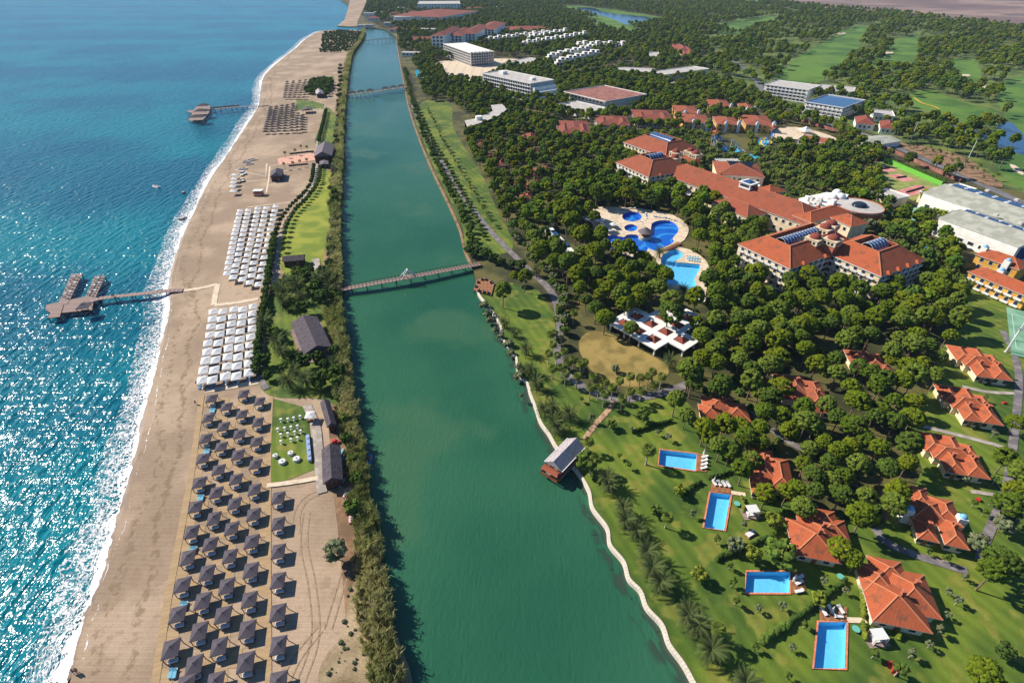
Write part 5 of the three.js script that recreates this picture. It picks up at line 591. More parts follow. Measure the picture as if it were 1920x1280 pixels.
block('tower_hotel', 'cubic pale hotel with a ribbed roof beyond the plaza', [[863, 102], [904, 97], [886, 79], [853, 82]], 16, 5, { roof: 'flat', wall: M.concrete, faces: [0, 2, 3], step: 3.6, ww: 2.6, wh: 2.2, extra: (g, r, h) => { for (let i = 0; i < 6; i++) part(g, 'roof_rib', box(r.w * .1, .8, r.d * .9, (i - 2.5) * r.w * .155, h + .1, 0), M.white); } });
{ zone('plaza', [[815, 118], [860, 112], [930, 110], [985, 112], [1010, 118], [1008, 124], [960, 126], [925, 138], [908, 154], [870, 152], [832, 151], [836, 138]], M.poolDeck, 'pale paved plaza between the two far hotels', 'paving'); noTrees([[812, 117], [860, 110], [930, 108], [1012, 116], [1008, 127], [960, 128], [925, 142], [908, 157], [830, 154], [836, 138]]);
  for (const [x, y, w, d, l] of [[864, 144, 8, 4, 'dark wooden kiosk in the middle of the pale plaza'], [900, 149, 6, 4, 'smaller brown kiosk at the edge of the pale plaza']]) { const c = G(x, y), g = grp(c.x, 0, c.z), h = hipGeo(w, d, 3, 1.2); part(g, 'roof', h.roof, M.thatch); part(g, 'wall', box(w - 1, 3, d - 1, 0, 0, 0), M.darkWood); put(g, 'plaza_kiosk', l, 'kiosk'); }
  block('canopy_building', 'low white flat-roofed building behind the plaza', [[950, 119], [978, 122], [1016, 112], [988, 107]], 6, 1, { roof: 'flat', wall: M.white, faces: [0] });
  const p = GP([[871, 226], [876, 238], [908, 228], [938, 215], [950, 205], [943, 195], [920, 197], [924, 208], [895, 221]], 8), g = grp(); part(g, 'wall', slabGeo(p, 0, 8), M.white); part(g, 'roof', sheetGeo(p, 8.05), M.concrete); for (let i = 0; i < 5; i++) { const q = G(880 + i * 6, 234 - i * 2.6, 5); part(g, 'window', box(3, 2, .4, q.x, 3.4, q.z + .25), M.glass); } const q = G(898, 222, 9); part(g, 'roof_house', cyl(3, 3, 3, q.x, 8, q.z, 16), M.white); put(g, 'curved_building', 'curved white flat-roofed building in the upper wood', 'building'); keepPoly(p); }
[[826, 66, 848, 52, 24], [850, 66, 878, 54, 20], [878, 62, 905, 48, 20], [906, 54, 938, 42, 18]].forEach(([a, b, c, d, h], i) => block('red_roof_hotel', ['rounded end block of the far red-roofed hotel', 'second block of the far red-roofed hotel', 'third block of the far red-roofed hotel', 'last and lowest block of the far red-roofed hotel'][i], [[a, b], [c, b + 2], [c, d], [a, d]], h, 5, { tile: 2, faces: [0, 3], step: 6, ww: 3.4, wh: 2.8, rise: 4, wall: M.white }));
block('low_red_building', 'long low far building with red roofs', [[950, 58], [1022, 54], [1018, 48], [950, 51]], 9, 2, { tile: 2, rise: 4, faces: [0], step: 6, wall: M.white }); block('far_hotel', 'wide far hotel with a dull red roof near the river mouth', [[786, 29], [846, 33], [852, 22], [790, 15]], 15, 4, { tile: 2, rise: 6, faces: [0], step: 7, ww: 3, wall: M.white }); block('far_hotel', 'pale blue-grey far hotel at the edge of sight', [[784, 8], [862, 7], [862, 2], [784, 2]], 20, 4, { roof: 'flat', faces: [0], step: 9, ww: 4, wall: M.white });
block('white_hotel', 'white hotel block with a flat roof beside the fairway', [[1449, 158], [1518, 172], [1529, 161], [1454, 149]], 12, 4, { roof: 'flat', wall: M.white, faces: [0, 3], step: 4, ww: 2.4, wh: 2.1, balcony: true }); block('white_hotel', 'low white hotel block with blue roof panels beside the avenue', [[1520, 191], [1586, 206], [1615, 187], [1546, 177]], 9, 3, { roof: 'flat', roofMat: M.blueGlass, wall: M.white, faces: [0, 2], step: 4, balcony: true }); block('white_annex', 'white flat annex between the hotel blocks', [[1528, 168], [1600, 174], [1606, 164], [1545, 160]], 5, 1, { roof: 'flat', wall: M.white, faces: [0] });
[[1604, 231, 1640, 219, 'dark red roofed gatehouse beside the white hotel'], [1650, 239, 1682, 227, 'dark red roofed shop beside the avenue'], [1636, 216, 1676, 206, 'white roofed shop behind the gatehouse']].forEach(([a, b, c, d, l], i) => block('avenue_shop', l, [[a, b], [c, b + 3], [c, d + 3], [a, d]], 5, 1, i < 2 ? { tile: 2, faces: [0], wall: M.white } : { roof: 'flat', wall: M.white, faces: [0] }));
block('white_lodge', 'long white flat lodge in the inland wood', [[1155, 133], [1226, 137], [1228, 129], [1160, 126]], 6, 2, { roof: 'flat', wall: M.white, faces: [0] }); block('white_lodge', 'white flat lodge beside the round forecourt', [[1242, 138], [1262, 144], [1304, 128], [1286, 121]], 7, 2, { roof: 'flat', wall: M.white, faces: [0, 3] }); block('white_lodge', 'small white block in the wood below the red lodge', [[1215, 106], [1236, 107], [1236, 98], [1216, 98]], 7, 2, { roof: 'flat', wall: M.white, faces: [0] });
villa('red_lodge', 'red-roofed lodge alone in the inland wood', axisQ(1262, 84, 1296, 103), layA, { tile: 2, h: 6 });
{ const c = G(1268, 157), g = grp(c.x, 0, c.z); level += .01; part(g, 'paving', cyl(11, 11, .12, 0, level, 0, 32), M.paving); part(g, 'island', cyl(4.5, 4.5, .3, 0, level + .05, 0, 24), M.lawn); put(g, 'forecourt', 'round paved forecourt with a green island', 'paving'); keepRect({ x: c.x, z: c.z, w: 22, d: 22, ry: 0 }, 1); }
{ const c = G(1645, 262), r = rectQ([[1620, 262], [1650, 275], [1674, 262], [1645, 250]], 4), g = grp(r.x, 0, r.z, r.ry), h = hipGeo(r.w, r.d, 4, 1.6, 0, 0, 0); part(g, 'roof', h.roof, M.greyRoof); part(g, 'eaves', h.edge, M.white); part(g, 'wall', box(r.w - 1, 4, r.d - 1, 0, 0, 0), M.white); for (let i = 0; i < 8; i++) part(g, 'roof_rib', plank(V(-r.w / 2 + i * r.w / 7, 4.05, r.d / 2), V(-r.w / 2 + i * r.w / 7, 5.65, 0), .3, .15), M.white); put(g, 'glasshouse', 'ribbed glasshouse roof beside the avenue', 'glasshouse'); keepRect(r, 1); }
// white row houses of the far holiday village
{ const rows = [[912, 84, 1027, 69, 15], [983, 91, 1096, 72, 14], [1030, 118, 1112, 98, 13], [1047, 128, 1118, 109, 11], [1085, 92, 1168, 93, 8], [995, 78, 1060, 66, 8]]; const hs = [0, 1].map(k => { const g = grp(); part(g, 'wall', box(7, 5 + k, 9, 0, 0, 0), M.white); part(g, 'upper_wall', box(4.5, 2.2, 6, .6 - k, 5 + k, -1), M.white); for (const [wx, wy] of [[-1.7, 2.7], [1.7, 2.7], [-1.7, .2]]) part(g, 'window', box(2.4, 2, .1, wx, wy, 4.53), M.glass); part(g, 'door', box(1.8, 2.2, .1, 1.7, 0, 4.53), M.darkWood); part(g, 'upper_window', box(2.6, 1.5, .1, .6 - k, 5.4 + k, 2.06), M.glass); part(g, 'parapet', [box(7.2, .4, .3, 0, 5 + k, 4.5), box(.3, .4, 8.6, -3.5, 5 + k, 0)], M.white); return g; });
  rows.forEach(([a, b, c, d, n], ri) => { for (let i = 0; i < n; i++) { const t = i / (n - 1), p = G(a + (c - a) * t, b + (d - b) * t), q = copyOf(hs[i % 2], p.x, 0, p.z, .25 + rr(-.1, .1), 'white_house', 'white cubic house in the rows of the far holiday village', 'house', 'houses of the far holiday village'); q.scale.set(1.25, 1.5, 1.25); keepRect({ x: p.x, z: p.z + 9, w: 11, d: 34, ry: 0 }, 1); } }); }
// pergola restaurant: white slab grid with brown pyramids
{ const h = 3.8, O = G(1249, 621, h), A = G(1271, 608, h).sub(O), B = G(1269, 640, h).sub(O), g = grp(O.x, 0, O.z), cells = [[0, 0], [-1, 0], [0, 1], [1, 0], [2, 0], [0, -1], [-1, -1], [0, -2], [-1, -2], [1, -1]], ax = Math.atan2(-A.z, A.x), La = A.length(), Lb = B.length(); const u = A.clone().normalize(), v = B.clone().addScaledVector(u, -B.dot(u)).normalize(); const key = new Set();
  for (const [i, j] of cells) { const x = u.x * i * La + v.x * j * Lb, z = u.z * i * La + v.z * j * Lb, s = .6; const py = part(g, 'pyramid_roof', pyramid(La * s, Lb * s, h - .25, 1.5, 0).rotateY(ax).translate(x, 0, z), M.tile[2]); part(py, 'finial', box(.5, .4, .5, x, h + 1.2, z), M.white);
    for (const [du, dv, wU, wV, id] of [[0, .5, La * 1.36, Lb * .36, `${i},${j + .5}`], [0, -.5, La * 1.36, Lb * .36, `${i},${j - .5}`], [.5, 0, La * .36, Lb * .64, `${i + .5},${j}v`], [-.5, 0, La * .36, Lb * .64, `${i - .5},${j}v`]]) { if (key.has(id)) continue; key.add(id); const bx = x + u.x * du * La + v.x * dv * Lb, bz = z + u.z * du * La + v.z * dv * Lb; part(g, 'roof_beam', box(wU - .02, .5, wV - .02, 0, h - .5 + .01 * ((i + 9) % 2) + .004 * ((j + 9) % 3), 0).rotateY(ax).translate(bx, 0, bz), M.white); }
    for (const [du, dv] of [[.5, .5], [-.5, -.5], [.5, -.5], [-.5, .5]]) part(g, 'column', box(.5, h - .5, .5, 0, 0, 0).rotateY(ax).translate(x + u.x * du * La + v.x * dv * Lb, 0, z + u.z * du * La + v.z * dv * Lb), M.white); }
  put(g, 'pergola_restaurant', 'open restaurant under a white roof grid with brown pyramids', 'restaurant'); keepPoly(GP([[1178, 590], [1215, 570], [1262, 585], [1296, 588], [1310, 606], [1312, 650], [1290, 690], [1258, 700], [1215, 680], [1180, 640]])); }
// ---------------------------------------------------------------- pools, slides, courts, garden things
M.poolTile = std({ map: tex(256, 4, (u, v) => { const a = (u * 16) % 1, b = (v * 16) % 1, n = fbm(u, v, 4, 3, 5), c = mixc([112, 198, 238], [134, 212, 244], n); return a < .08 || b < .08 ? c.map(k => k * .9) : c; }), roughness: .4 });
M.mosaic = std({ map: tex(512, 34, (u, v) => { const x = (u - .5) * 2, y = (v - .5) * 2, r = Math.hypot(x, y), a = Math.atan2(y, x), w = Math.sin(r * 13 - a * 2), n = fbm(u, v, 12, 3, 5); return mixc(mixc([16, 92, 190], [30, 110, 208], n), [72, 166, 228], .75 * st(.45, .8, w)); }), roughness: .4 });
M.poolWater = new THREE.MeshPhysicalMaterial({ color: new THREE.Color().setRGB(.8, .94, .98), transmission: 1, thickness: 0, roughness: .03, ior: 1.33, side: THREE.DoubleSide, bumpMap: M.river.bumpMap, bumpScale: .03 });
M.coping = mottled(128, 3, [196, 112, 76], [222, 140, 100], 8, 3, 5, .1);
function pool(name, key, tile, cope, label, depth = 1.3, top = .3, copeW = .45) {
  const p = poolPlan[key], g = grp(); part(g, 'floor', sheetGeo(p, -depth), tile);
  const wall = [], inn = []; let area = 0; p.forEach((a, i) => { const b = p[(i + 1) % p.length]; area += a[0] * b[1] - b[0] * a[1]; }); const sg = area > 0 ? 1 : -1, close = [...p, p[0], p[1]], o = offsetLine(close, sg * -copeW).slice(1, -1); const outer = [...o.slice(-1), ...o.slice(0, -1)]; const inner = offsetLine(close, sg * .04).slice(1, -1), innerR = [...inner.slice(-1), ...inner.slice(0, -1)];
  part(g, 'basin_wall', (() => { const f = []; innerR.forEach((a, i) => { const b = innerR[(i + 1) % innerR.length]; f.push([V(a[0], -depth, a[1]), V(b[0], -depth, b[1]), V(b[0], top - .06, b[1]), V(a[0], top - .06, a[1])]); }); return planesGeo(f); })(), tile);
  part(g, 'coping', slabGeo(outer, 0, top, [p]), cope); part(g, 'water', sheetGeo(innerR, top - .2), M.poolWater); put(g, name, label, 'pool'); keepPoly(outer); return g;
}
pool('swimming_pool', 'terrace', M.poolTile, M.coping, 'rectangular blue pool near the boathouse lawn with a row of loungers'); pool('swimming_pool', 'slanted', M.poolTile, M.coping, 'narrow slanted blue pool beside the shaded villa'); pool('swimming_pool', 'level', M.poolTile, M.coping, 'level blue pool below the round dark tree'); pool('swimming_pool', 'upright', M.poolTile, M.coping, 'tall upright blue pool beside the nearest villa');
pool('lagoon_pool', 'main', M.mosaic, M.poolDeck, 'curving lagoon pool with a swirl of lighter mosaic', 1.3, .2, .8); pool('lagoon_pool', 'lower', M.poolTile, M.poolDeck, 'lower lagoon pool with a straight sunny end', 1.5, .2, .8); pool('lagoon_pool', 'round', M.mosaic, M.poolDeck, 'round blue pool beside the sun loungers', 1.1, .2, .8); pool('lagoon_pool', 'small', M.mosaic, M.poolDeck, 'small round pool joined to the lagoon hut', 1, .2, .8);
zone('pool_deck', [[1060, 392], [1120, 388], [1170, 390], [1215, 394], [1262, 404], [1290, 425], [1284, 450], [1270, 462], [1296, 470], [1322, 488], [1330, 505], [1322, 530], [1326, 552], [1290, 558], [1250, 545], [1232, 505], [1226, 482], [1190, 484], [1140, 466], [1118, 445], [1110, 420]], M.poolDeck, 'pale paved deck around the lagoon pools', 'paving', true, lagoonHoles);
noTrees([[1112, 396], [1170, 390], [1215, 394], [1262, 404], [1290, 425], [1284, 450], [1270, 462], [1296, 470], [1322, 488], [1330, 505], [1316, 530], [1320, 552], [1290, 560], [1252, 548], [1240, 540], [1236, 500], [1226, 482], [1190, 484], [1140, 466], [1122, 445]]);
{ const c = G(1211, 431, 3.5), g = grp(c.x, 0, c.z); part(g, 'roof', new THREE.ConeGeometry(3.9, 2.6, 16, 1, true).translate(0, 3.9, 0), M.thatchGrey); part(g, 'bar', cyl(1.8, 1.8, 1.1, 0, .2, 0, 14), M.wood); part(g, 'island', cyl(3.2, 3.1, 2, 0, -1.6, 0, 18), M.poolDeck); for (let i = 0; i < 6; i++) part(g, 'post', box(.2, 2.6, .2, 2.6 * Math.cos(i * 1.047), .2, 2.6 * Math.sin(i * 1.047)), M.darkWood); put(g, 'pool_bar', 'round thatched bar hut standing in the lagoon pool', 'bar');
  walkway('pool_bridge', [[1240, 470], [1256, 464], [1276, 456]], 2, [.3, 1.1, .4], 'small arched brown bridge across the lagoon pool', 'bridge', { mat: M.wood, rail: .8, piles: 6 });
  for (let i = 0; i < 26; i++) { const a = i * .2417 * 1.2 - 2.9, q = i < 14 ? G(1185 + 27 * Math.cos(a), 406 + 14 * Math.sin(a)) : G(1228 + (i - 14) * 5, 408 + .32 * (i - 14) * (i - 14) * .4); copyOf(i % 4 === 2 ? lgD : lgW, q.x, level + .01, q.z, a, 'sun_lounger', i % 4 === 2 ? 'dark blue sun lounger on the lagoon deck' : 'white sun lounger on the lagoon deck', 'sun lounger', 'loungers on the lagoon deck'); }
  for (let i = 0; i < 10; i++) { const q = G(1290 + (i % 5) * 5, 484 + Math.floor(i / 5) * 5 + (i % 5) * .6); copyOf(lgB, q.x, level + .01, q.z, .3, 'sun_lounger', 'pale blue sun lounger on the straight lagoon deck', 'sun lounger', 'blue loungers on the lagoon deck'); }
  for (const [x, y] of [[1080, 400], [1094, 396], [1106, 404], [1118, 412], [1130, 424], [1142, 430], [1128, 412], [1150, 420], [1100, 410], [1290, 548], [1318, 560], [1330, 566]]) { const q = G(x, y, 2.5); copyOf(umb, q.x, level, q.z, .3, 'white_umbrella', 'square white umbrella on the deck of the lagoon pools', 'umbrella', 'umbrellas by the lagoon'); }
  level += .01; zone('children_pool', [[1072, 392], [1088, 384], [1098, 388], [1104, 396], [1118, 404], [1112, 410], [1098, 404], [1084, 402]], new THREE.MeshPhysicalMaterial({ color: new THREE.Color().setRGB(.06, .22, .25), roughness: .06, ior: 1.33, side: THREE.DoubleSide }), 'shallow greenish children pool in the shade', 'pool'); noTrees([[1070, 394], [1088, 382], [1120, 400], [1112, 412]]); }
{ // covered walkway in the wood and blue shade sails
  const a = G(1024, 424, 3.2), b = G(1070, 474, 3.2), L = a.distanceTo(b), g = grp((a.x + b.x) / 2, 0, (a.z + b.z) / 2, Math.atan2(-(b.z - a.z), b.x - a.x)); part(g, 'roof', box(L, .25, 3.2, 0, 3, 1.6), M.concrete); for (let i = 0; i < 5; i++) part(g, 'skylight', box(L * .14, .2, 2.4, -L * .4 + i * L * .2, 3, -1.4), i % 2 ? M.blueGlass : M.frameWhite); for (let i = 0; i < 6; i++) for (const z of [-2.6, 3]) part(g, 'post', box(.25, 3, .25, -L * .45 + i * L * .18, 0, z), M.concrete); put(g, 'covered_walkway', 'pale-roofed covered walkway deep in the pine wood', 'walkway'); keepRect({ x: (a.x + b.x) / 2, z: (a.z + b.z) / 2, w: L, d: 8, ry: g.rotation.y }, 2);
  for (const [x, y, w, d, l] of [[1135, 505, 9, 5, 'blue fabric shade roof hidden between the pines'], [1738, 458, 4, 3, 'bright blue shade panel among the trees below the round building']]) { const c = G(x, y, 4), k = grp(c.x, 0, c.z, .5); part(k, 'canopy', pyramid(w, d, 3.4, .8, .05), M.fabricBlue); for (const sx of [-1, 1]) for (const sz of [-1, 1]) part(k, 'post', box(.12, 3.4, .12, sx * w * .48, 0, sz * d * .48), M.metal); put(k, 'shade_canopy', l, 'canopy'); keepRect({ x: c.x, z: c.z, w, d, ry: .5 }, 2); } }
// decks with loungers beside the villa pools
function poolDeck(label, q, items, short) { const p = GP(q), g = grp(); part(g, 'planks', slabGeo(p, 0, .26), M.wood); put(g, 'wood_deck', label, 'deck'); keepPoly(p); items.forEach(([x, y, ry]) => { const c = G(x, y, .5); copyOf(lgW, c.x, .26, c.z, ry, 'sun_lounger', `white sun lounger on the deck of the ${short} pool`, 'sun lounger', `loungers of the ${short} pool`); }); }
poolDeck('reddish wooden deck beside the rectangular pool', [[1308, 851], [1327, 853], [1325, 886], [1306, 884]], [[1322, 856, -1.3], [1321, 863, -1.3], [1321, 870, -1.3], [1320, 877, -1.3]], 'rectangular'); poolDeck('reddish wooden deck at the head of the narrow slanted pool', [[1334, 905], [1372, 909], [1370, 926], [1332, 922]], [[1340, 905, .2], [1349, 906, .2], [1358, 907, .2], [1366, 908, .2]], 'slanted'); poolDeck('reddish wooden deck at the end of the level pool', [[1484, 1073], [1512, 1073], [1510, 1113], [1481, 1113]], [[1500, 1082, -1.2], [1499, 1092, -1.2], [1499, 1108, -1.4]], 'level'); poolDeck('reddish wooden deck at the head of the tall upright pool', [[1537, 1139], [1589, 1139], [1588, 1165], [1536, 1165]], [[1545, 1146, .2], [1558, 1142, .2], [1577, 1142, .2], [1573, 1155, 1.5]], 'upright');
[[1491, 1083, 'level'], [1340, 899, 'slanted'], [1562, 1143, 'upright'], [1321, 848, 'rectangular']].forEach(([x, y, n]) => { const c = G(x, y, 1.3), g = grp(c.x, .26, c.z); part(g, 'canopy', new THREE.ConeGeometry(.34, 1.9, 8).translate(0, 1.7, 0), M.fabricWhite); part(g, 'pole', cyl(.04, .04, 2.7, 0, 0, 0, 6), M.metal); part(g, 'base', box(.6, .1, .6, 0, 0, 0), M.concrete); put(g, 'folded_umbrella', `folded white umbrella on the deck of the ${n} pool`, 'umbrella'); });
[[1650, 1188, 'nearest villa'], [1412, 953, 'shaded villa']].forEach(([x, y, n]) => { const c = G(x, y, 2.3), g = grp(c.x, 0, c.z, .1); part(g, 'canopy', box(2.9, .1, 2.3, 0, 2.2, 0), M.fabricWhite); part(g, 'curtain', [box(.1, 2, .5, -1.35, .15, 1), box(.1, 2, .5, 1.35, .15, 1)], M.fabricWhite); for (const sx of [-1, 1]) for (const sz of [-1, 1]) part(g, 'post', box(.12, 2.2, .12, sx * 1.35, 0, sz * 1.05), M.wood); part(g, 'bed', box(2, .5, 1.6, 0, 0, 0), M.fabricWhite); part(g, 'floor', box(4.6, .1, 3.4, 0, .12, 0), M.greyBoards); put(g, 'garden_pavilion', `white-topped garden bed pavilion before the ${n}`, 'pavilion'); });
{ const c = G(1408, 1000, .5), g = grp(c.x, 0, c.z, .5); part(g, 'mattress', box(2.6, .3, 1.2, 0, .4, 0), M.fabricWhite); part(g, 'frame', box(3, .3, 1.6, 0, .1, 0), M.wood); part(g, 'tray', box(.6, .1, .5, 1, .7, .4), M.darkWood); put(g, 'garden_daybed', 'wooden garden daybed with white mattress on the lawn', 'daybed');
  [[1670, 1247], [1677, 1259], [1836, 936], [1884, 755]].forEach(([x, y], i) => { const q = G(x, y, .4), k = grp(q.x, .1, q.z, i); part(k, 'seat', box(1, .35, .9, 0, .1, 0), M.red); part(k, 'backrest', box(1, .6, .2, 0, .3, -.4), M.red); put(k, 'red_beanbag', ['red lounge chair on the lawn beside its twin, upper one', 'red lounge chair on the lawn beside a round shrub', 'single red lounge chair beside the turreted villa', 'single red lounge chair beside the middle villa'][i], 'chair'); });
  [[1576, 1082], [1605, 1180], [1382, 945]].forEach(([x, y], i) => { const q = G(x, y, .3), k = grp(q.x, .08, q.z, i); part(k, 'top', cyl(.8, .8, .08, 0, .5, 0, 12), plain(.12, .42, .36)); part(k, 'foot', cyl(.15, .15, .5, 0, 0, 0, 8), M.metal); put(k, 'garden_table', ['teal garden table at the end of the long hedge', 'teal garden table beside the nearest villa', 'teal garden table beside the slanted pool'][i], 'table'); }); }
// slides and play pools
const aqua = new THREE.MeshPhysicalMaterial({ color: new THREE.Color().setRGB(.05, .42, .62), roughness: .08, ior: 1.33, side: THREE.DoubleSide });
[[[1356, 280], [1374, 275], [1390, 284], [1372, 290]], [[1404, 290], [1414, 289], [1434, 301], [1424, 306]], [[1420, 262], [1436, 258], [1448, 268], [1436, 282], [1424, 274]], [[1466, 246], [1484, 246], [1486, 254], [1468, 255]]].forEach((p, i) => { zone('play_pool', p, aqua, ['light blue landing pool of the big slides', 'narrow light blue pool beside the theatre', 'irregular light blue play pool with yellow slides', 'small light blue play pool near the pale roofs'][i], 'pool', false); noTrees(p); });
noTrees([[1300, 226], [1345, 226], [1400, 250], [1404, 295], [1350, 290], [1340, 250]]); noTrees([[1404, 245], [1500, 235], [1580, 262], [1560, 275], [1440, 285], [1410, 275]]);
zone('play_area', [[1446, 246], [1490, 238], [1560, 256], [1574, 268], [1540, 274], [1500, 262], [1462, 262]], M.poolDeck, 'pale paving around the small play pools', 'paving');
const trough = (pts, w, mat, name, label, h0) => { const P0 = pts.map(([x, y, h]) => { const g = G(x, y, h); return V(g.x, h, g.z); }), c = new THREE.CatmullRomCurve3(P0), n = 18, f = [], Q = c.getSpacedPoints(n); for (let i = 0; i < n; i++) { const d = Q[Math.min(n, i + 1)].clone().sub(Q[Math.max(0, i)]).setY(0).normalize(), s = V(-d.z, 0, d.x), prof = [[-.5, .5], [-.3, .08], [.3, .08], [.5, .5]]; for (let k = 0; k < 3; k++) { const pt = (q, j) => q.clone().addScaledVector(s, prof[j][0] * w).setY(q.y + prof[j][1] * w * .6); f.push([pt(Q[i], k), pt(Q[i + 1], k), pt(Q[i + 1], k + 1), pt(Q[i], k + 1)]); } } const g = grp(); part(g, 'chute', planesGeo(f), mat); for (let i = 0; i <= n; i += 5) if (Q[i].y > 1) part(g, 'support', cyl(.2, .2, Q[i].y, Q[i].x, 0, Q[i].z, 6), M.frameWhite); put(g, name, label, 'water slide'); };
const sb = plain(.04, .22, .62, .3), sa = plain(.1, .5, .62, .3), sw = plain(.7, .74, .76, .3), sy = plain(.75, .45, .03, .3);
trough([[1341, 254, 10], [1347, 266, 6], [1354, 275, 2], [1362, 281, .4]], 2, sb, 'water_slide', 'dark blue straight slide into the landing pool'); trough([[1347, 253, 10], [1353, 265, 6], [1360, 274, 2], [1367, 280, .4]], 2, sb, 'water_slide', 'second dark blue slide beside the first'); trough([[1336, 258, 9], [1343, 270, 5], [1350, 277, 2], [1358, 283, .4]], 2.2, sa, 'water_slide', 'pale aqua slide on the outside of the blue pair'); trough([[1373, 262, 9], [1380, 268, 7], [1386, 278, 3], [1398, 286, .5]], 2.4, sw, 'water_slide', 'white curving slide apart from the blue ones');
for (let i = 0; i < 5; i++) trough([[1316 + i * 4.6, 230 - i * .5, 7], [1318 + i * 4.6, 239 - i * .5, 3], [1321 + i * 4.6, 246 - i * .6, .4]], 1.8, i % 2 ? sw : sa, 'water_slide', ['aqua outermost lane of the striped slide, towards the wood', 'white second lane of the striped slide', 'aqua middle lane of the striped slide', 'white fourth lane of the striped slide', 'aqua last lane of the striped slide, towards the ochre house'][i]); trough([[1430, 263, 4], [1440, 262, 3], [1446, 267, 1.6], [1438, 273, .5]], 1.6, sy, 'water_slide', 'yellow curling slide over the play pool'); trough([[1436, 258, 4], [1426, 266, 2], [1432, 276, .5]], 1.6, sy, 'water_slide', 'yellow short slide on the far side of the play pool'); trough([[1452, 244, 6], [1446, 254, 4], [1440, 258, 2], [1428, 262, .5]], 1.8, sb, 'water_slide', 'dark blue slide over the play pool');
[[1342, 252, 10, 'tall timber slide tower above the landing pool'], [1449, 243, 7, 'timber play tower beside the yellow slides']].forEach(([x, y, h, l]) => { const c = G(x, y, h), g = grp(c.x, 0, c.z, .3), q = hipGeo(4.5, 4.5, h + 2, 1.6); for (const sx of [-1.7, 1.7]) for (const sz of [-1.7, 1.7]) part(g, 'post', box(.3, h + 2, .3, sx, 0, sz), M.wood); part(g, 'platform', [box(4, .25, 4, 0, h - .1, 0)], M.wood); part(g, 'roof', q.roof, M.tile[0]); put(g, 'slide_tower', l, 'tower'); });
block('pool_house', 'flat white pool house with an orange inner court', [[1500, 262], [1552, 272], [1564, 262], [1506, 252]], 4, 1, { roof: 'flat', roofMat: M.tile[0], wall: M.white, faces: [0] }); { const c = G(1512, 241, 4), g = grp(c.x, 0, c.z, .3); part(g, 'canopy', pyramid(9, 9, 3, 3, .5), M.fabricWhite); for (const sx of [-4, 4]) for (const sz of [-4, 4]) part(g, 'post', box(.15, 3, .15, sx, 0, sz), M.metal); put(g, 'tensile_tent', 'white peaked tent beside the play pools', 'tent'); }
{ const a = G(1340, 300, 3), b = G(1388, 300, 3), g = grp((a.x + b.x) / 2, 0, a.z); for (let i = 0; i < 12; i++) part(g, 'slat', box(.5, .2, 6, -7.5 + i * 1.36, 3, 0), M.frameWhite); part(g, 'beam', [box(17, .25, .25, 0, 2.7, 2), box(17, .25, .25, 0, 2.7, -2)], M.frameWhite); for (const x of [-7, 0, 7]) for (const z of [-2, 2]) part(g, 'post', box(.3, 2.7, .3, x, 0, z), M.frameWhite); put(g, 'pergola', 'white slatted pergola behind the theatre', 'pergola'); keepRect({ x: (a.x + b.x) / 2, z: a.z, w: 18, d: 8, ry: 0 }, 1); }
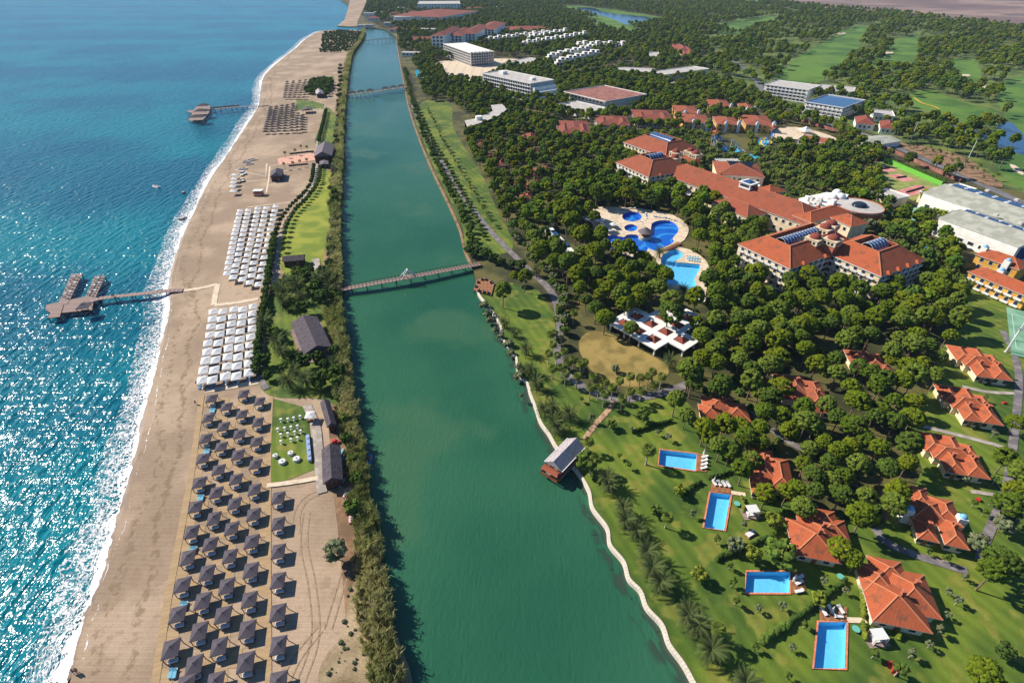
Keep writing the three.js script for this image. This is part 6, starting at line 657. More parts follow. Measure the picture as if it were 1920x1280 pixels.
// courts
{ const clay = mottled(256, 20, [186, 112, 104], [206, 136, 126], 6, 3, 5, .05), green = mottled(256, 20, [104, 150, 120], [126, 170, 142], 6, 3, 6, .05), lines = plain(.75, .75, .72);
  zone('court_ground', [[1634, 312], [1658, 302], [1765, 352], [1762, 366], [1738, 372], [1712, 378], [1688, 366], [1650, 330]], mottled(256, 20, [118, 132, 60], [146, 150, 84], 6, 3, 7, .05), 'olive surround of the clay tennis courts', 'court', false);
  const court = (q, mat, label) => { const r = rectQ(q, 0), g = grp(r.x, 0, r.z, r.ry); level += .012; part(g, 'surface', box(r.w, .1, r.d, 0, level - .05, 0), mat); part(g, 'lines', [box(r.w * .8, .02, .12, 0, level + .052, r.d * .36), box(r.w * .8, .02, .12, 0, level + .052, -r.d * .36), box(.12, .02, r.d * .72, r.w * .4, level + .054, 0), box(.12, .02, r.d * .72, -r.w * .4, level + .054, 0), box(r.w * .45, .02, .12, 0, level + .056, 0)], lines); part(g, 'net', box(.08, 1, r.d * .8, 0, level + .06, 0), M.fabricDark); put(g, 'tennis_court', label, 'court'); keepRect(r, 2); };
  court([[1639, 318], [1656, 328], [1670, 319], [1654, 309]], clay, 'pinkish clay court, half under the trees'); court([[1674, 331], [1694, 344], [1706, 337], [1687, 325]], clay, 'pinkish clay court between olive borders'); court([[1692, 362], [1718, 372], [1738, 354], [1714, 344]], clay, 'red clay court beside the grey halls'); court([[1686, 404], [1712, 422], [1744, 402], [1716, 384]], green, 'pale green hard court beside the halls'); court([[1880, 662], [1990, 690], [1990, 600], [1902, 584]], green, 'large pale green sports court by the garden road');
  const fence = (a, b, h, label) => { const A = G(...a), B = G(...b), L = A.distanceTo(B), g = grp((A.x + B.x) / 2, 0, (A.z + B.z) / 2, Math.atan2(-(B.z - A.z), B.x - A.x)); const n = Math.max(3, Math.round(L / 4)); for (let i = 0; i < n; i++) { part(g, 'panel', box(L / n - .12, h - .3, .06, -L / 2 + (i + .5) * L / n, .2, 0), plain(.12, .42, .03, .8)); } for (let i = 0; i <= n; i++) part(g, 'post', box(.1, h, .1, -L / 2 + i * L / n, 0, 0), M.metal); put(g, 'court_fence', label, 'fence'); };
  fence([1656, 303], [1764, 350], 3.4, 'bright green windbreak fence along the clay courts'); fence([1732, 384], [1764, 402], 3, 'short bright green fence behind the hard court'); }
// tall masts and lamps
[[1810.5, 309, 17, 'tall pale floodlight mast beside the golf pond, nearer the halls'], [1706, 268, 15, 'tall pale floodlight mast beside the avenue'], [1899, 640, 12, 'pale floodlight mast at the sports court'], [1886, 660, 10, 'shorter floodlight mast at the corner of the sports court']].forEach(([x, y, h, l]) => { const c = G(x, y), g = grp(c.x, 0, c.z); part(g, 'mast', cyl(.28, .16, h, 0, 0, 0, 8), M.frameWhite); part(g, 'lamp_head', [box(1.6, .3, .5, 0, h, 0)], M.metal); part(g, 'base', cyl(.6, .5, .4, 0, 0, 0, 8), M.concrete); put(g, 'floodlight_mast', l, 'mast'); });
// boundary walls of the avenue
{ const line = smooth(GP([[1470, 214], [1530, 236], [1600, 256], [1680, 288], [1760, 324], [1800, 342]]), false, 4); put(new THREE.Mesh(ribbonGeo(line, .5, 0, 2.2), M.brownRoof), 'boundary_wall', 'long brown boundary wall along the avenue', 'wall'); }
{ const A = G(1722, 192), B = G(1755, 200), line = smooth(GP([[1714, 184], [1730, 194], [1750, 200], [1762, 205]]), false, 4); level += .01; struct(new THREE.Mesh(ribbonGeo(line, 2.4, null, level), plain(.55, .38, .03)), 'flower_strip', 'yellow flower strip on the golf rough', 'flowers', 'stuff'); }

zone('bare_ground', [[1690, 268], [1740, 276], [1810, 296], [1842, 318], [1880, 352], [1850, 348], [1760, 306], [1700, 282]], M.soil, 'bare brown nursery ground with young palms beside the avenue', 'ground'); noTrees([[1690, 268], [1740, 276], [1810, 296], [1842, 318], [1880, 352], [1850, 348], [1760, 306], [1700, 282]]);

// the far resorts round the river mouth
[[[704, 12], [728, 12], [730, 15], [706, 15]], [[788, 63], [804, 62], [806, 67], [790, 68]], [[806, 62], [826, 63], [826, 68], [812, 68]], [[778, 133], [785, 131], [788, 140], [796, 150], [790, 151], [781, 144]], [[844, 102], [850, 99], [856, 108], [846, 108]]].forEach((p, i) => { zone('far_pool', p, aqua, ['turquoise pool of the farthest resort', 'turquoise pool before the far red-roofed hotel', 'second turquoise pool before the far red-roofed hotel', 'curving turquoise slide pool beside the river', 'blue pool beside the cubic hotel'][i], 'pool', false); noTrees(p.map(([x, y]) => [x, y])); });
[[692, 24, 26, 9, 0], [712, 22, 30, 8, 0], [758, 31, 44, 14, 0], [775, 22, 24, 9, 1], [748, 14, 30, 8, 0], [792, 35, 36, 9, 0], [868, 24, 40, 8, 0], [890, 15, 50, 8, 1], [730, 42, 24, 6, 0], [752, 54, 46, 6, 1], [800, 54, 34, 7, 0], [796, 72, 60, 5, 1], [770, 98, 26, 5, 0], [690, 46, 20, 5, 0], [676, 47, 16, 5, 0], [930, 12, 40, 7, 0], [700, 33, 26, 7, 1], [740, 25, 26, 8, 1]].forEach(([x, y, w, h, red], i) => { const c = G(x, y, h), g = grp(c.x, 0, c.z, (i % 3 - 1) * .2), d = w * .5; part(g, 'wall', box(w, h, d, 0, 0, 0), M.white); if (red) { const q = hipGeo(w + 2, d + 2, h, 3); part(g, 'roof', q.roof, M.tile[2]); } else part(g, 'roof', box(w + 1, .5, d + 1, 0, h, 0), M.concrete); for (let k = 0; k < 4; k++) part(g, 'window', box(w * .12, 2, .2, (k - 1.5) * w * .22, h * .4, d / 2 + .05), M.glass); put(g, 'far_house', red ? 'low red-roofed building of the far resorts' : 'low white flat-roofed building of the far resorts', 'building', red ? 'red buildings of the far resorts' : 'white buildings of the far resorts'); keepRect({ x: c.x, z: c.z + 8, w: w + 6, d: d + 36, ry: 0 }, 2); });
noTrees([[1180, 396], [1262, 404], [1296, 430], [1290, 470], [1334, 500], [1330, 560], [1306, 574], [1262, 566], [1236, 520], [1220, 496], [1150, 476], [1118, 456], [1112, 400]]);
// ---------------------------------------------------------------- planting
const pick = (a) => a[Math.floor(rnd() * a.length)];
const pines = [];                                           // { x, z, s, sy }
// crowns that stand apart in the photograph: pixel of the crown's middle, its width in pixels
const crownPx = [];
const zoomList = (ox, oy, k, txt) => txt.trim().split(/\s+/).forEach(t => { const [x, y, d] = t.split(',').map(Number); crownPx.push([ox + x / k, oy + y / k, d / k]); });
zoomList(1280, 600, 3, `120,210,110 215,360,130 60,270,130 60,330,120 400,330,130 330,210,110 540,200,120 500,250,120 400,260,110 440,390,110 680,490,120 590,620,110 700,570,130 750,590,110 500,420,110 470,500,120 560,520,110
880,550,110 960,600,120 1030,650,110 1080,540,110 1190,440,110 985,450,120 960,350,120 870,300,110 870,210,100 760,240,110 1000,250,110 1060,290,100 1110,370,120 1150,330,110 1240,320,130 1310,310,130 1210,560,130 1310,530,130 1320,440,110 1440,310,100 1450,200,90 1350,220,100 1280,240,100 1200,210,90 1180,160,110 1390,130,90 1310,110,100 1230,90,90
800,680,100 720,730,90 890,740,110 950,690,110 1110,710,110 820,790,110 690,810,100 740,860,120 920,880,100 990,820,130 840,890,100 900,980,120 1030,990,120 1020,1100,150 1200,960,150 1200,1040,140 1160,840,130 1270,810,110 1290,700,150 690,1040,130 750,960,110 650,930,100 480,970,130 600,950,120 350,830,130 390,780,100 130,600,130 150,650,100 220,700,120 270,740,100 240,570,120 330,580,120 370,650,120 440,680,100
1840,760,130 1890,860,140 1890,960,140 1860,1040,150 1890,560,100`);
zoomList(1280, 860, 3, '900,490,140 985,560,130 1820,560,165 1740,640,155 1700,1210,190');
zoomList(860, 560, 3.84, '1570,720,150 1640,840,120 1240,210,120 1670,520,180 1860,640,150 1860,430,150 990,60,120 1060,120,140');
zoomList(850, 300, 3.84, '355,935,130 435,815,70 515,840,110 640,620,140 740,620,140 830,740,160 900,830,140 1050,885,110 1150,850,130 1230,930,120 1060,960,110 960,990,100 1030,1040,120 1360,930,150 1470,890,140 1320,990,130 1580,990,160 1560,1090,170 1750,1000,150 1900,940,160 1850,860,150 1880,1130,150 1760,1150,130 1250,640,180 1030,650,160 920,530,130');
for (const [px, py, d] of crownPx) { let g = G(px, py, 7); const D = d / pxm(py) * 1.02, s = Math.min(1.4, Math.max(.75, D / 7)); g = G(px, py, 7.6 * s); pines.push({ x: g.x, z: g.z, s, sy: s * rr(.86, 1.14), manual: true }); }
function scatter(poly, spacing, prob, out, sMin, sMax, clump = 0, within = null) {
  const plan = GP(poly); let a = 1e9, b = 1e9, c = -1e9, d = -1e9; for (const [x, z] of plan) { a = Math.min(a, x); b = Math.min(b, z); c = Math.max(c, x); d = Math.max(d, z); }
  for (let x = a; x < c; x += spacing) for (let z = b; z < d; z += spacing) {
    const qx = x + rr(-.46, .46) * spacing, qz = z + rr(-.46, .46) * spacing, s = rr(sMin, sMax), k = rnd();
    if (clump && (!within || inside(qx, qz, within)) && fbm((qx + 4000) / 600, (qz + 4000) / 600, 12, 3, 9) < clump) continue;
    if (k > prob || !inside(qx, qz, plan) || !isFree(qx, qz)) continue;
    if (Math.abs(qx) > -qz * 1.25 + 60) continue;                       // nothing the picture could not show
    out.push({ x: qx, z: qz, s, sy: s * rr(.82, 1.2) });
  }
}
const wild = [];
// pine woods by area (pixels on the ground)
scatter([[1000, 470], [1100, 330], [1300, 330], [1420, 420], [1500, 545], [1720, 520], [1790, 560], [1800, 640], [1560, 640], [1420, 690], [1290, 700], [1260, 640], [1130, 600], [1060, 560], [1010, 520]], 6.2, .93, wild, .88, 1.2);
scatter([[1280, 640], [1600, 600], [1790, 620], [1740, 720], [1700, 900], [1640, 980], [1500, 900], [1420, 840], [1330, 760], [1270, 700]], 7, .5, wild, .85, 1.1);
scatter([[870, 240], [960, 215], [1060, 240], [1190, 260], [1190, 340], [1260, 400], [1120, 400], [1020, 470], [960, 450], [930, 390], [905, 330], [880, 290]], 6.4, .92, wild, .75, 1.05);
scatter([[770, 190], [800, 190], [770, 110], [800, 80], [850, 110], [910, 105], [1030, 120], [1060, 150], [1180, 130], [1240, 150], [1330, 150], [1420, 180], [1500, 215], [1600, 255], [1660, 290], [1640, 320], [1560, 330], [1450, 300], [1440, 250], [1190, 250], [1060, 230], [960, 210], [900, 240], [840, 190]], 6.6, .9, wild, .75, 1.1);
scatter([[1500, 330], [1640, 330], [1660, 400], [1740, 420], [1790, 480], [1830, 540], [1740, 520], [1700, 470], [1620, 430]], 6.6, .85, wild, .75, 1.1);
scatter([[1640, 290], [1760, 330], [1800, 330], [1760, 345], [1660, 305]], 8, .9, wild, .8, 1.1);
scatter([[745, 60], [770, 30], [900, 12], [1060, -5], [1440, -22], [1440, 4], [1530, 14], [1650, 24], [1920, 56], [1980, 160], [1920, 330], [1830, 330], [1700, 280], [1620, 235], [1430, 165], [1330, 140], [1240, 145], [1180, 120], [1060, 145], [1030, 118], [910, 102], [850, 100], [800, 76], [770, 106], [750, 100]], 9, .84, wild, .8, 1.35, .47, GP(roughPx));
scatter([[660, 10], [745, 60], [770, 30], [900, 12], [1060, -5], [1440, -22], [1300, -45], [700, -45], [665, -20]], 13, .8, wild, 1, 1.5);
scatter([[1440, 4], [1530, 12], [1650, 20], [1920, 50], [1920, 54], [1650, 24], [1530, 15]], 14, .7, wild, .8, 1.2);
const free = wild.filter(t => !pines.some(p => Math.hypot(p.x - t.x, p.z - t.z) < 5.2 * (p.s + t.s) * .5));
const size = (t) => t.s / Math.hypot(t.x, t.z, 100);
free.sort((a, b) => size(b) - size(a));
const single = 300 - pines.length;
const tall = [...pines, ...free.slice(0, single)];
for (const t of tall) {
  const k = pick(pineKits), g = plantGroup(k, pick(P.pineLeaf), P.bark, t.x, t.z, t.s, t.sy), zone = t.z > -150 ? 0 : t.x < 95 ? 1 : 2;
  put(g, 'stone_pine', ['stone pine with a rounded cushion crown among the red-roofed villas', 'stone pine with a rounded crown in the wood around the lagoon pool', 'stone pine with a rounded crown in the wood below the big hotel'][zone], 'pine tree', ['pines among the villas', 'pines around the lagoon pool', 'pines below the hotel'][zone]);
}
{ // the rest of the woods, one mass
  const rest = free.slice(single), root = new THREE.Group(), m4 = new THREE.Matrix4(), q = new THREE.Quaternion(), up = V(0, 1, 0), kits = [...pineLow], colr = new THREE.Color();
  kits.forEach((kit, ki) => { const mine = rest.filter((_, i) => i % kits.length === ki); for (const which of ['crown', 'trunk']) {
    const im = new THREE.InstancedMesh(kit[which], which === 'crown' ? P.pineLeaf[ki] : P.bark, mine.length); im.name = which;
    mine.forEach((t, i) => { q.setFromAxisAngle(up, (i * 2.4) % 6.28); m4.compose(V(t.x, 0, t.z), q, V(t.s, t.sy, t.s)); im.setMatrixAt(i, m4); if (which === 'crown') { const k = .62 + .62 * hash(i, ki, 5), w = (hash(i, ki, 6) - .5) * .4; im.setColorAt(i, colr.setRGB(k * (1 + w), k, k * (1 - w))); } }); root.add(im); } });
  struct(root, 'pine_wood', 'dense dark green pine wood spreading inland around the resorts and fairways', 'wood', 'stuff');
  console.log('pines', pines.length, 'wild', wild.length, 'rest', rest.length);
}
// ---------------------------------------------------------------- palms, garden trees, hedges, reeds
const listZ = (ox, oy, k, txt) => txt.trim().split(/\s+/).map(t => { const [x, y, s] = t.split(',').map(Number); return [ox + x / k, oy + y / k, s || 1]; });
const palmAt = (px, py, h) => { const g = G(px, py, h); return g; };
const datePx = [...listZ(960, 860, 3.048, '640,280,.95 655,350,1 715,410,.9 775,530,1 805,620,1.05 855,700,1.1 1010,890,1.1 1070,950,1.1 1145,1090,1.1 1340,1275,1 545,110,1 560,150,.9'), ...listZ(860, 560, 3.84, '487,355,1 525,500,.9 480,510,.8 330,165,.9 620,790,1 680,770,.9 690,885,1 800,820,1 560,600,1 720,930,.9 400,240,.7 1530,440,1'), ...listZ(1380, 400, 5.05, '640,665,1.3 1420,690,1.4 960,860,1 640,970,1'), ...listZ(850, 300, 3.84, '1310,800,1.2 1600,180,1.2 600,790,1 980,750,1 1660,930,1 1490,660,1.1')];
datePx.forEach(([x, y, s]) => { const g = palmAt(x, y, 3.2 * s), near = y > 780; put(plantGroup(pick(dateKits), P.date, P.bark, g.x, g.z, s, s), 'date_palm', y > 1000 ? 'feathery date palm beside the river wall below the level pool' : near ? 'feathery date palm in the row along the river wall' : x > 1200 ? 'feathery date palm among the pines near the hotel' : 'feathery date palm on the lawn above the boathouse', 'palm', y > 1000 ? 'lower river palms' : near ? 'river wall palms' : x > 1200 ? 'hotel palms' : 'palms above the boathouse'); });
const fanPx = listZ(860, 560, 3.84, '710,410 740,480 680,490 770,540 855,560 970,560 950,640 1060,580 1050,690 1160,590 1240,560 1310,570 1320,650 1400,510 1410,600 1180,720 1240,670 1465,560 830,420 830,100 690,250 700,150 720,60 680,330 650,380 660,260 880,470 910,440 760,380 790,440 1010,640 1110,640 1370,560 940,1010 900,1140 960,1180 1000,1150');
fanPx.push(...listZ(960, 860, 3.048, '895,320 1180,970')); fanPx.push([1218, 838, 1.35]);
fanPx.forEach(([x, y, s]) => { const h = 6.2 * s * .85, g = palmAt(x, y, h); put(plantGroup(pick(fanKits), P.fan, P.paleBark, g.x, g.z, s * .85, s * .85), 'fan_palm', y > 780 ? 'slender fan palm standing on the villa lawn' : 'slender fan palm in the avenue around the dry field', 'palm', y > 780 ? 'lawn fan palms' : 'fan palms by the dry field'); });
// riverside promenade planting
function along(px, spacing, jit, f) { const line = smooth(GP(px), false, 8); let acc = 0; for (let i = 1; i < line.length; i++) { acc += Math.hypot(line[i][0] - line[i - 1][0], line[i][1] - line[i - 1][1]); while (acc > spacing) { acc -= spacing; f(line[i][0] + rr(-jit, jit), line[i][1] + rr(-jit, jit)); } } }
const bank = [[756, 130], [764, 165], [772, 200], [790, 255], [814, 310], [842, 368], [864, 420], [876, 462], [884, 485]];
let kk = 0;
along(bank, 3.4, 1.6, (x, z) => { kk++; kk % 3 ? put(plantGroup(pick(roundKits), kk % 2 ? P.broad : P.dark, P.bark, x + 2.4, z, rr(.8, 1.25)), 'bank_tree', 'low bushy tree crowding the upper river bank', 'tree', 'trees of the upper river bank') : put(plantGroup(pick(fanKits), P.fan, P.paleBark, x + 3, z, rr(.55, .8)), 'fan_palm', 'small fan palm among bushes on the upper river bank', 'palm', 'palms of the upper river bank'); });
along([[782, 200], [806, 255], [836, 310], [868, 365], [896, 420], [912, 452]], 5.2, .7, (x, z) => put(plantGroup(pick(roundKits), P.broad, P.bark, x, z, rr(.6, .85)), 'walk_tree', 'small tree in the row beside the river promenade', 'tree', 'promenade row trees'));
along([[800, 205], [828, 262], [862, 322], [896, 382], [926, 432]], 6, .7, (x, z) => put(plantGroup(pick(fanKits), P.fan, P.paleBark, x, z, rr(.5, .65)), 'fan_palm', 'young fan palm in the inner row of the river promenade', 'palm', 'promenade fan palms'));
along([[880, 470], [890, 480], [905, 486], [925, 490], [950, 500], [975, 510]], 4.5, 2, (x, z) => put(plantGroup(pick(roundKits), P.dark, P.bark, x, z, rr(1, 1.5)), 'shade_tree', 'dark shade tree at the end of the footbridge', 'tree', 'trees at the footbridge'));
along([[960, 440], [985, 470], [1010, 500], [1046, 540], [1056, 600], [1052, 650]], 4, 2, (x, z) => put(plantGroup(pick(roundKits), kk++ % 2 ? P.broad : P.olive, P.bark, x, z, rr(.8, 1.3)), 'hedge_tree', 'loose leafy tree bordering the dark promenade', 'tree', 'trees bordering the promenade'));
along([[898, 560], [940, 625], [966, 668], [985, 716]], 6, .8, (x, z) => put(plantGroup(pick(shrubKits), P.olive, P.bark, x - .8, z, rr(1.3, 2)), 'bank_shrub', 'dry brownish shrub overhanging the river wall', 'shrub', 'shrubs on the river wall'));
// spit: tree walk and garden
along([[612, 208], [606, 235], [598, 268]], 2.4, .25, (x, z) => put(plantGroup(pick(roundKits), P.dark, P.bark, x, z, .85, .9), 'walk_tree', 'clipped dark tree in the hedge row behind the thatched umbrellas', 'tree', 'hedge row trees'));
for (const [o, n] of [[-2.2, 0], [2.2, 1]]) { const ln = offsetLine(smooth(GP([[596, 312], [590, 348], [572, 374], [548, 398], [530, 432], [522, 480]]), false, 8), o); let acc = 0; for (let i = 1; i < ln.length; i++) { acc += Math.hypot(ln[i][0] - ln[i - 1][0], ln[i][1] - ln[i - 1][1]); if (acc > 3.6) { acc = 0; put(plantGroup(pick(roundKits), n ? P.dark : P.broad, P.bark, ln[i][0], ln[i][1], rr(.62, .78), rr(.75, .95)), 'walk_tree', n ? 'small dark tree on the beach side of the curved walk' : 'small green tree on the lawn side of the curved walk', 'tree', n ? 'beach side walk trees' : 'lawn side walk trees'); } } }
along([[518, 440], [510, 480], [504, 525], [497, 570], [489, 625], [484, 680], [480, 705]], 2.2, .5, (x, z) => put(plantGroup(pick(roundKits), P.dark, P.bark, x, z, rr(.7, .95)), 'hedge_tree', 'dark clipped tree in the hedge between umbrellas and garden', 'tree', 'garden hedge trees'));
{ const spots = []; scatter([[515, 535], [600, 510], [632, 520], [634, 570], [610, 585], [545, 598], [520, 590]], 5, .85, spots, .9, 1.5); scatter([[494, 600], [545, 600], [550, 665], [600, 668], [640, 660], [645, 750], [600, 740], [510, 740], [492, 705]], 5.2, .8, spots, .8, 1.4); scatter([[582, 152], [622, 152], [626, 170], [612, 182], [574, 178]], 5, .9, spots, 1, 1.4);
  spots.forEach((t, i) => { if (i % 5 < 2 && t.z > -230) put(plantGroup(pick(dateKits), P.date, P.bark, t.x, t.z, t.s * .95), 'date_palm', 'feathery date palm in the beach restaurant garden', 'palm', 'beach garden palms'); else put(plantGroup(pick(roundKits), i % 3 ? P.dark : P.broad, P.bark, t.x, t.z, t.s * 1.15), 'garden_tree', t.z > -300 ? 'dark shade tree in the beach restaurant garden' : 'dark tree of the far grove beside the umbrellas', 'tree', t.z > -300 ? 'beach garden trees' : 'far grove trees'); });
  const p2 = []; scatter([[606, 62], [640, 58], [680, 62], [672, 78], [655, 98], [600, 100]], 5.5, .85, p2, .8, 1.1); { const pm = new THREE.InstancedMesh(roundKits[0].crown, P.dark, p2.length), a4 = new THREE.Matrix4(); p2.forEach((t, i) => pm.setMatrixAt(i, a4.compose(V(t.x, 0, t.z), new THREE.Quaternion().setFromAxisAngle(V(0, 1, 0), i), V(t.s, t.s, t.s)))); struct(pm, 'plantation', 'dark low plantation at the tip of the spit', 'plantation', 'stuff'); }
  for (const [x, y] of [[534, 288], [553, 283], [564, 276], [575, 277], [532, 309], [549, 307], [562, 304], [575, 301]]) { const g = G(x, y, 3); put(plantGroup(pick(fanKits), P.fan, P.paleBark, g.x, g.z, .62), 'fan_palm', 'small fan palm beside the pink terrace', 'palm', 'terrace palms'); } }
// lawn trees
const saplings = [...listZ(1280, 860, 3, '345,370 60,310 195,455 265,600 280,700 300,800 430,840 565,830 410,1060 620,1060 690,930 1450,965 1500,880 1550,800 1500,740 1080,1100,1.3 1290,1100 1395,1045 600,1220 1210,1200,1.6 920,740 1590,660 1700,300 1740,240 1390,520 800,690 1640,250 1480,560'), ...listZ(860, 560, 3.84, '960,870,1.2 880,720 1430,960 1510,1000 1160,1130 1250,940 1220,1200 450,700 590,640'), ...listZ(1280, 600, 3, '1700,880 1590,900 1760,900 1830,790 1700,440 1750,640 1640,560')];
saplings.forEach(([x, y, s]) => { const g = G(x, y, 1.6); put(plantGroup(pick(saplingKits), rnd() < .5 ? P.broad : P.olive, P.paleBark, g.x, g.z, s * rr(1, 1.35)), 'young_tree', y > 1000 ? 'young tree with a thin pale trunk on the lawn by the nearest villa' : 'young tree with a thin pale trunk on the villa lawns', 'tree', y > 1000 ? 'young trees by the nearest villa' : 'young trees on the villa lawns'); });
[[1466, 1036, 1.9, P.broad, 'round dark glossy tree beside the level pool'], [1453, 977, 1.2, P.lime, 'yellow-green bush between the villas and the slanted pool'], [1380, 1020, 1.1, P.olive, 'greyish bush at the hedge above the level pool'], [1413, 1040, 1.1, P.lime, 'yellow-green bush at the end of the short hedge'], [1313, 1077, 1, P.lime, 'yellow-green bush alone on the lawn'], [1835, 1018, 1.3, P.olive, 'pale silvery tree beside the garden road'], [1885, 982, 1.4, P.olive, 'dense dark olive tree beside the garden road'], [1886, 1222, 1, P.dark, 'dark conical shrub near the edge of the lawn'], [1537, 1123, .9, P.lime, 'yellow-green bush in the middle of the long hedge'], [1100, 865, 1.7, P.broad, 'large leafy bush under the palms beside the boathouse'], [1147, 795, .85, P.broad, 'round bush beside the brick path'], [1205, 778, 1.2, P.broad, 'leafy bush behind the straight hedge'], [1275, 920, .9, P.lime, 'low bush on the lawn above the slanted pool'], [1230, 955, .8, P.broad, 'low bush under the slender palm'], [630, 1032, 1.5, P.olive, 'grey-green bush standing alone on the sand near the reeds'], [1154, 690, .8, P.olive, 'brown bush in the dry field'], [1765, 405, 2.2, P.lime, 'yellowish tree beside the upper hall'], [1740, 365, 2.2, P.lime, 'yellowish tree beside the clay court'], [1752, 400, 2, P.lime, 'yellowish tree beside the hard court'], [1630, 420, 1.9, P.olive, 'autumn-brown tree below the round building'], [1790, 405, 1.8, P.olive, 'olive tree between the two halls'], [1833, 425, 1.8, P.lime, 'yellowish tree in front of the lower hall'], [1780, 318, 2, P.lime, 'bright yellow-green tree beside the avenue']].forEach(([x, y, s, m, l]) => { const g = G(x, y, 2.4 * s); put(plantGroup(pick(roundKits), m, P.bark, g.x, g.z, s), l.includes('bush') ? 'garden_bush' : 'garden_tree', l, l.includes('bush') ? 'bush' : 'tree'); });
// hedges: clipped, built of leafy clumps
function hedge(a, b, w, h, label, mat = P.dark) { const A = G(...a), B = G(...b), L = A.distanceTo(B), n = Math.ceil(L / .42), list = []; for (let i = 0; i <= n; i++) { const p = A.clone().lerp(B, i / n); for (let k = 0; k < 3; k++) list.push([p.x + rr(-.12, .12) + (k - 1) * w * .3 * .4, h * (.3 + .22 * k) + rr(-.08, .08), p.z + rr(-w, w) * .3, w * .42, 1]); } put(new THREE.Mesh(clumps(list, .22, 1, .25), mat), 'hedge', label, 'hedge'); }
hedge([1343, 1050], [1400, 1026], 1.1, 1.3, 'clipped dark hedge above the level pool, lower stretch'); hedge([1412, 1020], [1463, 1000], 1.1, 1.3, 'clipped dark hedge above the level pool, upper stretch'); hedge([1470, 1176], [1583, 1092], 1.1, 1.3, 'long slanting dark hedge between the two nearest pools'); hedge([1427, 1206], [1476, 1172], 1.5, 1.4, 'thicker end of the long slanting hedge', P.broad); hedge([1615, 1076], [1617, 1158], .9, 1.5, 'bright hedge along the side of the nearest villa', P.lime); hedge([1617, 1170], [1620, 1198], .9, 1.3, 'short bright hedge beside the garden pavilion', P.lime); hedge([1680, 1176], [1683, 1198], .9, 1.3, 'short bright hedge on the far side of the garden pavilion', P.lime); hedge([1186, 812], [1258, 790], 1, 1.4, 'straight dark hedge on the lawn above the rectangular pool'); hedge([1330, 898], [1370, 886], 1, 1.3, 'short dark hedge behind the deck of the slanted pool'); hedge([1283, 925], [1312, 905], 1.2, 1.3, 'short dark hedge on the lawn beside the rectangular pool'); hedge([545, 672], [600, 656], 1.2, 1.6, 'dark hedge below the beach restaurant'); hedge([1390, 936], [1394, 958], .9, 1.4, 'bright hedge at the corner of the shaded villa', P.lime); hedge([1645, 298], [1770, 344], 2, 3.6, 'tall dark hedge behind the clay courts'); hedge([930, 545], [932, 548], 1, 1, 'tiny hedge beside the river terrace');
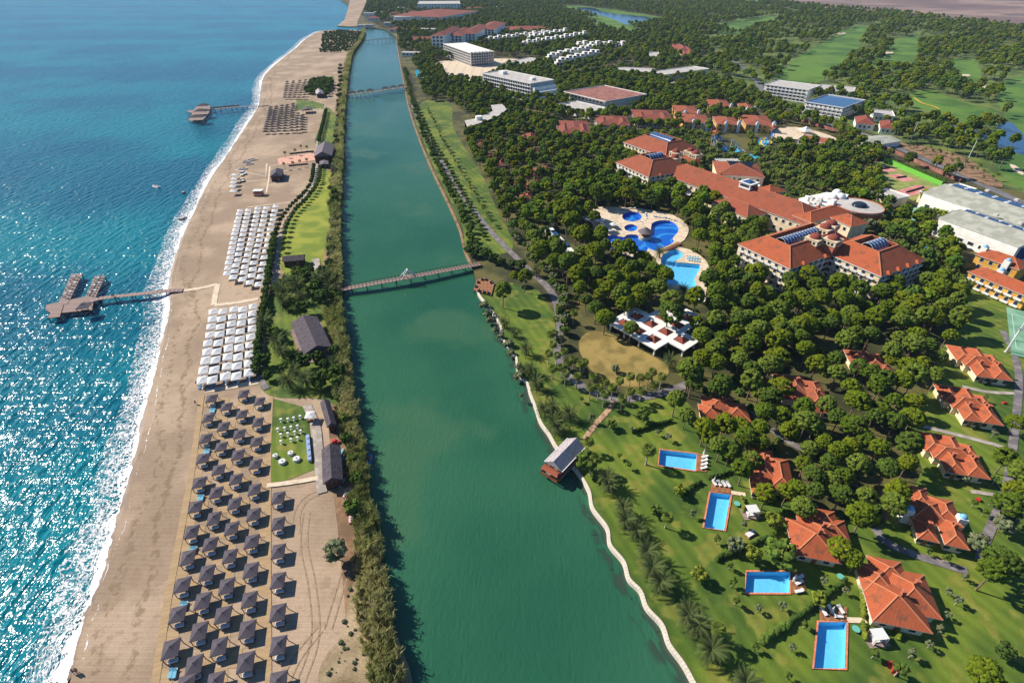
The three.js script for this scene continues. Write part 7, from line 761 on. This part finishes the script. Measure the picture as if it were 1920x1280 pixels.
// reeds along the left bank of the river
{ const kit = [0, 1, 2].map(() => { const pos = [], col = []; for (let i = 0; i < 16; i++) { const a = rr(0, 6.28), r = rr(0, .45), lean = rr(.15, .9), h = rr(2.6, 4.4), x = Math.cos(a) * r, z = Math.sin(a) * r, w = rr(.07, .14), px = -Math.sin(a) * w, pz = Math.cos(a) * w, mx = x + Math.cos(a) * lean * .35, mz = z + Math.sin(a) * lean * .35, tx = x + Math.cos(a) * lean * 1.2, tz = z + Math.sin(a) * lean * 1.2, t = tint(.35); for (const v of [[x - px, 0, z - pz], [x + px, 0, z + pz], [mx + px, h * .65, mz + pz], [x - px, 0, z - pz], [mx + px, h * .65, mz + pz], [mx - px, h * .65, mz - pz], [mx - px, h * .65, mz - pz], [mx + px, h * .65, mz + pz], [tx, h, tz]]) { pos.push(...v); col.push(...t); } for (let k = 0; k < 4; k++) { const f = rr(.3, .9), bx = x + (tx - x) * f * f, bz = z + (tz - z) * f * f, by = h * f, d = rr(0, 6.28), s = rr(.5, .9); for (const v of [[bx, by, bz], [bx + Math.cos(d + .12) * s * .5, by + .18, bz + Math.sin(d + .12) * s * .5], [bx + Math.cos(d) * s, by - .12, bz + Math.sin(d) * s]]) { pos.push(...v); col.push(...t); } } } const g = new THREE.BufferGeometry(); g.setAttribute('position', new THREE.Float32BufferAttribute(pos, 3)); g.setAttribute('color', new THREE.Float32BufferAttribute(col, 3)); g.computeVertexNormals(); return g; });
  const items = [[], [], []]; let l = 0; for (let i = 1; i < leftPlan.length; i++) { const [ax, az] = leftPlan[i - 1], [bx, bz] = leftPlan[i], L = Math.hypot(bx - ax, bz - az), near = az > -110 ? 1 : az > -260 ? .8 : .45, dens = L * 7.5 * near; for (let k = 0; k < dens; k++) { const t = rnd(), z = az + (bz - az) * t, u = Math.pow(rnd(), .8) * (4 + 5 * fbm(((z % 120) + 120) / 120, .2, 10, 3, 25)), x = ax + (bx - ax) * t - u + .8; const patch = fbm(((z % 200) + 200) / 200, .3, 9, 3, 5); if (patch < .34 && u > 3) continue; items[Math.min(2, Math.floor(3 * Math.min(.99, Math.max(0, (patch - .5) * 2.2 + .5 + rr(-.3, .3)))))].push([x, z, rr(.55, 1.05) * (.55 + 1.1 * fbm((((z + 37) % 160) + 160) / 160, .7, 14, 3, 15)) * (u > 4.5 ? .7 : 1) * (az > -260 ? 1 : 1.2)]); } }
  const root = new THREE.Group(), m4 = new THREE.Matrix4(), q = new THREE.Quaternion(), up = V(0, 1, 0); kit.forEach((g, i) => { const im = new THREE.InstancedMesh(g, P.reed[i], items[i].length); im.name = 'reed_stand'; items[i].forEach(([x, z, s], j) => { q.setFromAxisAngle(up, j * 2.4); m4.compose(V(x, -.3, z), q, V(s, s, s)); im.setMatrixAt(j, m4); }); root.add(im); }); struct(root, 'reeds', 'tall olive-green reeds lining the river bank behind the beach', 'reeds', 'stuff');
  const dots = [], c = new THREE.Color(); const pl = GP([[604, 1285], [606, 1240], [640, 1190], [650, 1080], [680, 1030], [700, 1100], [735, 1280]]); for (let i = 0; i < 900 && dots.length < 150; i++) { const x = rr(-70, -20), z = rr(-80, -30); if (inside(x, z, pl)) dots.push([x, z, rr(.12, .5)]); } const im = new THREE.InstancedMesh(shrubKits[0].crown, P.olive, dots.length); dots.forEach(([x, z, s], i) => { q.setFromAxisAngle(up, i); m4.compose(V(x, 0, z), q, V(s, s, s)); im.setMatrixAt(i, m4); }); struct(im, 'scrub', 'scattered dry tufts on the sand beside the reeds', 'scrub', 'stuff');
  const under = [], wd = []; scatter([[1060, 560], [1100, 330], [1420, 420], [1500, 545], [1790, 560], [1740, 720], [1640, 980], [1500, 900], [1400, 830], [1300, 740], [1240, 660]], 4.2, .4, wd, .6, 1.5); const iu = new THREE.InstancedMesh(shrubKits[1].crown, P.broad, wd.length); wd.forEach((t, i) => { q.setFromAxisAngle(up, i); m4.compose(V(t.x, 0, t.z), q, V(t.s, t.sy, t.s)); iu.setMatrixAt(i, m4); }); struct(iu, 'undergrowth', 'low green undergrowth between the pine trunks', 'undergrowth', 'stuff');
  const ww = []; scatter([[1190, 250], [1440, 250], [1500, 300], [1640, 320], [1700, 420], [1830, 540], [1780, 570], [1690, 540], [1450, 440], [1290, 350], [1190, 320]], 5, .75, ww, .8, 1.6); const kits = [roundKits[0], roundKits[1]]; const grove = new THREE.Group(); kits.forEach((k, ki) => { const mine = ww.filter((_, i) => i % 2 === ki), i2 = new THREE.InstancedMesh(k.crown, ki ? P.broad : P.fan, mine.length); i2.name = 'crown'; mine.forEach((t, i) => { q.setFromAxisAngle(up, i); m4.compose(V(t.x, 0, t.z), q, V(t.s, t.sy, t.s)); i2.setMatrixAt(i, m4); }); grove.add(i2); }); struct(grove, 'garden_thicket', 'mixed leafy thicket of palms and bushes around the hotel halls', 'thicket', 'stuff'); console.log('reeds', items.map(a => a.length), 'under', wd.length, ww.length); }

for (let i = 0; i < 26; i++) { const t = i / 25, g = G(1700 + 160 * t + rr(-6, 6), 272 + 66 * t + rr(-6, 8)); put(plantGroup(pick(fanKits), P.fan, P.paleBark, g.x, g.z, rr(.5, .75)), 'fan_palm', 'young fan palm on the bare nursery ground beside the avenue', 'palm', 'nursery palms'); }

along([[646, 640], [650, 700], [660, 760], [676, 840], [690, 940], [664, 1010]], 9, 1.4, (x, z) => put(plantGroup(pick(roundKits), rnd() < .5 ? P.dark : P.broad, P.bark, x - 3, z, rr(.8, 1.3)), 'bank_tree', 'dark bushy tree rising out of the reeds', 'tree', 'trees in the reeds'));
along([[641, 120], [642, 200], [636, 300], [634, 400], [634, 480], [638, 570]], 8, 1.5, (x, z) => put(plantGroup(pick(roundKits), rnd() < .6 ? P.dark : P.olive, P.bark, x - 2.5, z, rr(.8, 1.35)), 'bank_tree', 'dark bushy tree on the reed bank behind the beach lawns', 'tree', 'trees on the reed bank'));
renderer.render(scene, camera);
